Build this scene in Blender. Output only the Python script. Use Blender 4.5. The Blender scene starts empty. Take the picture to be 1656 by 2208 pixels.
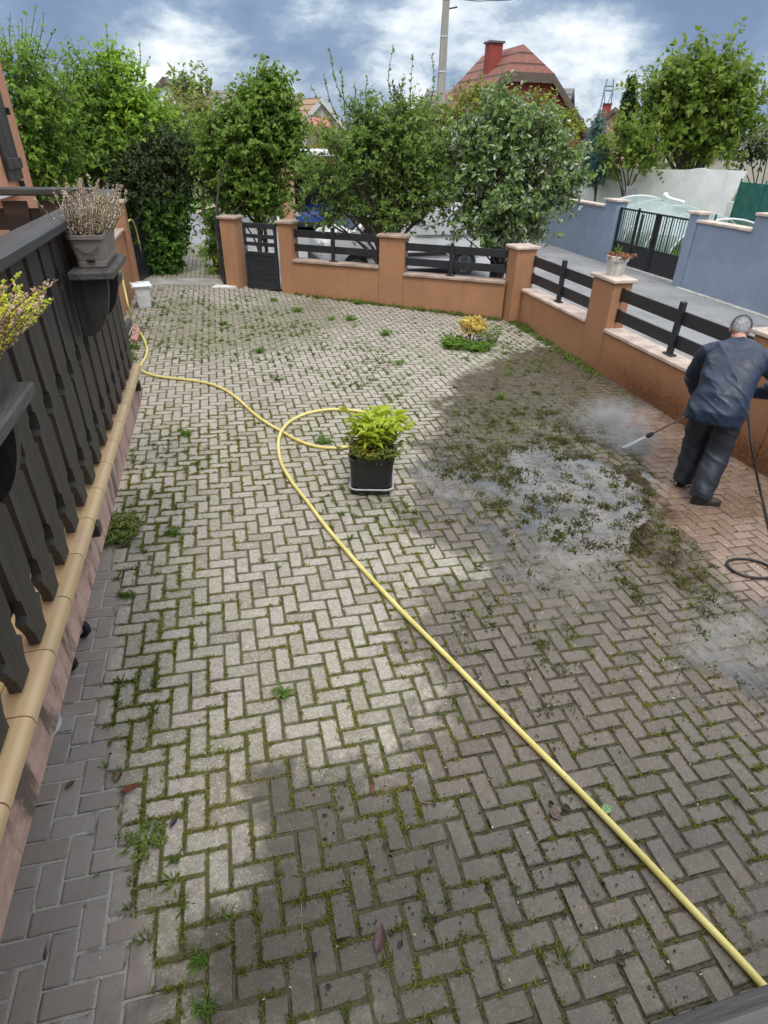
import bpy, math, random
import numpy as np
from mathutils import Vector, Matrix

scene = bpy.context.scene
col = scene.collection
R2D = math.degrees
rad = math.radians

# ------------------------------------------------------------------ camera
CAM = np.array([0.552987, -4.229398, 2.826724])
AX = np.array([[0.970036, -0.242179, 0.019466],      # right
               [-0.113657, -0.523139, -0.844635],    # down
               [0.214736, 0.817114, -0.534989]])     # forward
FPX = 1264.26                                        # focal length in pixels of the 1656 x 2208 frame
cam_data = bpy.data.cameras.new("camera")
cam_data.sensor_fit = 'VERTICAL'
cam_data.sensor_height = 24.0
cam_data.lens = 24.0 * FPX / 2208.0
cam_data.clip_start = 0.02
cam_data.clip_end = 2000.0
cam = bpy.data.objects.new("camera", cam_data)
col.objects.link(cam)
cam.matrix_world = Matrix(((AX[0][0], -AX[1][0], -AX[2][0], CAM[0]),
                           (AX[0][1], -AX[1][1], -AX[2][1], CAM[1]),
                           (AX[0][2], -AX[1][2], -AX[2][2], CAM[2]),
                           (0, 0, 0, 1)))
scene.camera = cam
scene.render.resolution_x = 768
scene.render.resolution_y = 1024

# ------------------------------------------------------------------ light and exposure
SUN_ELEV, SUN_AZ = rad(60), rad(182)      # azimuth measured clockwise from +y
scene.view_settings.view_transform = 'Standard'
scene.view_settings.look = 'None'
scene.view_settings.exposure = 0.4
scene.view_settings.gamma = 1.0
scene.view_settings.use_curve_mapping = False

sun_data = bpy.data.lights.new("sun", 'SUN')
sun_data.energy = 1.3
sun_data.angle = rad(14)
sun_data.color = (1.0, 0.95, 0.87)
sun = bpy.data.objects.new("sun", sun_data)
col.objects.link(sun)
sd = Vector((math.sin(SUN_AZ) * math.cos(SUN_ELEV), math.cos(SUN_AZ) * math.cos(SUN_ELEV), math.sin(SUN_ELEV)))
sun.rotation_euler = sd.to_track_quat('Z', 'Y').to_euler()

world = bpy.data.worlds.new("World")
scene.world = world
world.use_nodes = True
wn, wl = world.node_tree.nodes, world.node_tree.links
wn.clear()
w_out = wn.new('ShaderNodeOutputWorld')
w_bg = wn.new('ShaderNodeBackground')
w_bg.inputs['Strength'].default_value = 0.1
w_sky = wn.new('ShaderNodeTexSky')
w_sky.sky_type = 'NISHITA'
w_sky.sun_disc = False
w_sky.sun_elevation = SUN_ELEV
w_sky.sun_rotation = SUN_AZ
w_tc = wn.new('ShaderNodeTexCoord')
w_nrm = wn.new('ShaderNodeVectorMath'); w_nrm.operation = 'NORMALIZE'
wl.new(w_tc.outputs['Generated'], w_nrm.inputs[0])


def wmath(op, a, b=None, c=None, clamp=False):
    n = wn.new('ShaderNodeMath'); n.operation = op; n.use_clamp = clamp
    for i, v in enumerate((a, b, c)):
        if v is None: continue
        if isinstance(v, (int, float)): n.inputs[i].default_value = v
        else: wl.new(v, n.inputs[i])
    return n.outputs[0]


def wnoise(scale3, scale, detail, rough, dist=0.0, off=(0, 0, 0)):
    m = wn.new('ShaderNodeMapping'); m.inputs['Scale'].default_value = scale3; m.inputs['Location'].default_value = off
    wl.new(w_nrm.outputs[0], m.inputs['Vector'])
    n = wn.new('ShaderNodeTexNoise')
    n.inputs['Scale'].default_value = scale; n.inputs['Detail'].default_value = detail
    n.inputs['Roughness'].default_value = rough; n.inputs['Distortion'].default_value = dist
    wl.new(m.outputs[0], n.inputs['Vector'])
    return n.outputs['Fac']


def wdot(d, lo, hi):
    n = wn.new('ShaderNodeVectorMath'); n.operation = 'DOT_PRODUCT'
    d = np.array(d, float); d /= np.linalg.norm(d)
    wl.new(w_nrm.outputs[0], n.inputs[0]); n.inputs[1].default_value = tuple(d)
    mr = wn.new('ShaderNodeMapRange'); mr.interpolation_type = 'SMOOTHSTEP'
    wl.new(n.outputs['Value'], mr.inputs['Value'])
    mr.inputs['From Min'].default_value = math.cos(rad(hi)); mr.inputs['From Max'].default_value = math.cos(rad(lo))
    return mr.outputs[0]


def pixdir(x, y):
    return AX.T @ np.array([(x - 828) / FPX, (y - 1104) / FPX, 1.0])


c_big = wnoise((1, 1, 2.3), 3.5, 9, 0.55, 0.12, (3.1, 0.4, 0.2))
c_fine = wnoise((1, 1, 2.2), 14.0, 8, 0.62, 0.15, (0.7, 5.2, 1.3))
dark = wmath('ADD', wdot(pixdir(1300, 100), 2, 15), wmath('MULTIPLY', wdot(pixdir(560, 130), 1, 9), 0.35))
dark = wmath('ADD', dark, wmath('MULTIPLY', wdot(pixdir(1600, 150), 1, 11), 0.8))
dark = wmath('ADD', dark, wmath('MULTIPLY', wdot(pixdir(180, 45), 1, 5), 0.6))
dark = wmath('ADD', dark, wmath('MULTIPLY', wdot(pixdir(760, 40), 1, 6), 0.5))
light = wmath('ADD', wdot(pixdir(330, 40), 1, 7), wmath('MULTIPLY', wdot(pixdir(980, 140), 1, 8), 0.9))
light = wmath('ADD', light, wmath('MULTIPLY', wdot(pixdir(1250, 225), 1, 8), 2.2))
light = wmath('ADD', light, wmath('MULTIPLY', wdot(pixdir(480, 230), 1, 9), 0.5))
light = wmath('ADD', light, wmath('MULTIPLY', wdot(pixdir(700, 170), 1, 6), 0.4))
dens = wmath('ADD', wmath('MULTIPLY', wmath('SUBTRACT', c_big, 0.5), 2.0), wmath('MULTIPLY', wmath('SUBTRACT', c_fine, 0.5), 0.95))
dens = wmath('ADD', dens, 0.50)
dens = wmath('ADD', dens, wmath('MULTIPLY', dark, -0.30))
dens = wmath('ADD', dens, wmath('MULTIPLY', light, 0.24))
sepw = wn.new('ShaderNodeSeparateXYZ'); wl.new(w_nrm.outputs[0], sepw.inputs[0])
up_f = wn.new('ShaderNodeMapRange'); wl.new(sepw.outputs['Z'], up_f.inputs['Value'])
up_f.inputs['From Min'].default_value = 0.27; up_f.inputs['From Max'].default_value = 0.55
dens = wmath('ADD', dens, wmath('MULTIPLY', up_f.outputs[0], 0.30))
ramp = wn.new('ShaderNodeValToRGB')
wl.new(dens, ramp.inputs[0])
er = ramp.color_ramp
er.elements[0].position = 0.05; er.elements[0].color = (0.15, 0.215, 0.345, 1)
er.elements[1].position = 0.93; er.elements[1].color = (0.92, 0.93, 0.94, 1)
e = er.elements.new(0.36); e.color = (0.205, 0.28, 0.41, 1)
e = er.elements.new(0.52); e.color = (0.33, 0.41, 0.52, 1)
e = er.elements.new(0.64); e.color = (0.54, 0.61, 0.69, 1)
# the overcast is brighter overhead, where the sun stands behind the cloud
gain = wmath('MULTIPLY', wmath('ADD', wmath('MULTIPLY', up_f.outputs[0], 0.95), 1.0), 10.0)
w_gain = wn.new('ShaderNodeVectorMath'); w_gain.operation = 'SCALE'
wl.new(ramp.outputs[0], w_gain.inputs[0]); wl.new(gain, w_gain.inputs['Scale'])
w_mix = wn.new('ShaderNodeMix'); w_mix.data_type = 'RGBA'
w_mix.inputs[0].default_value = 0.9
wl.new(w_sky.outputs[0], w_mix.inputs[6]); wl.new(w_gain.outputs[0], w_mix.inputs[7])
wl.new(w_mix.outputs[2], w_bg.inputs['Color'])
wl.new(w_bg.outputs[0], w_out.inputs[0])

# ------------------------------------------------------------------ measuring helpers
GA, GB = -0.0256705, 0.0064395          # fall of the yard
GM = np.array([[0.999671, 0.000083, 0.025662], [0.000083, 0.999979, -0.006437], [-0.025662, 0.006437, 0.99965]])
CELL = 0.104                             # half the length of one paving brick, with its joint


def gz(x, y):
    x = np.clip(x, -4, 14); y = np.clip(y, -8, 26)
    return GA * x + GB * y


def ray(x, y): return pixdir(x, y)


def gp(x, y, h=0.0):
    d = ray(x, y); t = (GA * CAM[0] + GB * CAM[1] + h - CAM[2]) / (d[2] - GA * d[0] - GB * d[1]); return CAM + t * d


def at_y(x, y, Y): d = ray(x, y); return CAM + d * (Y - CAM[1]) / d[1]
def at_x(x, y, X): d = ray(x, y); return CAM + d * (X - CAM[0]) / d[0]
def at_z(x, y, Z): d = ray(x, y); return CAM + d * (Z - CAM[2]) / d[2]
def at_d(x, y, D): d = ray(x, y); return CAM + d * D / math.hypot(d[0], d[1])


# ------------------------------------------------------------------ numpy noise
def _hash(i, j, s):
    h = (i.astype(np.int64) * 374761393 + j.astype(np.int64) * 668265263 + s * 982451653) & 0x7fffffff
    h = ((h ^ (h >> 13)) * 1274126177) & 0x7fffffff
    return ((h ^ (h >> 16)) & 0xffff) / 65535.0


def vnoise(x, y, s=0):
    x = np.asarray(x, float); y = np.asarray(y, float)
    i = np.floor(x); j = np.floor(y); u = x - i; v = y - j
    u = u * u * (3 - 2 * u); v = v * v * (3 - 2 * v)
    a = _hash(i, j, s); b = _hash(i + 1, j, s); c = _hash(i, j + 1, s); d = _hash(i + 1, j + 1, s)
    return (a * (1 - u) + b * u) * (1 - v) + (c * (1 - u) + d * u) * v


def fbm(x, y, s=0, octv=4):
    r = 0; a = 0.5; t = 0
    for k in range(octv):
        r = r + a * vnoise(x * 2 ** k, y * 2 ** k, s + k * 17); t += a; a *= 0.5
    return r / t


def smooth(a, b, x):
    t = np.clip((x - a) / (b - a), 0, 1); return t * t * (3 - 2 * t)


def sd_poly(x, y, P):
    """signed distance to a polygon, positive inside"""
    x = np.asarray(x, float); y = np.asarray(y, float)
    d = np.full(x.shape, 1e9); ins = np.zeros(x.shape, bool)
    n = len(P)
    for k in range(n):
        ax, ay = P[k][:2]; bx, by = P[(k + 1) % n][:2]
        ex, ey = bx - ax, by - ay
        t = np.clip(((x - ax) * ex + (y - ay) * ey) / (ex * ex + ey * ey + 1e-12), 0, 1)
        d = np.minimum(d, np.hypot(x - ax - t * ex, y - ay - t * ey))
        cond = ((ay > y) != (by > y))
        with np.errstate(divide='ignore', invalid='ignore'):
            xi = ax + (y - ay) * ex / (ey if ey != 0 else 1e-12)
        ins ^= cond & (x < xi)
    return np.where(ins, d, -d)


# ------------------------------------------------------------------ objects
def tag(o, label=None, cat=None, group=None, kind=None):
    if label: o['label'] = label
    if cat: o['category'] = cat
    if group: o['group'] = group
    if kind: o['kind'] = kind
    return o


def thing(name, loc, label, cat, group=None):
    o = bpy.data.objects.new(name, None); col.objects.link(o)
    o.empty_display_size = 0.1; o.location = tuple(float(v) for v in loc)
    return tag(o, label, cat, group)


def wloc(o):
    v = np.array(o.location, float)
    while o.parent: o = o.parent; v = v + np.array(o.location, float)
    return v


def np_mesh(name, V, Fs, smooth_f=False, attrs=None):
    V = np.asarray(V, np.float32)
    me = bpy.data.meshes.new(name)
    me.vertices.add(len(V)); me.vertices.foreach_set('co', V.ravel())
    Fs = [np.asarray(F, np.int32) for F in Fs if len(F)]
    nl = sum(F.size for F in Fs); nf = sum(len(F) for F in Fs)
    me.loops.add(nl); me.polygons.add(nf)
    me.loops.foreach_set('vertex_index', np.concatenate([F.ravel() for F in Fs]))
    st = []; o = 0
    for F in Fs:
        st.append(o + np.arange(len(F)) * F.shape[1]); o += F.size
    me.polygons.foreach_set('loop_start', np.concatenate(st).astype(np.int32))
    if smooth_f: me.polygons.foreach_set('use_smooth', np.ones(nf, bool))
    for k, v in (attrs or {}).items():
        a = me.attributes.new(k, 'FLOAT', 'POINT'); a.data.foreach_set('value', np.asarray(v, np.float32))
    me.update(calc_edges=True)
    me.validate()
    return me


def link(name, me, m, parent=None, label=None, cat=None, group=None, kind=None, world=True):
    o = bpy.data.objects.new(name, me); col.objects.link(o)
    if m: me.materials.append(m)
    if parent:
        o.parent = parent
        if world: me.transform(Matrix.Translation(Vector(tuple(-wloc(parent)))))
    return tag(o, label, cat, group, kind)


class MB:
    """collects simple shapes and links them as ONE mesh object"""
    def __init__(s): s.v = []; s.f = []

    def add(s, V, F):
        o = len(s.v); s.v += [tuple(float(c) for c in p) for p in V]; s.f += [tuple(i + o for i in f) for f in F]

    def box(s, c, size, rz=0.0, b=0.0, M=None):
        hx, hy, hz = [d / 2 for d in size]; b = min(b, hx * .9, hy * .9, hz * .9)
        V, F = [], []
        if b <= 0:
            V = [(x * hx, y * hy, z * hz) for z in (-1, 1) for y in (-1, 1) for x in (-1, 1)]
            F = [(0, 2, 3, 1), (4, 5, 7, 6), (0, 1, 5, 4), (2, 6, 7, 3), (0, 4, 6, 2), (1, 3, 7, 5)]
        else:
            idx = {}
            for sx in (-1, 1):
                for sy in (-1, 1):
                    for sz in (-1, 1):
                        for a in range(3):
                            p = [sx * (hx - b), sy * (hy - b), sz * (hz - b)]
                            p[a] = (sx, sy, sz)[a] * (hx, hy, hz)[a]
                            idx[(sx, sy, sz, a)] = len(V); V.append(tuple(p))
            for sx in (-1, 1):
                for sy in (-1, 1):
                    for sz in (-1, 1):
                        t = [idx[(sx, sy, sz, a)] for a in range(3)]
                        F.append(tuple(t) if sx * sy * sz > 0 else tuple(t[::-1]))
            def q(fix, av, bv, a):   # face of axis a
                pass
            for sgn in (-1, 1):
                f = [idx[(sgn, y, z, 0)] for y, z in ((-1, -1), (1, -1), (1, 1), (-1, 1))]; F.append(tuple(f if sgn > 0 else f[::-1]))
                f = [idx[(x, sgn, z, 1)] for x, z in ((-1, -1), (1, -1), (1, 1), (-1, 1))]; F.append(tuple(f[::-1] if sgn > 0 else f))
                f = [idx[(x, y, sgn, 2)] for x, y in ((-1, -1), (1, -1), (1, 1), (-1, 1))]; F.append(tuple(f if sgn > 0 else f[::-1]))
            for s1 in (-1, 1):
                for s2 in (-1, 1):
                    e = [idx[(-1, s1, s2, 1)], idx[(1, s1, s2, 1)], idx[(1, s1, s2, 2)], idx[(-1, s1, s2, 2)]]
                    F.append(tuple(e if s1 * s2 < 0 else e[::-1]) if s1 < 0 else tuple(e[::-1] if s2 > 0 else e))
                    e = [idx[(s1, -1, s2, 0)], idx[(s1, 1, s2, 0)], idx[(s1, 1, s2, 2)], idx[(s1, -1, s2, 2)]]; F.append(tuple(e))
                    e = [idx[(s1, s2, -1, 0)], idx[(s1, s2, 1, 0)], idx[(s1, s2, 1, 1)], idx[(s1, s2, -1, 1)]]; F.append(tuple(e))
        ca, sa = math.cos(rz), math.sin(rz)
        if M is not None:
            V = [tuple(np.asarray(M) @ np.array(p)) for p in V]
        else:
            V = [(x * ca - y * sa, x * sa + y * ca, z) for x, y, z in V]
        s.add([(x + c[0], y + c[1], z + c[2]) for x, y, z in V], F)

    def prism(s, P, z0, z1):
        n = len(P)
        z0 = z0 if hasattr(z0, '__len__') else [z0] * n; z1 = z1 if hasattr(z1, '__len__') else [z1] * n
        V = [(p[0], p[1], z0[i]) for i, p in enumerate(P)] + [(p[0], p[1], z1[i]) for i, p in enumerate(P)]
        s.add(V, [tuple(range(n - 1, -1, -1)), tuple(range(n, 2 * n))] + [(i, (i + 1) % n, n + (i + 1) % n, n + i) for i in range(n)])

    def slab(s, P, d):
        """planar outline P (3d points) given thickness along vector d"""
        n = len(P); d = np.asarray(d, float)
        V = [tuple(p) for p in P] + [tuple(np.asarray(p) + d) for p in P]
        s.add(V, [tuple(range(n - 1, -1, -1)), tuple(range(n, 2 * n))] + [(i, (i + 1) % n, n + (i + 1) % n, n + i) for i in range(n)])

    def tube(s, path, r, n=8, cap=True, closed=False):
        path = [np.asarray(p, float) for p in path]; m = len(path)
        r = r if hasattr(r, '__len__') else [r] * m
        V = []; prev = None
        for i, p in enumerate(path):
            if closed: t = path[(i + 1) % m] - path[i - 1]
            else: t = path[min(i + 1, m - 1)] - path[max(i - 1, 0)]
            t = t / (np.linalg.norm(t) + 1e-9)
            if prev is None:
                a = np.array([0, 0, 1.0]) if abs(t[2]) < .9 else np.array([1.0, 0, 0])
                u = np.cross(t, a)
            else: u = prev - t * (prev @ t)
            u /= np.linalg.norm(u) + 1e-9; prev = u; w = np.cross(t, u)
            for k in range(n):
                a = 2 * math.pi * k / n; V.append(p + r[i] * (math.cos(a) * u + math.sin(a) * w))
        F = []
        for i in range(m if closed else m - 1):
            j = (i + 1) % m
            for k in range(n):
                F.append((i * n + k, i * n + (k + 1) % n, j * n + (k + 1) % n, j * n + k))
        if cap and not closed:
            F.append(tuple(range(n - 1, -1, -1))); F.append(tuple((m - 1) * n + k for k in range(n)))
        s.add(V, F)

    def lathe(s, c, prof, n=24, axis=None):
        """prof: list of (radius, height)"""
        V = []
        for r, z in prof:
            for k in range(n):
                a = 2 * math.pi * k / n; V.append((r * math.cos(a), r * math.sin(a), z))
        if axis is not None:
            q = Vector((0, 0, 1)).rotation_difference(Vector(tuple(axis)))
            V = [tuple(q @ Vector(v)) for v in V]
        F = [(i * n + k, i * n + (k + 1) % n, (i + 1) * n + (k + 1) % n, (i + 1) * n + k) for i in range(len(prof) - 1) for k in range(n)]
        F += [tuple(range(n - 1, -1, -1)), tuple((len(prof) - 1) * n + k for k in range(n))]
        s.add([(v[0] + c[0], v[1] + c[1], v[2] + c[2]) for v in V], F)

    def loft(s, rings, cap=True):
        n = len(rings[0]); V = [p for r in rings for p in r]
        F = [(i * n + k, i * n + (k + 1) % n, (i + 1) * n + (k + 1) % n, (i + 1) * n + k) for i in range(len(rings) - 1) for k in range(n)]
        if cap: F += [tuple(range(n - 1, -1, -1)), tuple((len(rings) - 1) * n + k for k in range(n))]
        s.add(V, F)

    def ball(s, c, r, nu=12, nv=8):
        r = r if hasattr(r, '__len__') else (r, r, r)
        V = [(c[0], c[1], c[2] - r[2])]
        for j in range(1, nv):
            t = -math.pi / 2 + math.pi * j / nv
            for k in range(nu):
                a = 2 * math.pi * k / nu
                V.append((c[0] + r[0] * math.cos(t) * math.cos(a), c[1] + r[1] * math.cos(t) * math.sin(a), c[2] + r[2] * math.sin(t)))
        V.append((c[0], c[1], c[2] + r[2]))
        F = [(0, 1 + (k + 1) % nu, 1 + k) for k in range(nu)]
        for j in range(nv - 2):
            for k in range(nu):
                F.append((1 + j * nu + k, 1 + j * nu + (k + 1) % nu, 1 + (j + 1) * nu + (k + 1) % nu, 1 + (j + 1) * nu + k))
        o = 1 + (nv - 2) * nu
        F += [(o + k, o + (k + 1) % nu, len(V) - 1) for k in range(nu)]
        s.add(V, F)

    def mesh(s, name, smooth_f=False):
        me = bpy.data.meshes.new(name); me.from_pydata(s.v, [], s.f); me.validate()
        import bmesh
        b = bmesh.new(); b.from_mesh(me); bmesh.ops.recalc_face_normals(b, faces=b.faces); b.to_mesh(me); b.free()
        if smooth_f:
            me.polygons.foreach_set('use_smooth', np.ones(len(me.polygons), bool))
            if smooth_f != 'all' and hasattr(me, 'set_sharp_from_angle'): me.set_sharp_from_angle(angle=rad(40))
        me.update()
        return me

    def build(s, name, m, parent=None, smooth_f=False, **k):
        return link(name, s.mesh(name, smooth_f), m, parent, **k)


def spline(P, n=8, closed=False):
    """Catmull-Rom through points"""
    P = [np.asarray(p, float) for p in P]; out = []; m = len(P)
    rng = range(m if closed else m - 1)
    for i in rng:
        if closed: a, b, c, d = P[i - 1], P[i], P[(i + 1) % m], P[(i + 2) % m]
        else: a, b, c, d = P[max(i - 1, 0)], P[i], P[i + 1], P[min(i + 2, m - 1)]
        for k in range(n):
            t = k / n
            out.append(0.5 * ((2 * b) + (-a + c) * t + (2 * a - 5 * b + 4 * c - d) * t * t + (-a + 3 * b - 3 * c + d) * t ** 3))
    if not closed: out.append(P[-1])
    return out


# ------------------------------------------------------------------ materials
class NT:
    def __init__(s, name):
        s.m = bpy.data.materials.new(name); s.m.use_nodes = True
        s.t = s.m.node_tree; s.n = s.t.nodes; s.l = s.t.links
        s.b = s.n['Principled BSDF']; s.out = s.n['Material Output']
        s._pos = None

    def node(s, t, **k):
        x = s.n.new(t)
        for a, b in k.items(): setattr(x, a, b)
        return x

    def put(s, sock, v):
        if isinstance(v, bpy.types.NodeSocket): s.l.new(v, sock)
        else:
            try: sock.default_value = v
            except Exception: sock.default_value = (*v, 1.0)

    def pos(s):
        if s._pos is None: s._pos = s.node('ShaderNodeNewGeometry').outputs['Position']
        return s._pos

    def obj(s): return s.node('ShaderNodeTexCoord').outputs['Object']
    def island(s): return s.node('ShaderNodeNewGeometry').outputs['Random Per Island']
    def attr(s, name): return s.node('ShaderNodeAttribute', attribute_name=name).outputs['Fac']

    def scale(s, v, sc):
        m = s.node('ShaderNodeMapping'); s.l.new(v, m.inputs['Vector']); m.inputs['Scale'].default_value = sc; return m.outputs[0]

    def noise(s, v, sc, det=4, ro=0.55, dist=0.0):
        n = s.node('ShaderNodeTexNoise'); s.l.new(v, n.inputs['Vector'])
        n.inputs['Scale'].default_value = sc; n.inputs['Detail'].default_value = det; n.inputs['Roughness'].default_value = ro; n.inputs['Distortion'].default_value = dist
        return n.outputs['Fac']

    def vor(s, v, sc, feat='F1', out='Distance'):
        n = s.node('ShaderNodeTexVoronoi', feature=feat); s.l.new(v, n.inputs['Vector']); n.inputs['Scale'].default_value = sc
        return n.outputs[out]

    def math(s, op, a, b=None, c=None, clamp=False):
        n = s.node('ShaderNodeMath', operation=op, use_clamp=clamp)
        for i, v in enumerate((a, b, c)):
            if v is not None: s.put(n.inputs[i], v)
        return n.outputs[0]

    def step(s, v, lo, hi, t0=0.0, t1=1.0):
        n = s.node('ShaderNodeMapRange', interpolation_type='SMOOTHSTEP')
        s.put(n.inputs['Value'], v); n.inputs['From Min'].default_value = lo; n.inputs['From Max'].default_value = hi
        n.inputs['To Min'].default_value = t0; n.inputs['To Max'].default_value = t1
        return n.outputs[0]

    def mix(s, f, a, b, mode='MIX'):
        n = s.node('ShaderNodeMix', data_type='RGBA', blend_type=mode)
        s.put(n.inputs[0], f)
        for i, v in ((6, a), (7, b)):
            if isinstance(v, bpy.types.NodeSocket): s.l.new(v, n.inputs[i])
            else: n.inputs[i].default_value = (*v[:3], 1.0)
        return n.outputs[2]

    def bump(s, h, strength=0.3, dist=0.01, normal=None):
        n = s.node('ShaderNodeBump'); s.l.new(h, n.inputs['Height']); n.inputs['Strength'].default_value = strength; n.inputs['Distance'].default_value = dist
        if normal is not None: s.l.new(normal, n.inputs['Normal'])
        return n.outputs[0]

    def col(s, v): s.put(s.b.inputs['Base Color'], v); return s
    def rough(s, v): s.put(s.b.inputs['Roughness'], v); return s
    def normal(s, v): s.l.new(v, s.b.inputs['Normal']); return s


def simple(name, c, rough=0.6, var=0.25, sc=6.0, bump=0.15, bsc=60.0, bdist=0.004, metal=0.0, grain=None, spec=None):
    """one plain material with blotchy tone variation, fine bump and uneven gloss"""
    t = NT(name); o = t.obj()
    if grain: o = t.scale(o, grain)
    n1 = t.noise(o, sc, 5, 0.6); n2 = t.noise(o, bsc, 4, 0.6)
    lo = tuple(v * (1 - var) for v in c); hi = tuple(min(1, v * (1 + var)) for v in c)
    cc = t.mix(t.step(n1, .3, .7), lo, hi)
    cc = t.mix(t.step(n2, .35, .75, 0, .5), cc, tuple(v * (1 - var * .8) for v in c))
    t.col(cc); t.rough(t.step(n1, .2, .8, max(.03, rough - .1), min(1, rough + .12)))
    t.b.inputs['Metallic'].default_value = metal
    if spec is not None: t.b.inputs['Specular IOR Level'].default_value = spec
    t.normal(t.bump(n2, bump, bdist))
    return t.m


def render_plaster(name, c, wet=False):
    t = NT(name); p = t.pos()
    n1 = t.noise(p, 1.3, 5, .6); n2 = t.noise(p, 160, 3, .7); n3 = t.noise(p, 9, 4, .6)
    n4 = t.noise(t.scale(p, (3.5, 3.5, .35)), 2.2, 5, .65)
    cc = t.mix(t.step(n1, .3, .72), tuple(v * .88 for v in c), tuple(min(1, v * 1.1) for v in c))
    cc = t.mix(t.step(n3, .5, .75, 0, .35), cc, tuple(v * .8 for v in c))
    cc = t.mix(t.step(n2, .42, .62, 0, .45), cc, tuple(v * .7 for v in c))
    cc = t.mix(t.step(n4, .53, .74, 0, .42), cc, tuple(v * .52 + .03 for v in c)); cc = t.mix(t.step(t.noise(p, .55, 5, .7), .55, .72, 0, .30), cc, tuple(v * .72 + .02 for v in c))
    t.rough(.9)
    if wet:
        s = t.node('ShaderNodeSeparateXYZ'); t.l.new(p, s.inputs[0])
        # splashed band low on the wall where the jet has been at work
        ry = t.step(s.outputs['Y'], 4.6, 2.2); rz = t.step(t.math('ADD', s.outputs['Z'], t.math('MULTIPLY', n3, .35)), .62, .12)
        w = t.math('MULTIPLY', ry, rz)
        sp = t.step(t.math('ADD', t.noise(p, 55, 4, .75), t.math('MULTIPLY', w, .16)), .60, .68)
        cc = t.mix(t.math('MULTIPLY', w, .75), cc, (.235, .085, .028))
        cc = t.mix(t.math('MULTIPLY', t.math('MULTIPLY', sp, w), .8), cc, (.055, .024, .012))
        t.rough(t.math('SUBTRACT', .9, t.math('MULTIPLY', w, .5)))
        # grime at the foot of the wall
    t.col(cc)
    t.normal(t.bump(t.noise(p, 210, 3, .7), .35, .003))
    return t.m


def leaf_mat(name, dark, light, back=None, trans=0.42, rough=0.5, hue2=None, dry=None, gain=2.05):
    t = NT(name)
    if gain: dark, light = tuple(v * gain for v in dark), tuple(v * gain for v in light); hue2 = tuple(v * gain for v in hue2) if hue2 else None
    isl = t.island(); n = t.noise(t.pos(), 1.6, 3, .6)
    c = t.mix(isl, dark, light)
    c = t.mix(t.step(n, .35, .68, 0, .75), c, hue2 if hue2 else tuple(v * 1.25 for v in light))
    if dry is not None: c = t.mix(t.math('GREATER_THAN', isl, .955), c, dry)
    if back is not None:
        g = t.node('ShaderNodeNewGeometry')
        c = t.mix(g.outputs['Backfacing'], c, back)
    t.col(c); t.rough(rough)
    t.b.inputs['Specular IOR Level'].default_value = 0.22
    tr = t.node('ShaderNodeBsdfTranslucent')
    cc = t.mix(.55, c, (light[0] * 1.6, light[1] * 1.5, light[2] * .7)); t.l.new(cc, tr.inputs['Color'])
    mx = t.node('ShaderNodeMixShader'); mx.inputs[0].default_value = trans
    t.l.new(t.b.outputs[0], mx.inputs[1]); t.l.new(tr.outputs[0], mx.inputs[2]); t.l.new(mx.outputs[0], t.out.inputs['Surface'])
    return t.m


def glass_mat(name, tint=(.55, .65, .68), rough=.05):
    t = NT(name)
    t.col(tint); t.rough(rough); t.b.inputs['Specular IOR Level'].default_value = .8
    return t.m

# ------------------------------------------------------------------ ground, paving, water
def W2(P): return [tuple(gp(x, y)[:2]) for x, y in P]


YARD = [(-1.75, -6.2), (5.98, -6.2), (5.98, 6.55), (5.75, 6.62), (1.75, 9.05), (1.0, 9.62), (.55, 9.95), (-1.45, 9.95), (-1.45, 4.0), (-1.75, 3.9)]
PATH = [(-1.35, 10.55), (.42, 10.55), (.45, 15.6), (-1.2, 15.6)]
WET = W2([(1215, 742), (1060, 775), (975, 835), (940, 900), (905, 955), (890, 1040), (880, 1110), (930, 1178), (1030, 1200), (1052, 1243),
          (930, 1275), (868, 1340), (850, 1415), (930, 1470), (985, 1500), (900, 1575), (840, 1620), (700, 1650), (575, 1668), (535, 1740),
          (525, 1850), (440, 1960), (390, 2060), (330, 2300), (1900, 2400), (2200, 1500), (1700, 1000)])
ALGA = W2([(590, 1640), (535, 1740), (520, 1850), (440, 1950), (350, 2040), (330, 2300), (1000, 2350), (1120, 2208), (1060, 2000), (1020, 1850), (900, 1700), (740, 1660)])
ALG2 = W2([(1180, 745), (1010, 790), (950, 860), (960, 960), (1060, 1010), (1200, 990), (1280, 900), (1280, 800)])
ALG3 = W2([(330, 640), (360, 625), (470, 660), (700, 640), (780, 700), (620, 760), (430, 770), (310, 740)])
CLEAN = W2([(212, 1165), (245, 1180), (262, 1300), (250, 1420), (222, 1560), (262, 1700), (270, 1850), (275, 1950), (345, 2100), (340, 2400), (-500, 2400), (-400, 1700), (100, 1200)])
WASH = W2([(1300, 880), (1395, 965), (1400, 1050), (1420, 1100), (1480, 1170), (1540, 1240), (1600, 1290), (1720, 1340), (1900, 1300), (1700, 1000), (1450, 880)])
POOL1 = W2([(1060, 1000), (1180, 960), (1330, 985), (1390, 1040), (1420, 1110), (1400, 1190), (1330, 1230), (1200, 1190), (1120, 1120), (1060, 1060)])
POOL2 = W2([(1480, 1340), (1560, 1300), (1700, 1330), (1720, 1500), (1580, 1460), (1500, 1400)])
POOL3 = W2([(1590, 1960), (1660, 1900), (1800, 1950), (1800, 2160), (1650, 2120), (1600, 2060)])
POOL4 = W2([(890, 1000), (960, 985), (1050, 1010), (1100, 1100), (1010, 1110), (900, 1060)])
POOL5 = W2([(1040, 1140), (1180, 1140), (1280, 1200), (1300, 1300), (1150, 1330), (1050, 1240)])
MUD = W2([(1400, 1150), (1480, 1180), (1560, 1250), (1590, 1290), (1480, 1290), (1380, 1230)])
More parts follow.
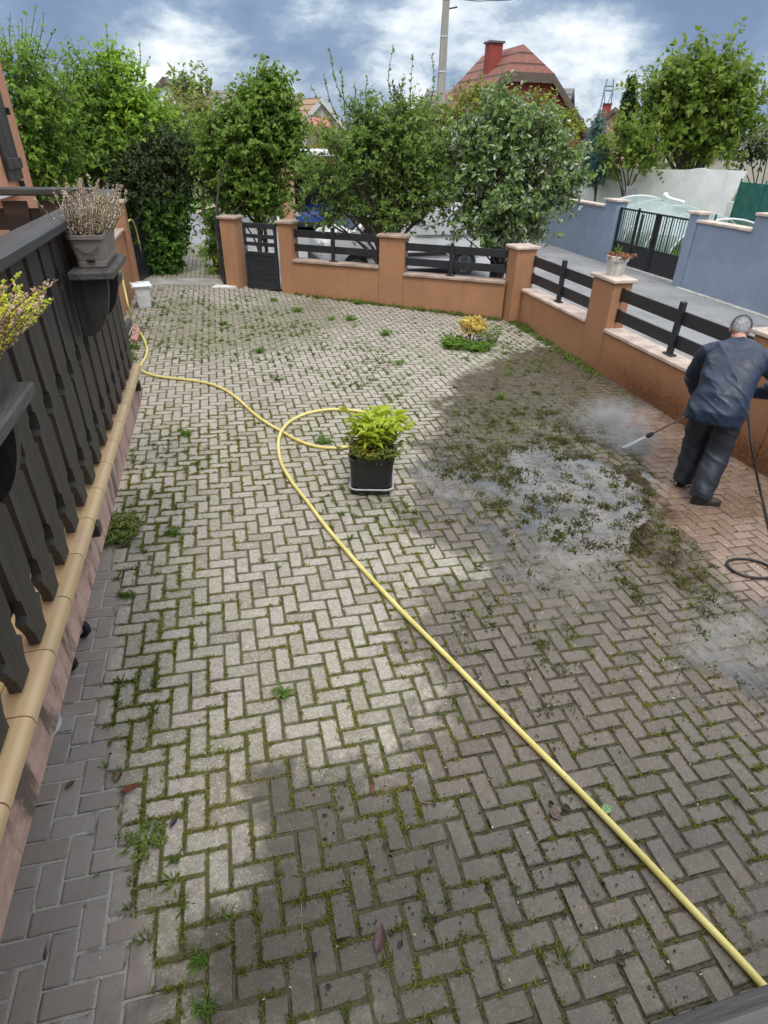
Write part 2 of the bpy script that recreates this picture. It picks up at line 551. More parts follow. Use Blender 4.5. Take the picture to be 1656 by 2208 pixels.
CLUMP = W2([(1000, 905), (1120, 880), (1290, 915), (1390, 985), (1430, 1100), (1460, 1200), (1540, 1280), (1500, 1340), (1370, 1260), (1230, 1190), (1060, 1110), (960, 1000)])


def fields(x, y):
    nA = fbm(x * 1.7, y * 1.7, 5) - .5; nB = fbm(x * 5, y * 5, 9) - .5
    f = {}
    f['wet'] = smooth(-.10, .10, sd_poly(x, y, WET) + nA * .30 + nB * .16)
    al = smooth(-.25, .25, sd_poly(x, y, ALGA) + nA * .8 + nB * .3)
    al = np.maximum(al, .75 * smooth(-.25, .3, sd_poly(x, y, ALG2) + nA * .9))
    al = np.maximum(al, .6 * smooth(-.3, .5, sd_poly(x, y, ALG3) + nA * 1.6))
    f['algae'] = np.maximum(al, .55 * smooth(.16, .30, nA + nB * .35))
    f['clean'] = smooth(-.05, .07, sd_poly(x, y, CLEAN) + nA * .12 + nB * .06)
    f['wash'] = smooth(-.10, .14, sd_poly(x, y, WASH) + nA * .25 + nB * .12)
    f['mud'] = smooth(-.10, .14, sd_poly(x, y, MUD) + nA * .4 + nB * .2)
    return f


def dist_attrs(x, y):
    """smooth signed distances (m) the materials break up with their own noise"""
    c = lambda v: np.clip(v, -1.5, 1.5)
    al = np.maximum.reduce([sd_poly(x, y, ALGA), sd_poly(x, y, ALG2) - .12, sd_poly(x, y, ALG3) - .10])
    return {'wet': c(sd_poly(x, y, WET)), 'algae': c(al), 'clean': c(sd_poly(x, y, CLEAN)), 'wash': c(sd_poly(x, y, WASH)), 'mud': c(sd_poly(x, y, MUD))}


def zones(t, p):
    """broken-edged 0..1 masks for wet, algae, clean, wash, mud"""
    n = t.math('SUBTRACT', t.noise(p, 1.9, 5, .62), .5); n2 = t.math('SUBTRACT', t.noise(p, 9, 5, .65), .5)
    def z(a, k1, k2, lo, hi): return t.step(t.math('ADD', t.attr(a), t.math('ADD', t.math('MULTIPLY', n, k1), t.math('MULTIPLY', n2, k2))), lo, hi)
    return z('wet', 1.0, .50, -.14, .14), z('algae', 1.7, .6, -.35, .40), z('clean', .30, .16, -.05, .07), z('wash', .7, .4, -.10, .14), z('mud', .9, .5, -.1, .15)


def paving_mat():
    t = NT('paving_brick'); p = t.pos()
    isl = t.island()
    wet, alg, cln, wsh, mud = zones(t, p); edge = t.attr('edge')
    isl2 = t.node('ShaderNodeTexWhiteNoise', noise_dimensions='1D'); t.l.new(t.math('MULTIPLY', isl, 917.3), isl2.inputs['W'])
    iv = isl2.outputs['Value']
    agg = t.vor(p, 150, out='Color'); s = t.node('ShaderNodeSeparateColor'); t.l.new(agg, s.inputs[0])
    grit = t.noise(p, 150, 4, .8); blot = t.noise(p, 9, 5, .65); blot2 = t.noise(p, 34, 5, .7)
    dry = t.mix(isl, (.245, .218, .174), (.375, .34, .278))
    dry = t.mix(t.math('GREATER_THAN', iv, .80), dry, (.375, .325, .285))
    dry = t.mix(t.step(s.outputs[0], .55, 1, 0, .55), dry, (.60, .57, .52))
    dry = t.mix(t.step(s.outputs[1], .72, 1, 0, .55), dry, (.17, .15, .125))
    dry = t.mix(t.step(blot2, .46, .70, 0, .6), dry, (.215, .19, .145))
    dry = t.mix(t.step(blot, .52, .72, 0, .45), dry, (.20, .185, .13))
    dry = t.mix(t.step(grit, .58, .75, 0, .7), dry, (.13, .115, .09)); dry = t.mix(t.step(grit, .40, .26, 0, .6), dry, (.66, .62, .55))
    cl = t.mix(isl, (.235, .212, .192), (.290, .264, .242))
    cl = t.mix(t.math('GREATER_THAN', iv, .72), cl, (.262, .218, .196))
    cl = t.mix(t.step(blot, .45, .8, 0, .4), cl, (.33, .315, .30))
    cl = t.mix(t.step(grit, .52, .75, 0, .5), cl, (.14, .128, .118)); cl = t.mix(t.step(blot2, .5, .75, 0, .4), cl, (.17, .155, .14))
    dirt = t.math('MULTIPLY', t.step(edge, .15, .95), t.step(blot2, .30, .62, .15, .9))
    dry = t.mix(dirt, dry, (.105, .098, .052))
    cl = t.mix(t.math('MULTIPLY', dirt, .35), cl, (.12, .105, .09))
    c = t.mix(t.math('MULTIPLY', cln, .97), dry, cl)
    am = t.math('MULTIPLY', alg, t.math('SUBTRACT', 1.0, cln))
    ac = t.mix(t.step(blot2, .35, .7), (.135, .122, .078), (.225, .203, .145))
    ac = t.mix(t.step(s.outputs[0], .8, 1, 0, .6), ac, (.42, .39, .32)); ac = t.mix(t.step(grit, .55, .75, 0, .6), ac, (.075, .068, .045)); ac = t.mix(t.math('MULTIPLY', dirt, .55), ac, (.10, .105, .04))
    c = t.mix(t.math('MULTIPLY', am, t.step(blot, .25, .62, .35, .92)), c, ac)
    # soaked stone: darker, slightly violet-brown; a few raised bricks stay pale
    wm = t.math('MULTIPLY', wet, t.step(t.math('ADD', iv, t.math('MULTIPLY', blot, .6)), .05, .26))
    wc = t.mix(1.0, c, (.36, .322, .292), 'MULTIPLY')
    c = t.mix(wm, c, wc)
    wsc = t.mix(isl, (.205, .132, .096), (.285, .205, .160))
    wsc = t.mix(t.step(blot2, .42, .7, 0, .7), wsc, (.115, .07, .045))
    wsc = t.mix(t.step(grit, .52, .78, 0, .5), wsc, (.36, .29, .24))
    c = t.mix(t.math('MULTIPLY', wsh, .93), c, wsc)
    c = t.mix(t.math('MULTIPLY', mud, t.step(blot, .3, .6, .3, .9)), c, (.075, .05, .03))
    t.col(c)
    r = t.math('SUBTRACT', .93, t.math('MULTIPLY', wm, t.step(blot, .25, .7, .42, .70)))
    r = t.math('SUBTRACT', r, t.math('MULTIPLY', wsh, .18))
    t.rough(t.math('MAXIMUM', r, .16))
    h = t.math('ADD', t.math('MULTIPLY', grit, .6), t.math('MULTIPLY', blot2, .5))
    b = t.bump(h, .5, .004)
    t.normal(b)
    return t.m


def joint_mat():
    t = NT('joint_soil'); p = t.pos()
    moss = t.attr('moss'); wet, alg, cln, wsh, mud = zones(t, p)
    n = t.noise(p, 60, 5, .7); n2 = t.noise(p, 7, 4, .6); n3 = t.noise(p, 240, 3, .7)
    soil = t.mix(t.step(n, .35, .7), (.055, .045, .030), (.17, .14, .10)); soil = t.mix(t.math('MULTIPLY', alg, .6), soil, (.15, .135, .085))
    mc = t.mix(t.step(n, .3, .7), (.075, .085, .018), (.20, .215, .042))
    mc = t.mix(t.step(n2, .45, .7, 0, .8), mc, (.12, .10, .035))
    sand = t.mix(t.step(n3, .35, .7), (.38, .36, .33), (.60, .58, .55))
    sand = t.mix(t.step(n2, .5, .7, 0, .8), sand, (.12, .105, .09))
    c = t.mix(t.math('MULTIPLY', t.math('MULTIPLY', moss, t.math('SUBTRACT', 1.0, t.math('MULTIPLY', wet, .55))), t.step(n2, .28, .52, .35, 1.0)), soil, mc)
    c = t.mix(cln, c, sand)
    c = t.mix(t.math('MULTIPLY', wet, .55), c, t.mix(1.0, c, (.62, .58, .53), 'MULTIPLY'))
    c = t.mix(t.math('MULTIPLY', wsh, .85), c, (.085, .052, .036))
    t.col(c); t.rough(t.math('SUBTRACT', .95, t.math('MULTIPLY', wet, .35)))
    t.normal(t.bump(t.math('ADD', n, n3), .8, .008))
    return t.m


def in_yard(x, y):
    return np.maximum(sd_poly(x, y, YARD), sd_poly(x, y, PATH))


def build_paving():
    rng = np.random.default_rng(4)
    bricks = []
    for u in range(-22, 64):
        for v in range(-155, 62):
            if (u + v) % 4 == 0:
                bricks.append((u, -v, 0)); bricks.append((u - 1.5, -(v - .5), 1))
    B = np.array(bricks, float)
    cx, cy = B[:, 0] * CELL, B[:, 1] * CELL
    wx = GM[0, 0] * cx + GM[0, 1] * cy; wy = GM[1, 0] * cx + GM[1, 1] * cy
    keep = in_yard(wx, wy) > -.04
    B = B[keep]; wx, wy = wx[keep], wy[keep]; n = len(B)
    f = fields(wx, wy)
    gap = .0042 + .0036 * rng.random(n) - .0012 * f['algae']
    gap = gap * (1 - .35 * f['clean']) * (1 - .2 * f['wash'])
    L = CELL - gap; Wd = CELL / 2 - gap
    hx = np.where(B[:, 2] == 1, L, Wd); hy = np.where(B[:, 2] == 1, Wd, L)
    # outline of 12 points with knocked-off corners
    tpl = []
    for sx, sy in ((1, 1), (-1, 1), (-1, -1), (1, -1)):
        tpl.append((sx, sy))
    out = np.zeros((n, 12, 2)); k = 0
    wear = (.003 + .010 * rng.random((n, 4)) ** 2.2) * (1 - .6 * f['clean'])[:, None]
    for q, (sx, sy) in enumerate(tpl):
        w_ = wear[:, q]
        a = np.stack([sx * hx, sy * (hy - w_)], 1); m = np.stack([sx * (hx - w_ * .3), sy * (hy - w_ * .3)], 1); b = np.stack([sx * (hx - w_), sy * hy], 1)
        trio = (a, m, b) if sx * sy > 0 else (b, m, a)
        for z in trio: out[:, k] = z; k += 1
    out += rng.normal(0, .0009, out.shape) * (1 - .5 * f['clean'])[:, None, None]
    ch = .0035 + .0025 * rng.random(n)
    nrm = np.sqrt((out ** 2).sum(2, keepdims=True))
    top = out - out / nrm * ch[:, None, None] * 1.15
    tilt = rng.normal(0, .0065, (n, 2)) * (1 - .4 * f['clean'])[:, None]; hz = rng.normal(0, .0016, n)
    rot = rng.normal(0, .010, n)
    def xf(P, z):
        c, s_ = np.cos(rot)[:, None], np.sin(rot)[:, None]
        x = P[..., 0] * c - P[..., 1] * s_; y = P[..., 0] * s_ + P[..., 1] * c
        zz = z[:, None] + hz[:, None] + P[..., 0] * tilt[:, :1] + P[..., 1] * tilt[:, 1:]
        G = np.stack([x + B[:, 0:1] * CELL, y + B[:, 1:2] * CELL, zz], 2)
        return G @ GM.T
    # centre fan point keeps the top from being one flat ngon with identical shading
    inn = top * (1 - .0125 / np.sqrt((top ** 2).sum(2, keepdims=True)) * np.array([1., 1.])); rin = xf(inn, np.full(n, .0002)); r0 = xf(top, np.zeros(n)); r1 = xf(out, -ch); r2 = xf(out * np.array([1, 1]), np.full(n, -.045))
    V = np.concatenate([rin, r0, r1, r2], 1)                # n, 48, 3
    base = (np.arange(n) * 48)[:, None]
    Ftop = base + np.arange(12)[None]
    i = np.arange(12); j = (i + 1) % 12
    q1 = np.stack([i, i + 12, j + 12, j], 1); q2 = q1 + 12; q3 = q1 + 24
    Q = (base[:, :, None] + np.concatenate([q1, q2, q3])[None]).reshape(-1, 4)
    V = V.reshape(-1, 3)
    ff = dist_attrs(V[:, 0], V[:, 1]); ff['edge'] = np.tile(np.repeat([0., 1., 1., 1.], 12), n)
    me = np_mesh('courtyard_paving', V, [Ftop, Q], attrs=ff)
    return link('courtyard_paving', me, paving_mat(), kind='structure')


def moss_field(x, y, f):
    m = .30 + .22 * smooth(2.0, -1.0, y) + 1.5 * (fbm(x * .9, y * .9, 31) - .42)
    m = np.clip(m, .05, 1)
    m = np.maximum(m, f['algae'] * .8)
    band = np.exp(-((x + .16 + .1 * np.sin(y * 2.1)) / .28) ** 2) * smooth(2.4, .6, y)   # margin beside the cleaned strip
    m = np.maximum(m, band)
    m = np.maximum(m, .9 * smooth(0, .4, sd_poly(x, y, CLUMP)))
    return np.clip(m * (1 - f['clean'] * .93) * (1 - f['wash'] * .8), 0, 1)


def joint_dist(x, y):
    """metres from a point of the yard to the nearest brick joint"""
    u = (x + .0000) / CELL / .99967; v = -y / CELL
    i = np.round(u).astype(int); j = np.floor(v).astype(int); k = (i + j) % 4
    cu = np.where(k == 3, i, np.where(k == 0, i, np.where(k == 1, i + .5, i - .5)))
    cv = np.where(k == 3, j + 1., np.where(k == 0, j * 1., j + .5))
    hu = np.where((k == 1) | (k == 2), 1., .5); hv = 1.5 - hu
    return np.minimum(hu - np.abs(u - cu), hv - np.abs(v - cv)) * CELL


def build_joints():
    h = .0125
    xs = np.arange(-1.2, 6.12, h); ys = np.concatenate([np.arange(-4.4, 4, h), np.arange(4, 15.7, h * 1.9)])
    X, Y = np.meshgrid(xs, ys); x, y = X.ravel(), Y.ravel()
    x = x + (vnoise(x * 90, y * 90, 3) - .5) * h * .7; y = y + (vnoise(x * 90, y * 90, 8) - .5) * h * .7
    f = fields(x, y); m = moss_field(x, y, f); f['moss'] = m
    bumpy = fbm(x * 22, y * 22, 40, 3)
    m = m * (1 - .35 * f['wet'])
    near = np.exp(-(joint_dist(x, y) / .013) ** 2)
    z = -.0085 + .0035 * (bumpy - .5) + m * near * (.015 * smooth(.30, .75, bumpy) + .002) + .005 * m * smooth(.62, .8, bumpy) * smooth(.6, .9, m)
    z = z + f['clean'] * (.0026 + .0038 * near) + .002 * f['wash'] + .003 * f['algae']
    zz = gz(x, y) + z
    ny, nx = X.shape
    k = (np.arange(ny - 1)[:, None] * nx + np.arange(nx - 1)[None]).ravel()
    F = np.stack([k, k + 1, k + nx + 1, k + nx], 1)
    cxy = in_yard(x[F].mean(1), y[F].mean(1)); F = F[cxy > -.08]
    used = np.unique(F); re = np.zeros(len(x), int); re[used] = np.arange(len(used)); F = re[F]
    V = np.stack([x, y, zz], 1)[used]
    me = np_mesh('joint_moss', V, [F], smooth_f=True, attrs={**{a: v[used] for a, v in dist_attrs(x, y).items()}, 'moss': m[used]})
    return link('joint_moss', me, joint_mat(), kind='stuff')


def water_mat(name, tint, strength):
    t = NT(name); p = t.pos()
    d = t.attr('depth')
    n = t.noise(p, 26, 5, .65); n2 = t.noise(p, 5, 4, .6)
    n3_ = t.noise(p, 90, 3, .6)
    q = t.math('ADD', t.math('MULTIPLY', t.math('SUBTRACT', n, .5), 1.0), t.math('MULTIPLY', t.math('SUBTRACT', n2, .5), 1.1))
    q = t.math('ADD', q, t.math('MULTIPLY', t.math('SUBTRACT', n3_, .5), .5))
    cov = t.step(t.math('ADD', d, q), .22, .98)
    g = t.node('ShaderNodeBsdfGlossy'); g.inputs['Roughness'].default_value = .035
    g.inputs['Color'].default_value = (1, .975, .94, 1)
    t.l.new(t.bump(t.noise(p, 6, 2, .4), .04, .01), g.inputs['Normal'])
    tr = t.node('ShaderNodeBsdfTransparent'); t.l.new(t.mix(t.step(n2, .45, .7), tint, tuple(v * .72 for v in tint)), tr.inputs['Color'])
    fr = t.node('ShaderNodeFresnel'); fr.inputs['IOR'].default_value = 1.45
    deep = t.step(t.math('ADD', t.math('ADD', d, t.math('MULTIPLY', t.math('SUBTRACT', n2, .5), 1.5)), t.math('MULTIPLY', t.math('SUBTRACT', n, .5), .8)), .70, 1.15)
    f = t.math('MULTIPLY', fr.outputs[0], t.math('ADD', strength * .60, t.math("MULTIPLY", deep, strength * .35)), clamp=True)
    m1 = t.node('ShaderNodeMixShader'); t.l.new(f, m1.inputs[0]); t.l.new(tr.outputs[0], m1.inputs[1]); t.l.new(g.outputs[0], m1.inputs[2])
    cl = t.node('ShaderNodeBsdfTransparent')
    m2 = t.node('ShaderNodeMixShader'); t.l.new(cov, m2.inputs[0]); t.l.new(cl.outputs[0], m2.inputs[1]); t.l.new(m1.outputs[0], m2.inputs[2])
    t.l.new(m2.outputs[0], t.out.inputs['Surface'])
    return t.m


def build_water():
    h = .035
    xs = np.arange(1.2, 5.95, h); ys = np.arange(-4.6, 5.0, h)
    X, Y = np.meshgrid(xs, ys); x, y = X.ravel(), Y.ravel()
    n = fbm(x * 2.6, y * 2.6, 61) - .5; n2 = fbm(x * 8, y * 8, 66) - .5
    d = np.zeros_like(x)
    for P, a in ((POOL1, 1.0), (POOL2, 1.0), (POOL3, 1.0), (POOL4, .8), (POOL5, .75), (MUD, .55)):
        d = np.maximum(d, a * smooth(-.35, .25, sd_poly(x, y, P) + n * .9 + n2 * .35))
    wet = fields(x, y)['wet']
    d = np.maximum(d, .30 * smooth(.02, .12, n) * smooth(.0, .6, sd_poly(x, y, WET)))
    d = d * wet
    ny, nx = X.shape
    k = (np.arange(ny - 1)[:, None] * nx + np.arange(nx - 1)[None]).ravel()
    F = np.stack([k, k + 1, k + nx + 1, k + nx], 1); F = F[d[F].max(1) > .12]
    used = np.unique(F); re = np.zeros(len(x), int); re[used] = np.arange(len(used)); F = re[F]
    V = np.stack([x, y, gz(x, y) + .0035 + .002 * d], 1)[used]
    me = np_mesh('water', V, [F], smooth_f=True, attrs={'depth': d[used]})
    return link('water', me, water_mat('puddle_water', (.80, .75, .69), 2.5), kind='structure')


def build_ground():
    # one sheet out to the horizon: follows the fall of the yard close by, level far away
    r = np.concatenate([np.linspace(-420, -30, 22), np.linspace(-26, 40, 67), np.linspace(46, 600, 26)])
    X, Y = np.meshgrid(r, r); x, y = X.ravel(), Y.ravel()
    z = gz(x, y) - .07
    n = len(r); k = (np.arange(n - 1)[:, None] * n + np.arange(n - 1)[None]).ravel()
    me = np_mesh('ground', np.stack([x, y, z], 1), [np.stack([k, k + 1, k + n + 1, k + n], 1)], smooth_f=True)
    t = NT('ground_grass'); p = t.pos()
    a = t.noise(p, 1.2, 6, .65); b = t.noise(p, 20, 5, .7)
    c = t.mix(t.step(a, .35, .65), (.055, .085, .022), (.10, .12, .035)); c = t.mix(t.step(b, .45, .7, 0, .6), c, (.13, .11, .05))
    t.col(c); t.rough(.95); t.normal(t.bump(b, .8, .05))
    link('ground', me, t.m, kind='structure')


def asphalt_mat():
    t = NT('asphalt'); p = t.pos()
    a = t.noise(p, .8, 5, .6); b = t.noise(p, 260, 3, .75); c3 = t.noise(t.scale(p, (1.6, .35, 1)), 2.4, 5, .65)
    c = t.mix(t.step(a, .3, .7), (.215, .215, .22), (.30, .30, .305))
    c = t.mix(t.step(b, .40, .66, 0, .7), c, (.13, .13, .135)); c = t.mix(t.step(b, .62, .8, 0, .7), c, (.45, .45, .45))
    c = t.mix(t.step(c3, .55, .70, 0, .6), c, (.12, .115, .105))
    t.col(c); t.rough(.85); t.normal(t.bump(b, .5, .004)); return t.m


M_ASPH = asphalt_mat()


def sheet(name, P, lift, m, step=1.0, **k):
    xs = [p[0] for p in P]; ys = [p[1] for p in P]
    gx = np.arange(min(xs), max(xs) + step, step); gy = np.arange(min(ys), max(ys) + step, step)
    X, Y = np.meshgrid(gx, gy); x, y = X.ravel(), Y.ravel(); n = len(gx)
    q = (np.arange(len(gy) - 1)[:, None] * n + np.arange(n - 1)[None]).ravel()
    F = np.stack([q, q + 1, q + n + 1, q + n], 1); F = F[sd_poly(x[F].mean(1), y[F].mean(1), P) > 0]
    me = np_mesh(name, np.stack([x, y, gz(x, y) + lift], 1), [F], smooth_f=True)
    return link(name, me, m, **k)


build_ground()
build_paving()
build_joints()
build_water()
sheet('street', [(6.2, -30), (12.2, -30), (12.2, 17), (11, 20), (-6, 27), (-9, 21), (-2.5, 15.7), (.7, 15.7), (.75, 10.4), (1.9, 9.4), (6.2, 6.9)], -.02, M_ASPH, .35, kind='structure')
M_CONC = simple('old_concrete', (.36, .34, .31), .9, .25, 3, .4, 90)
mb = MB(); mb.prism([(-1.5, 9.93), (.55, 9.93), (.42, 10.57), (-1.4, 10.57)], [gz(-1.5, 9.9) - .1] * 4, [gz(x, y) + .012 for x, y in ((-1.5, 9.93), (.55, 9.93), (.42, 10.57), (-1.4, 10.57))])
mb.build('gate_threshold', M_CONC, kind='structure')

# ------------------------------------------------------------------ orange boundary wall
M_ORANGE = render_plaster('orange_render', (.405, .205, .108), wet=True)
M_HOUSE = render_plaster('salmon_render', (.55, .27, .16))
M_CAP = simple('sandstone_cap', (.40, .30, .245), .85, .28, 5, .4, 70, .004)
M_CAP2 = simple('pale_sandstone_cap', (.56, .45, .38), .85, .25, 5, .4, 70, .004)
M_METAL = simple('anthracite_aluminium', (.022, .024, .030), .42, .2, 8, .05, 200, .001)

DV = np.array([-4.14, 2.58]); DV = DV / np.linalg.norm(DV)         # run of the back wall, towards the gate
NV = np.array([DV[1], -DV[0]])                                     # its outward side (street)
if NV[1] < 0: NV = -NV
RZ = math.atan2(DV[1], DV[0])


def back(s, d):
    """point on the back wall: s metres from the corner towards the gate, d metres behind its yard face"""
    p = np.array([5.85, 6.49]) + DV * s + NV * d
    return p


wall = thing('garden_wall', (5.85, 6.49, -.12), 'orange rendered garden wall with stone caps around the paved yard', 'wall')
# s along the back wall
SP2, SP3, SPC = (4.62, 4.92), (2.22, 2.74), (-.02, .16)


def low_wall_back(s0, s1, top, sill_mat):
    m = MB(); P = [back(s0, 0), back(s1, 0), back(s1, .24), back(s0, .24)]
    m.prism([tuple(p) for p in P], -.3, top - .045); m.build('low_wall', M_ORANGE, wall)
    m = MB(); c = back((s0 + s1) / 2, .12); m.box((c[0], c[1], top - .02), (abs(s1 - s0), .32, .05), RZ, .008)
    m.build('sill', sill_mat, wall)


low_wall_back(2.74, 4.62, .70, M_CAP)
low_wall_back(.20, 2.22, .61, M_CAP)


def pillar(c, size, top, rz, cap_m, z0=-.35):
    m = MB(); m.box((c[0], c[1], (z0 + top) / 2), (size[0], size[1], top - z0), rz, .006); p = m.build('pillar', M_ORANGE, wall)
    m = MB(); m.box((c[0], c[1], top + .025), (size[0] + .09, size[1] + .09, .05), rz, .01); m.build('cap', cap_m, p)
    return p


pillar(back(4.77, .145), (.30, .30), 1.365, RZ, M_CAP)
pillar(back(2.48, .145), (.51, .30), 1.24, RZ, M_CAP)
pillar((5.93, 6.56), (.36, .40), 1.20, math.pi / 2 + .06, M_CAP2)
pillar((6.085, 3.82), (.56, .30), 1.165, math.pi / 2, M_CAP2)
pillar((6.085, .62), (.56, .30), 1.175, math.pi / 2, M_CAP2)
pillar((6.085, -2.6), (.56, .30), 1.175, math.pi / 2, M_CAP2)
for y0, y1 in ((4.10, 6.36), (.90, 3.54), (-2.32, .34), (-6.0, -2.88)):
    m = MB(); m.box((6.07, (y0 + y1) / 2, .09), (.24, y1 - y0, .775)); m.build('low_wall', M_ORANGE, wall)
    m = MB(); m.box((6.07, (y0 + y1) / 2, .502), (.32, y1 - y0, .05), 0, .008); m.build('sill', M_CAP2, wall)
# gate pillar beside the wicket
gp1 = np.array([.76, 9.79])
gpm = thing('gate_pillar', (.76, 9.79, 0), 'orange rendered gate pillar with stone cap left of the dark wicket gate', 'pillar')
m = MB(); m.box((.76, 9.79, .54), (.34, .32, 1.7), RZ, .006); m.build('shaft', M_ORANGE, gpm)
m = MB(); m.box((.76, 9.79, 1.415), (.43, .41, .05), RZ, .01); m.build('cap', M_CAP, gpm)


def rail_panel(a, b, zs, h, post_at, post_top, sill_z, rz, label):
    """two boards between a and b (2d), post with foot plate on the sill"""
    a = np.array(a); b = np.array(b); c = (a + b) / 2; L = np.linalg.norm(b - a); u = (b - a) / L; nrm = np.array([u[1], -u[0]])
    if nrm @ (np.array([3, 0]) - c) < 0: nrm = -nrm        # towards the yard
    t = thing('fence_panel', (c[0], c[1], sill_z), label, 'fence', 'dark two-board fence panels on the garden wall')
    for z in zs:
        m = MB(); m.box((c[0], c[1], z), (L, .028, h), rz, .004); m.build('board', M_METAL, t)
    p = a + u * L * post_at + nrm * .03
    m = MB(); m.box((p[0], p[1], (sill_z + post_top) / 2), (.07, .07, post_top - sill_z), rz, .006); q = m.build('post', M_METAL, t)
    m = MB(); m.box((p[0], p[1], sill_z + .012), (.17, .10, .022), rz, .006); m.build('foot_plate', M_METAL, q)
    for e in (a + u * .012, b - u * .012):
        for z in zs:
            m = MB(); m.box((e[0], e[1], z), (.02, .05, h + .03), rz, .003); m.build('bracket', M_METAL, t)


rail_panel(back(4.615, .13), back(2.745, .13), (1.185, .92), .135, .46, 1.335, .705, RZ, 'dark two-board fence panel beside the wicket gate, white van behind it')
rail_panel(back(2.215, .13), back(.22, .13), (1.08, .81), .14, .46, 1.20, .615, RZ, 'dark two-board fence panel half hidden under the white-leaved tree')
rail_panel((6.09, 6.33), (6.09, 4.105), (1.005, .71), .165, .50, 1.20, .53, math.pi / 2, 'dark two-board fence panel between corner pillar and flower pot pillar')
rail_panel((6.09, 3.535), (6.09, .905), (1.005, .71), .165, .50, 1.20, .53, math.pi / 2, 'dark two-board fence panel directly behind the bending man')

# ------------------------------------------------------------------ wicket gate and driveway gate leaves
def gate_leaf(name, a, b, z0, z1, n_slat, panel_top, label, diag=False):
    a = np.array(a, float); b = np.array(b, float); L = np.linalg.norm(b - a); u = (b - a) / L; rz = math.atan2(u[1], u[0]); c = (a + b) / 2
    t = thing(name, (c[0], c[1], z0), label, 'gate')
    m = MB()
    for e in (a + u * .03, b - u * .03): m.box((e[0], e[1], (z0 + z1) / 2), (.06, .05, z1 - z0), rz, .005)
    for z, h in ((z1 - .05, .10), (panel_top, .07), (z0 + .06, .12)): m.box((c[0], c[1], z), (L - .12, .046, h), rz, .004)
    m.build('frame', M_METAL, t)
    zs = np.linspace(panel_top + .035, z1 - .10, n_slat + 2)[1:-1]
    for z in zs:
        m = MB(); m.box((c[0], c[1], z), (L - .12, .03, .075), rz, .004); m.build('slat', M_METAL, t)
    m = MB(); zm = (z0 + .12 + panel_top - .035) / 2; hm = panel_top - .035 - z0 - .12
    m.box((c[0], c[1], zm), (L - .12, .016, hm), rz)
    if diag:
        nr = np.array([u[1], -u[0]])
        for k in range(-2, 8):
            p0 = a + u * .06; zz = z0 + .12 + k * .085
            q = [(0, zz), (L - .12, zz + .45)]
            pts = []
            for (s_, z_) in q: pts.append((p0[0] + u[0] * s_, p0[1] + u[1] * s_, np.clip(z_, z0 + .12, panel_top - .035)))
            m.tube([np.array(p) + np.array([nr[0], nr[1], 0]) * .010 for p in pts], .008, 4)
    else:
        for k in range(1, 6):
            z_ = z0 + .12 + hm * k / 6; m.box((c[0], c[1], z_), (L - .13, .022, .006), rz)
    m.build('panel', M_METAL, t)
    nr = np.array([u[1], -u[0]]) * (1 if (np.array([u[1], -u[0]]) @ (CAM[:2] - c)) > 0 else -1)
    hp = a + u * .05 + nr * .05
    m = MB(); m.box((hp[0], hp[1], z0 + (z1 - z0) * .60), (.035, .02, .16), rz, .004); m.tube([(hp[0], hp[1], z0 + (z1 - z0) * .63), (hp[0] + u[0] * .10 + nr[0] * .03, hp[1] + u[1] * .10 + nr[1] * .03, z0 + (z1 - z0) * .63)], .009, 6)
    m.build('handle', simple('gate_handle', (.35, .35, .36), .35, .1, metal=.9), t)
    return t


gate_leaf('wicket_gate', (.99, 9.56), (1.64, 9.14), .06, 1.345, 2, .76, 'dark wicket gate with open slats between two orange pillars')
gate_leaf('driveway_gate', (-1.45, 9.62), (-1.12, 11.05), .12, 1.30, 2, .80, 'dark driveway gate leaf swung open on the left, hose hung over it', True)
gate_leaf('driveway_gate', (.50, 9.86), (.36, 11.5), .07, 1.40, 2, .80, 'dark driveway gate leaf swung open edge-on beside right gate pillar')
m = MB(); m.prism([(.22, 9.62), (.72, 9.56), (.80, 9.70), (.30, 9.84)], gz(.5, 9.7) - .02, gz(.5, 9.7) + .028); tag(m.build('mortar_pad', simple('white_mortar', (.75, .74, .72), .9)), 'white mortar pad at the foot of the open gate leaf', 'mortar')
# wall running back from the balcony on the left, with its end pillar
lw = thing('side_wall', (-1.42, 7, 0), 'orange rendered side wall behind the white bucket, left of the driveway', 'wall')
m = MB(); m.box((-1.43, 6.6, .52), (.24, 5.7, 1.45)); m.build('shaft', M_ORANGE, lw)
m = MB(); m.box((-1.43, 6.6, 1.27), (.32, 5.7, .05), 0, .008); m.build('coping', M_CAP, lw)
m = MB(); m.box((-1.40, 9.38, .74), (.36, .40, 1.95), 0, .006); q = m.build('pillar', M_ORANGE, lw)
m = MB(); m.box((-1.40, 9.38, 1.74), (.45, .49, .05), 0, .01); m.build('cap', M_CAP, q)

# ------------------------------------------------------------------ balcony with tiled floor
M_DWOOD = simple('dark_stained_wood', (.040, .035, .033), .55, .5, 14, .7, 55, .005, grain=(1, 1, .09))
M_DWOODY = simple('dark_stained_rail', (.050, .050, .052), .50, .35, 9, .4, 60, .004, grain=(1, .10, 1))
M_DWOODX = simple('dark_weathered_rail', (.065, .062, .062), .55, .45, 11, .8, 60, .006, grain=(.10, 1, 1))


def tile_mat():
    t = NT('ochre_floor_tile'); p = t.pos(); isl = t.island()
    n = t.noise(p, 7, 5, .6); n2 = t.noise(p, 60, 4, .7)
    c = t.mix(isl, (.47, .335, .175), (.56, .42, .235)); c = t.mix(t.step(n, .4, .7, 0, .7), c, (.50, .33, .20)); c = t.mix(t.step(n2, .55, .8, 0, .4), c, (.36, .24, .12))
    t.col(c); t.rough(.42); t.normal(t.bump(n2, .12, .002)); return t.m


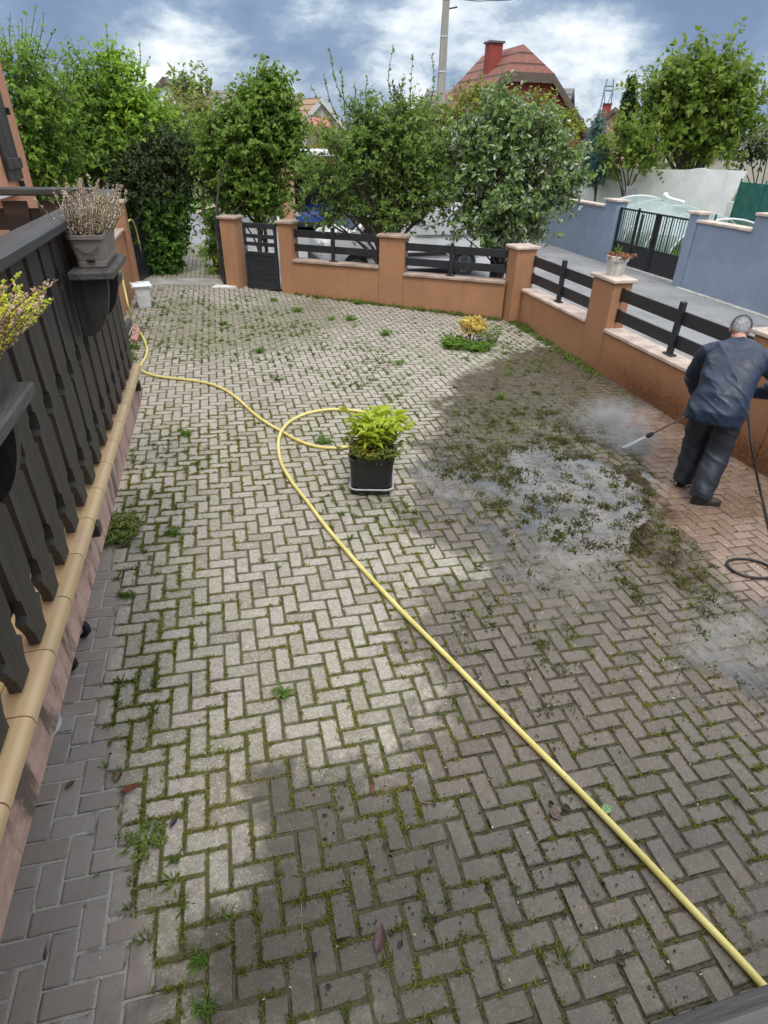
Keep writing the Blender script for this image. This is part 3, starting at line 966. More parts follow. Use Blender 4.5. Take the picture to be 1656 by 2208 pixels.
def slab_mat():
    t = NT('stained_pink_render'); p = t.pos()
    n = t.noise(t.scale(p, (3, 3, .7)), 2.2, 6, .68, .6); n2 = t.noise(p, 14, 5, .7); n3 = t.noise(p, 120, 3, .7)
    c = t.mix(t.step(n2, .35, .7), (.40, .25, .20), (.52, .36, .30)); c = t.mix(t.step(n, .48, .60), c, (.115, .085, .068)); c = t.mix(t.step(n2, .62, .75, 0, .8), c, (.10, .09, .07)); c = t.mix(t.step(n3, .5, .7, 0, .4), c, (.25, .18, .15))
    t.col(c); t.rough(.9); t.normal(t.bump(n3, .4, .003)); return t.m


M_TILE, M_SLAB = tile_mat(), slab_mat()
FZ = 1.455
bal = thing('balcony', (-.9, -1.9, 0), 'raised balcony with ochre tiles and stained pink slab edge, left side', 'balcony')
m = MB(); m.box((-1.0, -2.25, 1.315), (1.70, 4.86, .235)); m.box((1.3, -5.75, 1.315), (6.3, 2.04, .235)); m.build('slab', M_SLAB, bal)
m = MB(); T = .26
for i in range(6):
    for j in range(26):
        x0 = -.215 - T * (i + 1); y0 = .17 - T * (j + 1)
        m.box((x0 + T / 2, y0 + T / 2, FZ - .012), (T - .006, T - .006, .022), 0, .002)
for i in range(17):
    for j in range(7):
        x0 = -.155 + T * i; y0 = -4.40 - T * (j + 1)
        if x0 < 4.2: m.box((x0 + T / 2 + .006, y0 + T / 2, FZ - .012), (T - .006, T - .006, .022), 0, .002)
m.build('floor_tiles', M_TILE, bal)
m = MB()
prof = [(-.215, FZ - .001), (-.140, FZ), (-.130, FZ - .002), (-.121, FZ - .007), (-.115, FZ - .015), (-.113, FZ - .026), (-.113, FZ - .041), (-.120, FZ - .043), (-.215, FZ - .043)]
for j in range(18):
    y1 = .17 - T * j - .0025; y0 = y1 - T + .005
    if y0 < -4.5: break
    m.loft([[(x, y0, z) for x, z in prof], [(x, y1, z) for x, z in prof]])
m.build('edge_tiles', M_TILE, bal, smooth_f=True)
M_SPOUT = simple('dark_spout', (.03, .025, .022), .5)
for px_, py_ in ((200, 1140), (293, 832)):
    q_ = at_x(px_, py_, -.13); m = MB(); m.box((-.15, q_[1], q_[2]), (.10, .055, .06), 0, .004); m.build('drain_spout', M_SPOUT, bal)
for y in (-.2, -3.9):
    m2 = MB(); m2.box((-1.55, y, .55), (.24, .24, 1.3), 0, .005); m2.build('support', M_SLAB, bal)

rl = thing('balcony_railing', (-.16, -2, FZ), 'black chalet-style balcony railing with shaped boards and broad handrail', 'railing')
m = MB(); m.box((-.16, -1.78, 2.490), (.125, 4.80, .045), 0, .009); m.build('handrail', M_DWOODY, rl)
for z in (2.29, 1.958, 1.63):
    m = MB(); m.box((-.2005, -1.78, z), (.034, 4.80, .058), 0, .004); m.build('batten', M_DWOODY, rl)
for y in (.52, -1.55, -4.05):
    m = MB(); m.box((-.262, y, 1.97), (.08, .08, .99), 0, .006); m.build('upright', M_DWOOD, rl)


def picket_profile():
    P = [(0, .044), (.030, .044), (.050, .048), (.075, .060), (.098, .072), (.114, .077), (.130, .056), (.188, .056), (.205, .077), (.30, .081), (.443, .078), (.459, .056), (.517, .056), (.534, .078), (.65, .081), (.776, .078), (.792, .056), (.850, .056), (.867, .078), (1.0, .078)]
    return P


def make_picket():
    z0, z1 = 1.472, 2.468; pr = picket_profile(); pts = [(w, z0 + (z1 - z0) * t) for t, w in pr]
    outl = [(0, y, z) for y, z in pts] + [(0, -y, z) for y, z in reversed(pts)]
    m = MB(); m.slab(outl, (-.032, 0, 0)); return m


pk0 = make_picket().build('picket', M_DWOOD, rl)
base_loc = Vector(pk0.location)
PY = [-2.99 + .2052 * k for k in range(-5, 16)]
rng = random.Random(3)
for i, y in enumerate(PY):
    o = pk0 if i == 0 else pk0.copy()
    if i: col.objects.link(o); o.parent = rl
    o.location = base_loc + Vector((-.150 + .0006 * rng.random(), y - .052 + .003 * (rng.random() - .5), .006 * (rng.random() - .5)))
    o.rotation_euler = (0.005 * (rng.random() - .5), 0, 0.003 * (rng.random() - .5))
# far end of the balcony: cross rail
fr = thing('balcony_railing', (-1.0, .62, FZ), 'short dark brown end railing of the balcony, in front of the house wall', 'railing')
m = MB(); m.box((-.98, .63, 2.497), (1.52, .12, .045), 0, .008); m.build('handrail', M_DWOODX, fr)
M_BROWN = simple('red_brown_wood', (.040, .022, .018), .6, .35, 9, .4, 50, .004, grain=(.12, 1, 1))
for z, h in ((2.33, .13), (1.70, .10)):
    m = MB(); m.box((-1.05, .66, z), (1.38, .03, h), 0, .004); m.build('batten', M_BROWN, fr)
for k in range(7):
    if k == 3: continue
    m = MB(); m.box((-1.62 + k * .215, .63, 1.96), (.15, .026, .96), 0, .003); m.build('picket', M_BROWN, fr)
# rail under the camera
nr_ = thing('balcony_railing', (1.6, -4.2, FZ), 'weathered dark handrail along the front edge of the balcony, bottom right', 'railing')
m = MB(); m.box((1.62, -4.215, 2.425), (3.3, .125, .045), 0, .010); m.build('handrail', M_DWOODX, nr_)
for z in (2.24, 1.64):
    m = MB(); m.box((1.62, -4.24, z), (3.3, .035, .075), 0, .004); m.build('batten', M_DWOODX, nr_)
for k in range(15):
    m = MB(); m.box((.12 + k * .215, -4.20, 1.93), (.155, .026, .94), 0, .003); m.build('picket', M_DWOOD, nr_)

# shelves with flower boxes outside the railing
M_SHELF = simple('weathered_shelf_board', (.085, .078, .072), .75, .6, 14, .9, 60, .006, grain=(1, .14, 1))
M_TAUPE = simple('taupe_plastic', (.205, .175, .160), .42, .12, 4, .04, 200, .001)
M_SOIL = simple('potting_soil', (.028, .02, .014), .95, .5, 20, .9, 60, .01)


def shelf(yc, label):
    t = thing('flower_shelf', (-.04, yc, 2.0), label, 'shelf', 'wooden flower shelves on the balcony railing')
    m = MB(); m.box((-.035, yc, 2.29), (.19, .50, .035), 0, .006); m.build('board', M_SHELF, t)
    for dy in (-.17, .17):
        m = MB(); P = [(-.135, 0, 2.27)]
        for k in range(9):
            a = math.pi / 2 * k / 8
            P.append((-.135 + .155 * math.cos(a) ** .8, 0, 2.27 - .26 * math.sin(a) ** 1.2))
        m.slab([(p[0], yc + dy - .02, p[2]) for p in P], (0, .04, 0)); m.build('bracket', M_DWOOD, t)


def flower_box(yc, label):
    t = thing('flower_box', (-.04, yc, 2.31), label, 'flower pot', 'taupe plastic flower boxes on the railing shelves')
    m = MB()
    def ring(hx, hy, z, r=.02, n=4):
        P = []
        for cx, cy, a0 in ((hx - r, hy - r, 0), (-hx + r, hy - r, 90), (-hx + r, -hy + r, 180), (hx - r, -hy + r, 270)):
            for k in range(n + 1):
                a = rad(a0 + 90 * k / n); P.append((-.037 + cx + r * math.cos(a), yc + cy + r * math.sin(a), z))
        return P
    z = 2.308
    m.loft([ring(.058, .175, z), ring(.062, .18, z + .004), ring(.064, .182, z + .025), ring(.060, .178, z + .026), ring(.072, .196, z + .118), ring(.072, .196, z + .12), ring(.079, .205, z + .122), ring(.080, .206, z + .138), ring(.072, .197, z + .139), ring(.070, .193, z + .112)])
    m.build('box', M_TAUPE, t, smooth_f=True)
    m = MB(); m.loft([ring(.069, .192, z + .108), ring(.069, .192, z + .118)]); m.build('soil', M_SOIL, t)
    m = MB(); m.box((-.037, yc - .184, z + .035), (.034, .02, .012), 0, .003); m.build('overflow_slot', simple('slot_shadow', (.02, .018, .018), .6), t)
    m = MB(); m.tube([(-.085 + .096 * k / 8, yc - .197 + .006 * (1 - abs(k - 4) / 4), z + .095 - .028 * (1 - ((k - 4) / 4) ** 2)) for k in range(9)], .0022, 5); m.build('moulded_line', simple('taupe_groove', (.10, .085, .08), .5), t)
    return t


shelf(-.98, 'weathered wooden shelf under the taupe box of dried heather')
shelf(-2.91, 'weathered wooden shelf end at the left edge, nearest the camera')
flower_box(-.95, 'taupe plastic flower box holding pale dried heather')
flower_box(-2.98, 'taupe plastic flower box holding yellow-green heather, nearest the camera')

# ------------------------------------------------------------------ house on the left
hw = thing('house', (-2.6, 0, 0), 'salmon rendered house wall with dark shutter at the left edge', 'house')
m = MB(); m.box((-3.75, -1.9, 2.3), (4.0, 14.4, 5.4)); m.build('wall', M_HOUSE, hw)
M_SHUT = simple('dark_shutter_wood', (.050, .043, .043), .6, .3, 9, .4, 50, .004, grain=(1, 1, .1))
s0 = at_x(50, 385, -1.72); s1 = at_x(2, 215, -1.72)
SY = s0[1]; SZ0, SZ1 = s0[2] + .0, s0[2] + 1.22
sh = MB()
for k in range(5): sh.box((-1.725, SY - .055 - .112 * k, (SZ0 + SZ1) / 2), (.03, .108, SZ1 - SZ0), 0, .004)
shu = sh.build('shutter', M_SHUT, hw)
for z in (SZ0 + .17, SZ1 - .17):
    m = MB(); m.box((-1.70, SY - .28, z), (.03, .58, .11), 0, .004); m.build('crossbar', M_SHUT, shu)
M_IRON = simple('black_iron', (.012, .012, .013), .5)
m = MB(); m.box((-1.70, SY - .20, SZ0 - .05), (.06, .035, .08), 0, .004); m.build('latch', M_IRON, shu)
m = MB(); m.box((-1.70, SY + .015, SZ0 + .68), (.05, .04, .07), 0, .004); m.build('hinge', M_IRON, shu)
m = MB(); m.box((-1.70, SY - .95, SZ0 - .09), (.16, 1.2, .05), 0, .008); m.build('window_sill', simple('white_sill', (.78, .78, .77), .5, .06), hw)
m = MB(); m.slab([(-6.4, -9.6, 4.95), (-1.3, -9.6, 4.95), (-1.3, 5.9, 4.95), (-6.4, 5.9, 4.95)], (0, 0, .22)); m.build('roof', simple('brown_roof', (.16, .07, .05), .8), hw)

# ------------------------------------------------------------------ vegetation
def unit(v): return v / (np.linalg.norm(v, axis=-1, keepdims=True) + 1e-9)


def leaf_arrays(P, D, N, L, W, fold=.25, droop=.15, far=False):
    D = unit(D); N = unit(N - D * (N * D).sum(1, keepdims=True)); S = np.cross(D, N)
    L = L[:, None]; W = W[:, None]
    if far:
        V = np.stack([P, P + D * L * .5 + S * W * .5, P + D * L, P + D * L * .5 - S * W * .5], 1)
        F = np.array([[0, 1, 2, 3]])
    else:
        tip = P + D * L - N * droop * L
        V = np.stack([P, P + D * L * .33 + S * W * .46 + N * W * fold, P + D * L * .70 + S * W * .36 + N * (W * fold * .8 - droop * L * .35), tip,
                      P + D * L * .70 - S * W * .36 + N * (W * fold * .8 - droop * L * .35), P + D * L * .33 - S * W * .46 + N * W * fold], 1)
        F = np.array([[0, 1, 2, 3], [0, 3, 4, 5]])
    k = V.shape[1]; n = len(V)
    F = (np.arange(n) * k)[:, None, None] + F[None]
    return V.reshape(-1, 3), F.reshape(-1, 4)


class Leaves:
    def __init__(s): s.V = []; s.F = []; s.o = 0

    def add(s, V, F): s.V.append(V); s.F.append(F + s.o); s.o += len(V)

    def mesh(s, name): return np_mesh(name, np.concatenate(s.V), [np.concatenate(s.F)])


def twig_tubes(A, B, ra, rb):
    """thin three-sided sticks from A to B"""
    n = len(A); d = unit(B - A); a = np.where(np.abs(d[:, 2:]) < .9, np.array([[0, 0, 1.]]), np.array([[1., 0, 0]]))
    u = unit(np.cross(d, a)); w = np.cross(d, u); V = []
    for P, r in ((A, ra), (B, rb)):
        for k in range(3):
            t = 2 * math.pi * k / 3; V.append(P + r * (math.cos(t) * u + math.sin(t) * w))
    V = np.stack(V, 1)
    F = np.array([[k, (k + 1) % 3, 3 + (k + 1) % 3, 3 + k] for k in range(3)])
    return V.reshape(-1, 3), ((np.arange(n) * 6)[:, None, None] + F[None]).reshape(-1, 4)


def n3(P, s, seed):
    return (fbm(P[:, 0] * s + P[:, 2] * s * .7, P[:, 1] * s - P[:, 2] * s * .6, seed, 3) + fbm(P[:, 0] * s - 3, P[:, 2] * s + 7, seed + 5, 3)) / 2


M_BARK = simple('grey_brown_bark', (.085, .065, .05), .9, .4, 12, .8, 50, .01, grain=(1, 1, .25))
M_BARKD = simple('dark_bark', (.045, .035, .028), .9, .4, 12, .8, 50, .01, grain=(1, 1, .25))


def tree(name, label, cat, base, lobes, mat, seed, leaf=(.07, .045), twig=.45, per=60, nleaf=12, up=.5, hole=.40, shoots=(), trunk_r=.06, bark=None,
         group=None, stems=1, fold=.25, droop=.15, far=False, shell=(.2, .9), limb=True, out=.9, flat=.6, spread=.12):
    """base: world point. lobes: (world centre, radius). Twigs fill every lobe, leaves sit along the twigs."""
    rng = np.random.default_rng(seed); base = np.asarray(base, float)
    root = thing(name, base, label, cat, group)
    lv = Leaves(); wd = Leaves(); mb = MB()
    big = max(r for _, r in lobes)
    for si in range(stems):
        off = np.array([rng.normal(0, spread), rng.normal(0, spread), 0]) if stems > 1 else np.zeros(3)
        for li, (c, r) in enumerate(lobes):
            if not limb or (stems > 1 and li % stems != si): continue
            c = np.asarray(c, float); c = c.copy()
            mid = base + off + (c - base) * .5 + np.array([0, 0, .12 * np.linalg.norm(c - base)]) * (.3 + .7 * rng.random()) - np.array([(c - base)[0], (c - base)[1], 0]) * .25
            path = spline([base + off - np.array([0, 0, .1]), base + off * 1.2 + np.array([0, 0, .25 * max(.3, c[2] - base[2])]), mid, c + rng.normal(0, r * .15, 3)], 4)
            r0 = trunk_r * (.55 + .45 * r / big); mb.tube(path, list(np.linspace(r0, r0 * .22, len(path))), 6, cap=False)
    for c, r in lobes:
        c = np.asarray(c, float); r = max(.5 * r, r - .40 * twig)
        n = max(6, int(per * (r / twig) ** 2 * 1.1))
        d = unit(rng.normal(size=(n, 3))); s = c + d * (r * rng.uniform(shell[0], shell[1], (n, 1)) ** .8) * np.array([1, 1, .95])
        hn = n3(s, .75 / max(.3, twig), seed); keep = hn > hole * (.92 + .16 * rng.random(n)) ; d, s = d[keep], s[keep]; n = len(s)
        td = unit(d * out + np.array([0, 0, up]) + rng.normal(0, .45, (n, 3))); tl = twig * rng.uniform(.55, 1.25, (n, 1))
        e = s + td * tl
        V, F = twig_tubes(s - td * tl * .5, e, .0055 * twig / .45, .0015); wd.add(V, F)
        k = nleaf; t = rng.uniform(-.15, 1.02, (n, k, 1)); a = rng.uniform(0, 2 * math.pi, (n, k, 1))
        P = s[:, None] + td[:, None] * tl[:, None] * t; P[..., 2] -= (.10 * twig * t[..., 0] ** 2)
        ax = np.where(np.abs(td[:, 2:]) < .9, np.array([[0, 0, 1.]]), np.array([[1., 0, 0]])); u = unit(np.cross(td, ax)); w = np.cross(td, u)
        D = td[:, None] * .55 + (np.cos(a) * u[:, None] + np.sin(a) * w[:, None]) * .9 + np.array([0, 0, -droop * 1.2])
        N = np.array([0, 0, flat]) + d[:, None] * .45 + rng.normal(0, .42, (n, k, 3))
        P, D, N = P.reshape(-1, 3), D.reshape(-1, 3), N.reshape(-1, 3); m = len(P)
        sz = rng.uniform(.62, 1.25, m)
        lv.add(*leaf_arrays(P, D, N, leaf[0] * sz, leaf[1] * sz * rng.uniform(.8, 1.15, m), fold, droop, far))
    for (p0, p1, dens) in shoots:
        p0, p1 = np.asarray(p0, float), np.asarray(p1, float); L = np.linalg.norm(p1 - p0)
        bend = rng.normal(0, .06 * L, 3); path = np.array(spline([p0, (p0 + p1) / 2 + bend, p1], 10))
        mb.tube(path, list(np.linspace(.010, .003, len(path))), 5, cap=False)
        k = int(L / (leaf[0] * .30) * dens); t = rng.uniform(.05, 1, k); idx = t * (len(path) - 1.001); i = idx.astype(int); fr_ = (idx - i)[:, None]
        P = path[i] * (1 - fr_) + path[i + 1] * fr_; td = unit(path[np.minimum(i + 1, len(path) - 1)] - path[i]); a = rng.uniform(0, 6.28, (k, 1))
        u = unit(np.cross(td, np.array([[.3, 1., .1]]))); w = np.cross(td, u); D = td * .8 + (np.cos(a) * u + np.sin(a) * w) * .8
        sz = rng.uniform(.6, 1.1, k) * (1.05 - .35 * t)
        lv.add(*leaf_arrays(P, D, rng.normal(0, .6, (k, 3)) + np.array([0, 0, .6]), leaf[0] * sz, leaf[1] * sz, fold, droop, far))
    link('crown', lv.mesh('crown'), mat, root)
    wm = mb.mesh('trunk', 'all') if mb.v else None
    Vw, Fw = np.concatenate(wd.V), np.concatenate(wd.F)
    if wm is not None:
        V0 = np.array([v.co[:] for v in wm.vertices]); F0 = [tuple(p.vertices) for p in wm.polygons]
        q = np.array([f for f in F0 if len(f) == 4])
        me = np_mesh('trunk', np.concatenate([V0, Vw]), [q, Fw + len(V0)], smooth_f=True); bpy.data.meshes.remove(wm)
    else: me = np_mesh('trunk', Vw, [Fw])
    link('trunk', me, bark or M_BARK, root)
    return root


def PL(D, items, dz=0.0):
    """lobes measured at horizontal distance D: (px, py, radius px[, extra distance])"""
    out = []
    for it in items:
        x, y, r = it[:3]; d = D + (it[3] if len(it) > 3 else 0)
        c = at_d(x, y, d); out.append((c, r / FPX * np.linalg.norm(c - CAM)))
    return out


def base_at(x, D, z=None):
    c = at_d(x, 420, D); return np.array([c[0], c[1], gz(c[0], c[1]) - .05 if z is None else z])


def SH(D, items, dens=1.0):
    out = []
    for x0, y0, x1, y1 in items:
        out.append((at_d(x0, y0, D), at_d(x1, y1, D), dens))
    return out


G_MID = leaf_mat('leaf_mid_green', (.045, .085, .018), (.105, .175, .030), hue2=(.14, .21, .035))
G_BRIGHT = leaf_mat('leaf_bright_green', (.060, .115, .018), (.145, .235, .035), hue2=(.18, .26, .035))
G_DARK = leaf_mat('leaf_dark_green', (.016, .026, .011), (.038, .055, .020), hue2=(.045, .06, .022), trans=.15)
G_LILAC = leaf_mat('leaf_lilac', (.042, .074, .015), (.098, .158, .028), back=(.13, .19, .06), hue2=(.125, .19, .032))
G_APPLE = leaf_mat('leaf_apple', (.046, .078, .018), (.115, .170, .036), back=(.15, .20, .10), hue2=(.11, .18, .04))
G_WHITE = leaf_mat('leaf_white_underside', (.050, .080, .022), (.108, .158, .042), back=(.44, .50, .36), hue2=(.09, .15, .045), trans=.18, rough=.42)
G_GOLD = leaf_mat('leaf_golden_conifer', (.095, .125, .016), (.20, .235, .028), hue2=(.20, .23, .03), trans=.2, gain=1.25)
G_BLUE = leaf_mat('needle_blue_spruce', (.040, .075, .070), (.085, .135, .125), hue2=(.07, .11, .10), trans=.1)
G_CYP = leaf_mat('cypress_green', (.012, .022, .010), (.026, .042, .016), trans=.1)
G_BIG = leaf_mat('leaf_olive_green', (.035, .062, .012), (.095, .140, .024), hue2=(.13, .165, .028))
G_OLIVE = leaf_mat('leaf_hedge_olive', (.060, .070, .018), (.125, .135, .034), hue2=(.15, .13, .045))
G_FAR = leaf_mat('leaf_far_green', (.06, .085, .028), (.12, .15, .045), trans=.2)

tree('tall_shrub', 'tall loose shrub with thin twiggy top rising beside the house wall', 'tree', base_at(60, 14.5),
     PL(14.5, [(40, 150, 60), (15, 230, 75), (90, 250, 65), (40, 330, 75), (120, 330, 65), (95, 395, 55), (-45, 210, 85), (130, 200, 45), (30, 400, 60)]), G_MID, 11,
     leaf=(.085, .05), twig=.50, per=75, nleaf=12, hole=0.4, shoots=SH(14.5, [(60, 160, 78, 8), (85, 160, 118, 62), (50, 150, 48, 40), (20, 140, 5, 60), (110, 180, 150, 110), (75, 140, 95, 30), (30, 170, 22, 25)], .45), stems=3)
tree('hedge_tree', 'mid green bushy tree between twiggy shrub and bright vine-leaved shrub', 'tree', base_at(175, 16.2),
     PL(16.2, [(165, 215, 60), (160, 290, 80), (205, 350, 75), (150, 390, 70), (190, 170, 40), (230, 290, 60)]), G_MID, 12,
     leaf=(.080, .05), twig=.55, per=95, nleaf=15, hole=0.34, shoots=SH(16.2, [(185, 170, 176, 110), (205, 170, 212, 120)], .6), stems=3)
tree('vine_maple', 'bright yellow-green leafy shrub with upright sprouts above the dark bush', 'tree', base_at(290, 16.4),
     PL(16.4, [(258, 185, 52), (240, 150, 38), (285, 235, 62), (325, 265, 50), (350, 295, 40), (280, 300, 62), (220, 240, 45)]), G_BRIGHT, 13,
     leaf=(.088, .074), twig=.50, per=80, nleaf=13, hole=0.33, shoots=SH(16.4, [(235, 150, 229, 48), (250, 160, 246, 90), (290, 190, 301, 92), (310, 210, 325, 118), (275, 170, 272, 120)], .8), stems=3, bark=M_BARKD)
tree('dark_shrub', 'dark purple-green shrub with bare twigs above the ivy hedge', 'shrub', base_at(335, 15.9),
     PL(15.6, [(325, 345, 52), (372, 355, 48), (305, 400, 52), (385, 315, 42), (402, 375, 34), (395, 420, 26), (350, 425, 50), (260, 400, 48), (235, 430, 45)]), G_DARK, 14,
     leaf=(.075, .04), twig=.42, per=110, nleaf=14, hole=0.28, stems=4, bark=M_BARKD, up=.25)
tree('ivy_hedge', 'leafy ivy-covered hedge standing behind the open left gate leaf', 'hedge', base_at(345, 15.7),
     PL(15.7, [(345, 450, 42), (362, 480, 36), (345, 515, 40), (340, 555, 40), (318, 590, 40), (366, 430, 36), (320, 480, 45), (352, 590, 28), (330, 610, 26), (300, 520, 40), (375, 520, 20), (300, 575, 30)]), leaf_mat('leaf_ivy', (.030, .062, .016), (.07, .13, .028), hue2=(.09, .17, .03)), 15,
     leaf=(.085, .07), twig=.34, per=120, nleaf=12, hole=0.2, stems=3, up=-.1, droop=.4, flat=.2, shell=(.5, 1.0))
tree('fern_bush', 'bright fern-like bush left of the right gate pillar', 'shrub', base_at(470, 15.4),
     PL(15.4, [(462, 500, 24), (470, 540, 28), (455, 468, 18), (474, 578, 26), (452, 545, 22), (484, 505, 20), (462, 600, 18)]), G_BRIGHT, 16,
     leaf=(.11, .028), twig=.34, per=80, nleaf=16, hole=.2, stems=4, droop=.3)
tree('lilac', 'dense mid green heart-leaved lilac standing behind the wicket gate', 'tree', base_at(530, 15.2),
     PL(15.2, [(525, 300, 80), (575, 245, 62), (588, 195, 40), (475, 330, 52), (605, 320, 58), (545, 400, 72), (490, 410, 48), (575, 425, 48), (640, 345, 34), (450, 290, 30), (620, 260, 38), (545, 250, 50), (440, 380, 26), (455, 420, 22)]), G_LILAC, 17,
     leaf=(.086, .068), twig=.42, per=100, nleaf=14, hole=0.28, stems=6, spread=.28, droop=.3, shoots=SH(15.2, [(585, 190, 590, 145), (575, 200, 560, 165), (605, 205, 622, 172)], .8))
tree('apple_tree', 'loose apple tree with many upright water shoots in front of the van', 'tree', base_at(832, 13.2),
     PL(13.2, [(775, 335, 75), (715, 320, 48), (850, 330, 70), (765, 400, 62), (690, 395, 46), (880, 415, 62), (830, 450, 58), (648, 452, 24), (705, 470, 30), (655, 375, 24), (800, 270, 50), (870, 270, 48), (735, 440, 40), (920, 350, 50), (790, 465, 40), (950, 430, 44), (900, 470, 36)]), G_APPLE, 18,
     leaf=(.078, .048), twig=.42, per=120, nleaf=13, hole=0.36, trunk_r=.085,
     shoots=SH(13.2, [(770, 260, 710, 104), (745, 250, 735, 145), (720, 270, 668, 180), (730, 260, 698, 160), (860, 240, 848, 102), (885, 250, 890, 115), (915, 260, 932, 118), (800, 240, 792, 165), (830, 240, 822, 200), (900, 280, 912, 200), (760, 230, 765, 180), (690, 300, 655, 230), (860, 250, 872, 160), (840, 470, 760, 470), (730, 430, 640, 452), (760, 450, 660, 470)], .95))
tree('whitebeam', 'large rounded tree with white-backed leaves leaning over the corner of the wall', 'tree', base_at(1092, 13.4),
     PL(13.2, [(1085, 270, 66), (1078, 215, 34), (1138, 312, 62), (1180, 285, 36), (1030, 340, 58), (1108, 410, 84), (1185, 385, 58), (1000, 405, 42), (1228, 340, 30), (1060, 470, 58), (1128, 475, 54), (1005, 465, 36), (1092, 530, 30), (1040, 510, 30, -.3), (968, 345, 28), (1218, 415, 38), (1120, 245, 26), (1005, 290, 36), (1250, 385, 24), (985, 500, 20, -.3)]), G_WHITE, 19,
     leaf=(.112, .066), twig=.40, per=92, nleaf=11, hole=.36, stems=4, spread=.14, trunk_r=.06, droop=.34, fold=.30, flat=.15, bark=M_BARKD,
     shoots=SH(13.2, [(1075, 210, 1082, 152), (1180, 265, 1200, 205), (1235, 330, 1272, 305), (1105, 235, 1128, 178), (970, 330, 935, 300), (1050, 230, 1035, 190), (1250, 390, 1282, 380), (1150, 270, 1165, 215), (1200, 440, 1250, 470)], 1.0))
tree('golden_conifer', 'bright golden-green conifer behind the white-leaved tree, left of the red house gable', 'tree', base_at(1035, 21),
     PL(21, [(1035, 240, 42), (1000, 260, 38), (1068, 222, 30), (1038, 205, 24), (1010, 225, 30), (1060, 280, 44), (1080, 330, 50), (1040, 330, 46)]), G_GOLD, 20, leaf=(.16, .05), twig=.45, per=60, nleaf=12, hole=.3, far=True, up=.8)
tree('golden_conifer', 'golden-green conifer in front of the red house gable wall', 'tree', base_at(1165, 21.5),
     PL(21.5, [(1150, 245, 34), (1188, 250, 28), (1125, 225, 22), (1175, 280, 42), (1215, 270, 26), (1240, 282, 22), (1150, 330, 50), (1200, 330, 40)]), G_GOLD, 21, leaf=(.16, .05), twig=.45, per=60, nleaf=12, hole=.3, far=True, up=.8)
tree('spruce', 'small blue-grey spruce between whitebeam and big round tree', 'tree', base_at(1286, 30),
     PL(30, [(1286, 345, 26), (1286, 318, 22), (1286, 292, 17), (1287, 270, 11), (1287, 254, 7), (1285, 365, 28)]), G_BLUE, 22, leaf=(.15, .035), twig=.34, per=110, nleaf=20, hole=.1, far=True, up=.3)
tree('cypress', 'slim dark cypress left of the big round tree', 'tree', base_at(1352, 33),
     PL(33, [(1364, 175, 5), (1362, 190, 8), (1359, 206, 10), (1356, 224, 12), (1353, 242, 13), (1350, 262, 14), (1348, 284, 14), (1347, 306, 14)]), G_CYP, 23, leaf=(.15, .06), twig=.22, per=130, nleaf=14, hole=.0, far=True, up=1.2)
tree('walnut_tree', 'big round olive-green tree behind the white garden wall, upper right', 'tree', base_at(1476, 31),
     PL(31, [(1470, 175, 52), (1540, 165, 44), (1425, 205, 48), (1585, 205, 46), (1505, 230, 80), (1595, 262, 44), (1440, 270, 52), (1550, 292, 50), (1620, 215, 30), (1480, 305, 44), (1500, 135, 26), (1560, 130, 20), (1405, 235, 34), (1395, 270, 34)]), G_BIG, 24,
     leaf=(.26, .14), twig=1.0, per=100, nleaf=13, hole=0.33, trunk_r=.20, far=True, droop=.2)
tree('hazel_bush', 'low yellow-green bush left below the big round tree', 'shrub', base_at(1350, 29),
     PL(29, [(1340, 305, 40), (1380, 315, 38), (1312, 335, 24), (1405, 330, 34), (1360, 340, 34), (1335, 345, 26)]), G_BIG, 25, leaf=(.20, .11), twig=.7, per=50, nleaf=12, hole=.33, far=True, stems=4)
tree('dark_bush', 'dark bush at the right edge beyond the white garden wall', 'shrub', base_at(1630, 33),
     PL(33, [(1615, 320, 26), (1640, 330, 24), (1590, 340, 22), (1665, 320, 26)]), G_DARK, 26, leaf=(.22, .12), twig=.7, per=50, nleaf=12, hole=.3, far=True, stems=3)
tree('olive_hedge', 'olive-brown hedge behind the carport, below the far roofs', 'hedge', base_at(690, 26),
     PL(26, [(690, 297, 30), (645, 297, 28), (735, 302, 30), (780, 300, 30), (610, 300, 26), (830, 298, 28), (880, 290, 30), (930, 285, 30)]), G_OLIVE, 27, leaf=(.17, .10), twig=.6, per=50, nleaf=12, hole=.25, far=True, stems=6)
tree('young_tree', 'pale round tree beyond the vine-leaved shrub, left of the grey roof', 'tree', base_at(412, 34),
     PL(34, [(405, 195, 32), (432, 180, 24), (385, 190, 24), (450, 200, 18), (415, 215, 30)]), G_FAR, 28, leaf=(.24, .14), twig=.8, per=50, nleaf=11, hole=.38, far=True)
tree('olive_hedge', 'mixed olive hedge left of the lilac, below the grey roof', 'hedge', base_at(440, 25),
     PL(25, [(440, 262, 40), (405, 270, 40), (470, 290, 40), (420, 310, 42), (380, 240, 36), (455, 330, 40)]), G_OLIVE, 29, leaf=(.16, .10), twig=.6, per=46, nleaf=12, hole=.32, far=True, stems=5)
tree('conifer', 'narrow dark conifer behind the apple tree shoots', 'tree', base_at(856, 27),
     PL(27, [(856, 195, 6), (856, 212, 9), (856, 232, 12), (856, 255, 14), (856, 280, 16)]), G_CYP, 30, leaf=(.18, .05), twig=.4, per=60, nleaf=12, hole=.1, far=True, up=.6)
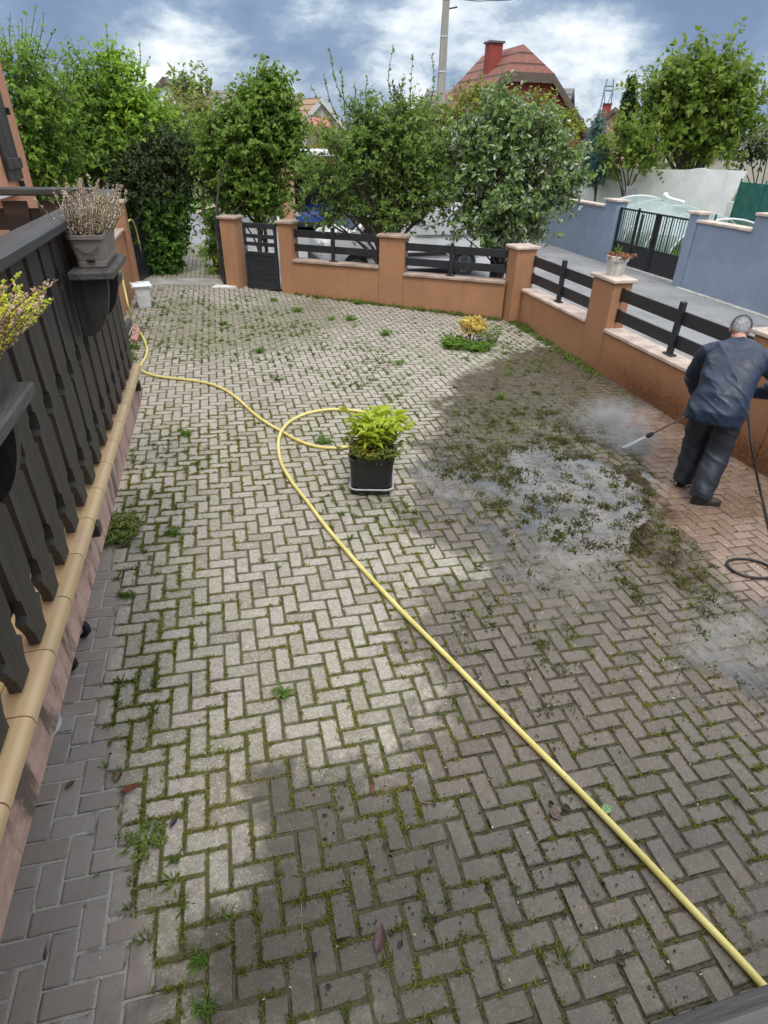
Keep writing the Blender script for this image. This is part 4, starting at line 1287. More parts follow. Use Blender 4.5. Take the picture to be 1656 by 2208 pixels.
tree('street_bush', 'grey-green bush behind the apple tree, right of the carport', 'shrub', base_at(925, 22),
     PL(22, [(920, 250, 32), (955, 260, 34), (900, 270, 30), (985, 300, 34), (940, 310, 36), (870, 300, 34), (900, 350, 40), (950, 370, 44), (860, 370, 40), (1000, 350, 40), (910, 400, 40)]), G_FAR, 31, leaf=(.13, .07), twig=.5, per=80, nleaf=12, hole=0.28, far=True, stems=3)

tree('hedge_tree', 'mid green hedge filling the gap between the dark bush and the lilac', 'tree', base_at(300, 17.5),
     PL(17.5, [(130, 300, 70), (220, 290, 70), (300, 300, 70), (370, 320, 60), (100, 400, 70), (200, 390, 70), (300, 400, 70), (375, 260, 30), (60, 330, 70)]), G_MID, 32, leaf=(.11, .07), twig=.55, per=80, nleaf=11, hole=.3, stems=5, spread=.8, limb=False)

# ------------------------------------------------------------------ neighbour's property across the street
M_BLUEWALL = render_plaster('grey_blue_render', (.25, .30, .39))
M_WHITEWALL = render_plaster('white_render', (.86, .85, .83))
M_BLACK = simple('black_gate_paint', (.012, .013, .015), .4, .2, 8, .05, 200, .001)
GX = 12.0


def gzz(y): return float(gz(GX, y))


nw = thing('street_wall', (12.1, 8, -.25), 'grey-blue rendered wall with pale coping along the far side of the street, right of the black gate', 'wall')
m = MB(); m.prism([(12.0, 7.72), (12.25, 7.72), (12.25, 9.46), (12.0, 9.46)], -.7, 1.27); m.build('low_section', M_BLUEWALL, nw)
m = MB(); m.prism([(12.0, -14), (12.25, -14), (12.25, 7.72), (12.0, 7.72)], -.9, 1.60); m.build('tall_section', M_BLUEWALL, nw)
m = MB(); m.box((12.12, 8.59, 1.30), (.36, 1.78, .06), 0, .01); m.box((12.12, -3.14, 1.63), (.36, 21.7, .06), 0, .01); m.build('coping', M_CAP2, nw)
m = MB(); m.box((12.12, 9.62, .45), (.30, .32, 2.0)); q = m.build('pillar', M_BLUEWALL, nw)
m = MB(); m.box((12.12, 9.62, 1.47), (.42, .44, .06), 0, .01); m.build('cap', M_CAP2, q)
nw2 = thing('street_wall', (12.1, 15, -.25), 'grey-blue rendered wall left of the black gate, partly behind the white-leaved tree', 'wall')
m = MB(); m.prism([(12.0, 13.6), (12.25, 13.6), (12.25, 24), (12.0, 24)], -.7, 1.24); m.build('section', M_BLUEWALL, nw2)
m = MB(); m.box((12.12, 18.8, 1.27), (.36, 10.4, .06), 0, .01); m.build('coping', M_CAP2, nw2)
m = MB(); m.box((12.14, 13.28, .43), (.34, .62, 2.0)); q = m.build('pillar', M_BLUEWALL, nw2)
m = MB(); m.box((12.14, 13.28, 1.46), (.46, .74, .06), 0, .01); m.build('cap', M_CAP2, q)
gt = thing('barred_gate', (12.1, 11.3, -.25), 'black barred double gate with solid lower panels between the grey-blue walls', 'gate')
for y0, y1 in ((9.82, 11.10), (11.14, 12.94)):
    m = MB(); zb = -.17; zt = 1.30
    for y in (y0 + .03, y1 - .03): m.box((12.1, y, (zb + zt) / 2), (.05, .06, zt - zb), 0, .004)
    for z in (zb + .03, .40, zt - .02): m.box((12.1, (y0 + y1) / 2, z), (.04, y1 - y0, .045), 0, .004)
    m.box((12.1, (y0 + y1) / 2, .6), (.05, .05, 1.5)) if y1 > 12 else None
    lf = m.build('leaf_frame', M_BLACK, gt)
    m = MB(); m.box((12.1, (y0 + y1) / 2, (zb + .41) / 2), (.012, y1 - y0 - .1, .41 - zb)); m.build('lower_panel', M_BLACK, lf)
    nb = int((y1 - y0) / .105)
    for k in range(1, nb):
        m = MB(); m.tube([(12.1, y0 + (y1 - y0) * k / nb, .40), (12.1, y0 + (y1 - y0) * k / nb, 1.29)], .011, 6); m.build('bar', M_BLACK, lf)
m = MB(); m.box((12.04, 11.12, .62), (.05, .10, .16), 0, .006); m.build('lock', M_BLACK, gt)
# garden behind
sheet('lawn', [(12.3, -2), (24, -2), (26, 20), (12.3, 24)], -.03, simple('lawn_grass', (.095, .135, .045), .95, .35, 3, .8, 90, .02), .8, kind='structure')
sheet('drive', [(12.25, 9.3), (16.5, 9.3), (16.5, 11.2), (12.25, 13.2)], -.015, simple('pale_paving', (.40, .38, .36), .9, .25, 4), .2, kind='structure')
kb = MB()
for y in np.arange(-14, 9.3, .5):
    kb.box((11.93, y + .25, gzz(y) - .015), (.13, .49, .05), 0, .01)
kb.build('wall_footing', simple('footing_concrete', (.48, .46, .43), .9), kind='structure')
W0, W1 = at_d(1230, 366, 31.5), at_d(1612, 365, 28.5)
ww = thing('garden_wall', ((W0[0] + W1[0]) / 2, (W0[1] + W1[1]) / 2, 0), 'long white garden wall with gently waved top behind the pool cover', 'wall')
u_ = (W1 - W0)[:2]; LW = np.linalg.norm(u_); u_ /= LW; n_ = np.array([u_[1], -u_[0]])
if n_ @ (CAM[:2] - W0[:2]) < 0: n_ = -n_
m = MB(); tops = []
N = 60
for k in range(N + 1):
    s = k / N; x_ = 1230 + (1612 - 1230) * s
    z = 2.02 + .10 * s + .07 * math.exp(-((x_ - 1400) / 14) ** 2) + .06 * math.exp(-((x_ - 1520) / 14) ** 2) + .02 * math.sin(s * 9)
    tops.append((*(W0[:2] + u_ * LW * s), z))
out = [(W0[0], W0[1], -.6)] + tops + [(*(W1[:2] + u_ * -.35), .9), (*(W1[:2] - u_ * .35), -.6)]
m.slab(out, (-n_[0] * .2, -n_[1] * .2, 0)); m.build('wall_panel', M_WHITEWALL, ww)
M_STONE = simple('ochre_ornament', (.42, .33, .20), .9, .3, 30)
for px_, py_, w_, h_ in ((1303, 383, .10, .34), (1324, 371, .20, .24), (1333, 378, .09, .20), (1370, 384, .07, .17), (1345, 416, .05, .12)):
    d_ = ray(px_, py_)[:2]; t_ = ((W0[:2] - CAM[:2]) @ n_) / (d_ @ n_); p_ = CAM + ray(px_, py_) * t_
    m = MB(); P_ = []
    for k in range(12):
        a = 2 * math.pi * k / 12; P_.append((p_[0] + u_[0] * w_ * math.cos(a) + n_[0] * .004, p_[1] + u_[1] * w_ * math.cos(a) + n_[1] * .004, p_[2] + h_ * math.sin(a)))
    m.slab(P_, (n_[0] * .03, n_[1] * .03, 0)); m.build('ornament', M_STONE, ww)
lw2 = thing('low_wall', at_d(1640, 450, 24), 'low white wall below the green screen fence at the right edge', 'wall')
A_, B_ = at_d(1570, 434, 28.2), at_d(1760, 436, 24.5)
m = MB(); d_ = B_ - A_; m.slab([(A_[0], A_[1], -.7), (B_[0], B_[1], -.7), (B_[0], B_[1], A_[2]), (A_[0], A_[1], A_[2])], (.12, .12, 0)); m.build('wall_panel', M_WHITEWALL, lw2)
gf = thing('screen_fence', at_d(1640, 410, 27), 'green mesh screen fence at the right edge beside the white garden wall', 'fence')
A_, B_ = at_d(1598, 392, 27.5), at_d(1790, 392, 24)
M_GREENF = simple('green_screen', (.02, .13, .105), .7, .3, 4, .3, 60)
m = MB(); m.slab([(A_[0], A_[1], .2), (B_[0], B_[1], .2), (B_[0], B_[1], A_[2]), (A_[0], A_[1], A_[2])], (.02, .02, 0)); m.build('screen', M_GREENF, gf)
for s in (0, .33, .66, 1):
    p_ = A_ + (B_ - A_) * s; m = MB(); m.tube([(p_[0], p_[1], -.5), (p_[0], p_[1], A_[2] + .1)], .03, 6); m.build('post', M_GREENF, gf)

# pool enclosure: stepped clear arches
pe = thing('pool_cover', (15.2, 9.9, -.3), 'telescopic clear pool cover with white arched ribs behind the black gate', 'pool cover')


def clear_mat():
    t = NT('clear_polycarbonate'); t.col((.62, .74, .74)); t.rough(.12); t.b.inputs['Specular IOR Level'].default_value = .7
    tr = t.node('ShaderNodeBsdfTransparent'); tr.inputs['Color'].default_value = (.80, .90, .90, 1)
    mx = t.node('ShaderNodeMixShader'); mx.inputs[0].default_value = .45
    t.l.new(tr.outputs[0], mx.inputs[1]); t.l.new(t.b.outputs[0], mx.inputs[2]); t.l.new(mx.outputs[0], t.out.inputs['Surface']); return t.m


M_CLEAR = clear_mat(); M_WHITE = simple('white_paint', (.80, .80, .80), .45, .05, 4, .03)
E0 = at_d(1362, 470, 25.8); E1 = at_d(1562, 490, 19.6)         # long axis along the view's right
ax = (E1 - E0)[:2]; LA = np.linalg.norm(ax); ax /= LA; nx_ = np.array([-ax[1], ax[0]])
cz = -.35
for k in range(4):
    s0, s1 = LA * (k / 4) - .3, LA * ((k + 1) / 4) + .05 - .3; Rw, Rh = 1.75 - .06 * k, 1.66 - .03 * k
    def arch(s, e=0):
        P = []
        for j in range(17):
            a = math.pi * j / 16; w = -math.cos(a) * (Rw + e); h = math.sin(a) ** .75 * (Rh + e)
            p = E0[:2] + ax * s + nx_ * (w + .3); P.append((p[0], p[1], cz + h))
        return P
    a0, a1 = arch(s0), arch(s1)
    me = bpy.data.meshes.new('clear_panel'); me.from_pydata(a0 + a1, [], [(j, j + 1, 17 + j + 1, 17 + j) for j in range(16)]); me.polygons.foreach_set('use_smooth', [True] * 16)
    link('clear_panel', me, M_CLEAR, pe)
    for s in ((s0, s1) if k == 3 else (s0,)):
        m = MB(); m.tube(arch(s, .01), .022, 6); m.build('rib', M_WHITE, pe)
lg = thing('lounge_chair', at_d(1365, 425, 27.5), 'grey folding lounge chair back in front of the white garden wall', 'chair')
c_ = at_d(1366, 418, 27.5); M_CHAIR = simple('grey_textilene', (.20, .20, .20), .8)
m = MB(); m.slab([c_ + np.array(v) for v in ((-.28, 0, -.26), (.22, .0, -.26), (.18, .1, .26), (-.32, .1, .26))], (0, .03, 0)); m.build('backrest', M_CHAIR, lg)
m = MB(); m.tube([c_ + np.array((-.3, -.05, -.30)), c_ + np.array((.24, -.05, -.30))], .02, 6); m.tube([c_ + np.array((-.3, -.05, -.3)), c_ + np.array((-.75, -.3, -.36))], .02, 6); m.tube([c_ + np.array((.2, -.05, -.3)), c_ + np.array((.2, -.05, -1.6))], .02, 6); m.tube([c_ + np.array((-.7, -.3, -.36)), c_ + np.array((-.7, -.3, -1.6))], .02, 6); m.build('frame', M_CHAIR, lg)
c_ = at_d(1440, 425, 20.5); m = MB(); m.tube([at_d(1434, 422, 24.5), at_d(1446, 428, 24.3), at_d(1475, 436, 23.6)], .05, 6); m.ball(at_d(1435, 421, 24.5), .09, 8, 6)
tag(m.build('pool_roller', M_WHITE), 'white roller arm on top of the clear pool cover', 'pool roller')
for (px_, py_, D_, r_, mt, lab, sd_) in ((1318, 535, 22.0, 17, G_BRIGHT, 'bright green garden bush seen through the left part of the black gate', 41), (1352, 520, 23, 13, G_GOLD, 'yellow-flowering bush seen through the middle of the black gate', 42), (1395, 520, 22.6, 15, G_MID, 'mid green garden bush seen through the black gate, behind its centre post', 43), (1430, 540, 21.4, 12, G_BRIGHT, 'small light green bush seen through the right part of the black gate', 44)):
    c_ = at_d(px_, py_, D_)
    tree('garden_bush', lab, 'shrub', (c_[0], c_[1], gz(c_[0], c_[1]) - .05), PL(D_, [(px_, py_, r_), (px_ - 10, py_ + 8, r_ * .8), (px_ + 10, py_ + 9, r_ * .8)]), mt, sd_, leaf=(.09, .05), twig=.2, per=40, nleaf=9, hole=.2, stems=2, trunk_r=.012)
wf = thing('wire_fence', at_d(1400, 430, 16.5), 'thin dark wire fence with posts in front of the pool cover', 'fence')
for px_ in (1322, 1392, 1405, 1460, 1473, 1571):
    DF = 21.3 - (px_ - 1322) * .012; a_ = at_d(px_, 372 if px_ > 1500 else 372 if px_ < 1330 else 385, DF); m = MB(); m.tube([(a_[0], a_[1], -.5), (a_[0], a_[1], a_[2] - .9)], .022, 6); m.build('post', simple('green_post', (.015, .035, .03), .5), wf)

# ------------------------------------------------------------------ carport, blue car, white van
M_SALMON = render_plaster('salmon_carport_render', (.50, .27, .18))
cp = thing('carport', (4.4, 20, 0), 'low flat-roofed carport with white fascia and salmon beam behind the lilac', 'carport')
CY = 18.6
pA, pB = at_y(612, 336, CY), at_y(760, 334, CY)
ztop = at_y(680, 324, CY)[2]; zf = at_y(680, 336, CY)[2]; zb = at_y(680, 350, CY)[2]
xL, xR = pA[0] - .2, pB[0] + 1.8
m = MB(); m.box(((xL + xR) / 2, CY + 2.6, (ztop + zf) / 2), (xR - xL + .3, 5.6, ztop - zf), 0, .01); m.build('roof', M_WHITE, cp)
m = MB(); m.box(((xL + xR) / 2, CY + .15, (zf + zb) / 2 - .03), (xR - xL, .25, zf - zb + .02)); m.build('beam', M_SALMON, cp)
for x_ in (xL + .28, xR - .3):
    m = MB(); m.box((x_, CY + .15, (zb - .4) / 2), (.42, .26, zb + .4)); m.build('post', M_SALMON, cp)
m = MB(); m.box(((xL + xR) / 2, CY + 5.2, 1.0), (xR - xL, .15, 2.8)); m.box((xL + .05, CY + 2.7, 1.0), (.1, 5.0, 2.8)); m.build('rear_wall', simple('dark_rear_wall', (.10, .085, .075), .9), cp)
m = MB(); m.tube([(xL - .12, CY - .03, zf), (xL - .12, CY - .03, -.2)], .05, 8); m.build('downpipe', M_WHITE, cp)
M_TYRE = simple('tyre_rubber', (.015, .015, .016), .8, .2, 20); M_RIM = simple('rim_alloy', (.45, .45, .46), .35, .1, metal=.8); M_GLASS = glass_mat('dark_glass', (.02, .03, .035), .04)


def vehicle(name, label, cat, org, rz, prof, Wd, paint, wins, wheels, wr, extra, group=None):
    """side profile (x forward, z) given a body width with tumblehome; wins: side windows and screens"""
    t = thing(name, org, label, cat, group); ca, sa = math.cos(rz), math.sin(rz)
    def tf(p): return (org[0] + p[0] * ca - p[1] * sa, org[1] + p[0] * sa + p[1] * ca, org[2] + p[2])
    zmax = max(p[1] for p in prof); zs = .85
    def half(z): return Wd / 2 * (1 - .13 * max(0, (z - zs) / max(.1, zmax - zs)) ** 1.2) * (1 - .05 * max(0, (.45 - z) / .45))
    m = MB(); rings = []
    for f_, ins in ((-1, .05), (-1, 0), (1, 0), (1, .05)):
        cx = sum(p[0] for p in prof) / len(prof); cz_ = sum(p[1] for p in prof) / len(prof)
        rings.append([tf((cx + (x - cx) * (1 - ins * .5), f_ * (half(z) + (.0 if ins else -.035)) if ins == 0 else f_ * half(z), cz_ + (z - cz_) * (1 - ins * .7))) for x, z in prof])
    rings = [rings[0], rings[1], rings[2], rings[3]]
    # broad middle: put the full profile slightly inboard, a reduced one at full width
    m.loft(rings); m.build('body', paint, t, smooth_f=True)
    for nm, poly, side in wins:
        for sg in ((1, -1) if side == 's' else (0,)):
            m = MB()
            if sg: P = [tf((x, sg * (half(z) + .012), z)) for x, z in poly]; m.slab(P, np.array([-sa, ca, 0]) * sg * .012)
            else: P = [tf(p) for p in poly]; m.slab(P, np.array(tf((.02, 0, .02))) - np.array(tf((0, 0, 0))))
            m.build(nm, M_GLASS, t)
    for x in wheels:
        for sg in (1, -1):
            c = tf((x, sg * (Wd / 2 - .10), wr)); a_ = (-sa * sg, ca * sg, 0)
            w = MB(); w.lathe(c, [(wr * .6, -.09), (wr * .96, -.10), (wr, -.07), (wr, .07), (wr * .96, .105), (wr * .62, .10)], 20, a_); wo = w.build('tyre', M_TYRE, None, smooth_f=True)
            wo.name = 'wheel'; wo.parent = t; wo.data.transform(Matrix.Translation(Vector(tuple(-wloc(t)))))
            r_ = MB(); r_.lathe(c, [(.05, .085), (wr * .35, .10), (wr * .60, .085), (wr * .64, .10)], 16, a_); r_.build('rim', M_RIM, wo)
    for nm, mt, boxes in extra:
        for (c, s) in boxes:
            m = MB(); m.box(tf(c), s, rz, .02); m.build(nm, mt, t)
    return t


M_VAN = simple('white_van_paint', (.70, .71, .73), .28, .06, 2, .02, 100); M_BLUECAR = simple('blue_car_paint', (.02, .06, .28), .25, .1, 2, .02)
M_LAMP = simple('lamp_glass', (.60, .60, .58), .15, .05); M_REDL = simple('red_lamp', (.35, .02, .015), .25, .05); M_BLKP = simple('black_trim', (.02, .02, .021), .6)
van_prof = [(2.15, .25), (2.22, .50), (2.18, .80), (1.95, 1.00), (1.42, 1.12), (.72, 1.72), (.45, 1.83), (-1.9, 1.86), (-2.2, 1.80), (-2.24, 1.0), (-2.24, .28), (-1.9, .22)]
vp = at_y(820, 440, 11.3)
vehicle('van', 'white delivery van parked on the street behind the apple tree', 'van', (4.95, 11.45, gz(4.9, 11.4) - .03), math.pi + .06, van_prof, 1.78, M_VAN,
        [('side_window', [(1.28, 1.08), (.80, 1.58), (.30, 1.62), (.30, 1.08)], 's'), ('windscreen', [(1.46, -.70, 1.13), (1.46, .70, 1.13), (.80, .62, 1.70), (.80, -.62, 1.70)], 'c')], (1.42, -1.40), .33,
        [('headlight', M_LAMP, [((2.08, .62, .78), (.20, .34, .20)), ((2.08, -.62, .78), (.20, .34, .20))]), ('bumper', M_BLKP, [((2.16, 0, .38), (.18, 1.70, .22))]), ('mirror', M_BLKP, [((1.12, .98, 1.16), (.12, .18, .20)), ((1.12, -.98, 1.16), (.12, .18, .20))]),
         ('panel_recess', simple('van_panel', (.62, .63, .65), .3, .05), [((-1.0, .893, 1.28), (1.9, .012, .55)), ((-1.0, -.893, 1.28), (1.9, .012, .55))]), ('rub_strip', M_BLKP, [((-.2, .905, .58), (3.2, .02, .09)), ((-.2, -.905, .58), (3.2, .02, .09))]),
         ('door_handle', M_BLKP, [((.42, .905, 1.0), (.16, .02, .04)), ((.42, -.905, 1.0), (.16, .02, .04))]), ('rear_lamp', M_REDL, [((-2.22, .78, 1.0), (.06, .12, .45)), ((-2.22, -.78, 1.0), (.06, .12, .45))])])
car_prof = [(1.95, .25), (2.0, .5), (1.9, .72), (1.05, .88), (.45, 1.32), (-.3, 1.46), (-1.3, 1.42), (-1.85, .95), (-1.98, .8), (-2.0, .3), (-1.7, .22)]
cp_ = at_y(676, 440, 20.2)
vehicle('car', 'dark blue car parked inside the carport', 'car', (cp_[0], 20.9, -.1), -math.pi / 2 - .1, car_prof, 1.7, M_BLUECAR,
        [('side_window', [(.95, .92), (.42, 1.26), (-.25, 1.38), (-1.2, 1.34), (-1.55, .95)], 's'), ('windscreen', [(1.02, -.60, .92), (1.02, .60, .92), (.47, .52, 1.31), (.47, -.52, 1.31)], 'c')], (1.2, -1.2), .31,
        [('headlight', M_LAMP, [((1.9, .62, .66), (.16, .34, .14)), ((1.9, -.62, .66), (.16, .34, .14))]), ('bumper', M_BLKP, [((1.95, 0, .36), (.14, 1.5, .16))]), ('mirror', M_BLUECAR, [((.80, .92, .98), (.10, .16, .13)), ((.80, -.92, .98), (.10, .16, .13))])])
# planks and verge seen through the gateway
sheet('verge', W2([(405, 448), (470, 446), (470, 438), (405, 440)]), .0, simple('verge_grass', (.12, .21, .05), .95, .3, 6, .8, 90, .02), .25, kind='structure')
m = MB(); a_, b_ = gp(425, 462), gp(472, 448, .25); m.tube([a_ + [0, 0, .05], b_ + [0, 0, .1]], .06, 4)
tag(m.build('plank', simple('raw_timber', (.50, .40, .28), .8)), 'pale timber plank lying across the lane beyond the gateway', 'plank')

# ------------------------------------------------------------------ houses
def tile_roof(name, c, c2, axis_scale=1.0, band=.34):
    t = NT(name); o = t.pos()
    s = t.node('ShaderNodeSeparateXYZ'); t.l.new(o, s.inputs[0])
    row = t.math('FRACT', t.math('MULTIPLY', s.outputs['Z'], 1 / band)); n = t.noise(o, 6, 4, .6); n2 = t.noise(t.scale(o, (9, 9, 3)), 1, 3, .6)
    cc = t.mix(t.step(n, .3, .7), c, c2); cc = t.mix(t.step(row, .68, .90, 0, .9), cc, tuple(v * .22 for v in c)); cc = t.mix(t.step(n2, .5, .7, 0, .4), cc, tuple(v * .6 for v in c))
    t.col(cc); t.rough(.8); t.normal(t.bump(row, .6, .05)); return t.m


def house(name, label, ap, ridge_dir, length, hw_, ridge_z, eave_z, wall_m, roof_m, trim_m, hip=.0, over=.35, ground=-1.5, windows=(), chimney=None, thick=.18, skylight=None):
    """ap: front ridge point (x, y); ridge_dir: unit 2d vector pointing AWAY from the front gable"""
    rd = np.array(ridge_dir, float); rd /= np.linalg.norm(rd); sdv = np.array([rd[1], -rd[0]]); ap = np.array(ap[:2], float)
    if hip: ap = ap - rd * hip * hw_ * .9
    t = thing(name, (*(ap + rd * length / 2), ground), label, 'house')
    def P(s, w, z): q = ap + rd * s + sdv * w; return (q[0], q[1], z)
    slope = (ridge_z - eave_z) / hw_; hz = ridge_z - hip * (ridge_z - eave_z)       # foot of the half hip
    wz = hip * hw_
    wi = hw_ - over; zi = eave_z + over * slope
    m = MB()
    for s in (over, length - over):
        pass
    wt = lambda w: ridge_z - slope * abs(w) - .02
    front = [P(over, -wi, ground), P(over, -wi, wt(wi)), P(over, -wz if hip else 0, min(hz, wt(wz)) - .02), P(over, wz if hip else 0.001, min(hz, wt(wz)) - .02), P(over, wi, wt(wi)), P(over, wi, ground)]
    back_ = [P(length - over, *((-wi, ground))), P(length - over, -wi, wt(wi)), P(length - over, -.01, ridge_z - .04), P(length - over, .01, ridge_z - .04), P(length - over, wi, wt(wi)), P(length - over, wi, ground)]
    m.loft([front, back_]); m.build('wall', wall_m, t)
    rf = MB(); hs = (ridge_z - hz) / slope * .9 if hip else 0
    for sg in (1, -1):
        poly = [P(hs, 0, ridge_z), P(length, 0, ridge_z), P(length, sg * hw_, eave_z), P(0, sg * hw_, eave_z)]
        if hip: poly = [P(hs, 0, ridge_z), P(length, 0, ridge_z), P(length, sg * hw_, eave_z), P(0, sg * hw_, eave_z), P(0, sg * wz, hz)]
        rf.slab(poly, (0, 0, thick))
    if hip: rf.slab([P(hs, 0, ridge_z), P(0, -wz, hz), P(0, wz, hz)], (0, 0, thick))
    ro = rf.build('roof', roof_m, t)
    for sg in (1, -1):
        a0 = (wz, hz) if hip else (0, ridge_z)
        for s in (-.03, length):
            z0 = a0 if s < 1 else (0, ridge_z); m = MB()
            m.slab([P(s, sg * z0[0], z0[1] + thick * .9), P(s, sg * hw_, eave_z + thick * .9), P(s, sg * hw_, eave_z - .18), P(s, sg * z0[0], z0[1] - .18)], tuple(np.array([*(rd * .06), 0]))); m.build('bargeboard', trim_m, ro)
    if hip:
        m = MB(); m.slab([P(-.03, -wz, hz + thick), P(-.03, wz, hz + thick), P(-.03, wz, hz - .18), P(-.03, -wz, hz - .18)], tuple(np.array([*(rd * .06), 0]))); m.build('bargeboard', trim_m, ro)
    if chimney:
        s, w, h, sz = chimney; m = MB(); q = P(s, w, 0); m.box((q[0], q[1], ridge_z - .8 + h / 2), (sz, sz, h + 1.6), math.atan2(rd[1], rd[0])); ch = m.build('chimney', chimney_m, t)
        m = MB(); m.box((q[0], q[1], ridge_z + h + .04), (sz + .14, sz + .14, .08), math.atan2(rd[1], rd[0])); m.build('chimney_cap', simple('chimney_cap', (.12, .11, .11), .7), ch)
    for (w, z, ww_, wh) in windows:
        m = MB(); m.slab([P(over - .03, w - ww_ / 2, z), P(over - .03, w + ww_ / 2, z), P(over - .03, w + ww_ / 2, z + wh), P(over - .03, w - ww_ / 2, z + wh)], tuple(-np.array([*rd, 0]) * .04)); f_ = m.build('window', M_WHITE, t)
        m = MB(); m.slab([P(over - .075, w - ww_ / 2 + .06, z + .06), P(over - .075, w + ww_ / 2 - .06, z + .06), P(over - .075, w + ww_ / 2 - .06, z + wh - .06), P(over - .075, w - ww_ / 2 + .06, z + wh - .06)], tuple(-np.array([*rd, 0]) * .01)); m.build('pane', M_GLASS, f_)
    if skylight:
        for (s, w, sl, wl_) in skylight:
            z = lambda w_: ridge_z - slope * abs(w_) + thick + .05
            m = MB(); m.slab([P(s, w, z(w)), P(s + sl, w, z(w)), P(s + sl, w + np.sign(w) * wl_, z(abs(w) + wl_)), P(s, w + np.sign(w) * wl_, z(abs(w) + wl_))], (0, 0, .06)); f_ = m.build('skylight', M_WHITE, ro)
            e = .12; m = MB(); w2 = np.sign(w); m.slab([P(s + e, w + w2 * e, z(abs(w) + e) + .07), P(s + sl - e, w + w2 * e, z(abs(w) + e) + .07), P(s + sl - e, w + w2 * (wl_ - e), z(abs(w) + wl_ - e) + .07), P(s + e, w + w2 * (wl_ - e), z(abs(w) + wl_ - e) + .07)], (0, 0, .012)); m.build('pane', M_GLASS, f_)
    return t


chimney_m = simple('red_chimney_render', (.30, .055, .042), .85, .15, 3)
M_REDWALL = simple('red_house_render', (.34, .062, .058), .9, .15, 2, .3, 90)
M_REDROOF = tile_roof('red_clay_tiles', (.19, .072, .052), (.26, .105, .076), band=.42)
M_TRIM = simple('brown_bargeboard', (.13, .095, .075), .7, .2)
A = at_d(1128, 106, 34.0); Bk = at_d(1035, 131, 38.6)
zr = A[2]; rdv = (Bk - A)[:2]; LR = np.linalg.norm(rdv)
house('red_house', 'red house with half-hipped red tiled roof and red chimney', A, rdv, LR * 1.15, 3.65, zr, zr - 3.4, M_REDWALL, M_REDROOF, M_TRIM, hip=.32, chimney=(LR * .50, -.8, .30, .62), windows=((1.4, zr - 3.6, 1.0, 1.0), (-1.4, zr - 3.6, 1.0, 1.0)), skylight=((LR * .55, -3.0, .9, .75), (LR * .78, -3.0, .9, .75)))
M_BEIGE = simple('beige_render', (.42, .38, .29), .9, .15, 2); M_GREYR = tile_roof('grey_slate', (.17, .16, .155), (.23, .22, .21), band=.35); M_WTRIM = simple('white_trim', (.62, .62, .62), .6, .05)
A = at_d(1237, 196, 42); house('beige_house', 'beige house gable with thin grey roof right of the red house', A, (-.75, .66), 9, 4.4, A[2], A[2] - 4.3, M_BEIGE, M_GREYR, simple('dark_verge', (.10, .10, .11), .6), over=.15, thick=.12)
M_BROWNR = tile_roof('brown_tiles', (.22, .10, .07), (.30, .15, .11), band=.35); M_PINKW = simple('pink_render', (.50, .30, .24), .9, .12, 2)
A = at_d(1326, 236, 62); house('pink_house', 'small pink gabled house far off left of the slim cypress', A, (.6, .8), 9, 4.0, A[2], A[2] - 3.2, M_PINKW, M_BROWNR, M_TRIM, over=.3, chimney=(5.5, -1.2, .6, .7))
A = at_d(1662, 250, 60); house('brown_roofed_house', 'brown-roofed house at the right edge behind the big round tree', A, (.9, .45), 12, 4.0, A[2], A[2] - 3.0, simple('cream_render', (.55, .50, .42), .9, .1, 2), M_BROWNR, M_WTRIM, over=.3)
A = at_d(652, 208, 46); house('grey_roofed_house', 'long grey-roofed building with white verge above the lilac', A, (at_d(440, 200, 45) - A)[:2], np.linalg.norm((at_d(440, 200, 45) - A)[:2]), 4.2, A[2], A[2] - 3.4, simple('grey_render', (.35, .34, .33), .9, .1, 2), tile_roof('weathered_slate', (.19, .165, .155), (.25, .225, .21), band=.3), M_WTRIM, over=.2, thick=.14)
A = at_d(694, 215, 40); house('cottage', 'small cottage gable with rusty brown roof left of the apple tree shoots', A, (-.35, .95), 8, 2.5, A[2], A[2] - 2.1, simple('pale_boarding', (.50, .47, .47), .9, .12, 3), tile_roof('rusty_tiles', (.32, .18, .11), (.40, .25, .16), band=.3), M_WTRIM, over=.15, windows=((.5, A[2] - 2.0, .9, .7),), thick=.12)
pa, pb = at_d(665, 256, 37), at_d(712, 256, 36.5)
pr_ = thing('lean_to', (*pa[:2], 0), 'pink-red sheet roof of a lean-to below the cottage gable', 'shed')
m = MB(); q0, q1 = at_d(668, 277, 35.4), at_d(716, 277, 35); m.slab([pa, pb, q1, q0], (0, 0, .06)); m.build('roof', simple('pink_sheet_roof', (.44, .12, .13), .6, .15, 4), pr_)
m = MB(); m.prism([q0[:2], q1[:2], pb[:2], pa[:2]], -1, [q0[2] - .02, q1[2] - .02, pb[2] - .02, pa[2] - .02]); m.build('wall', simple('shed_boards', (.25, .20, .16), .9), pr_)
A = at_d(352, 172, 48); house('white_gabled_house', 'white house gable peeping over the hedge between vine-leaved shrub and pale tree', A, (.2, 1), 9, 3.6, A[2], A[2] - 3.0, M_WHITEWALL, M_GREYR, M_TRIM, over=.2)
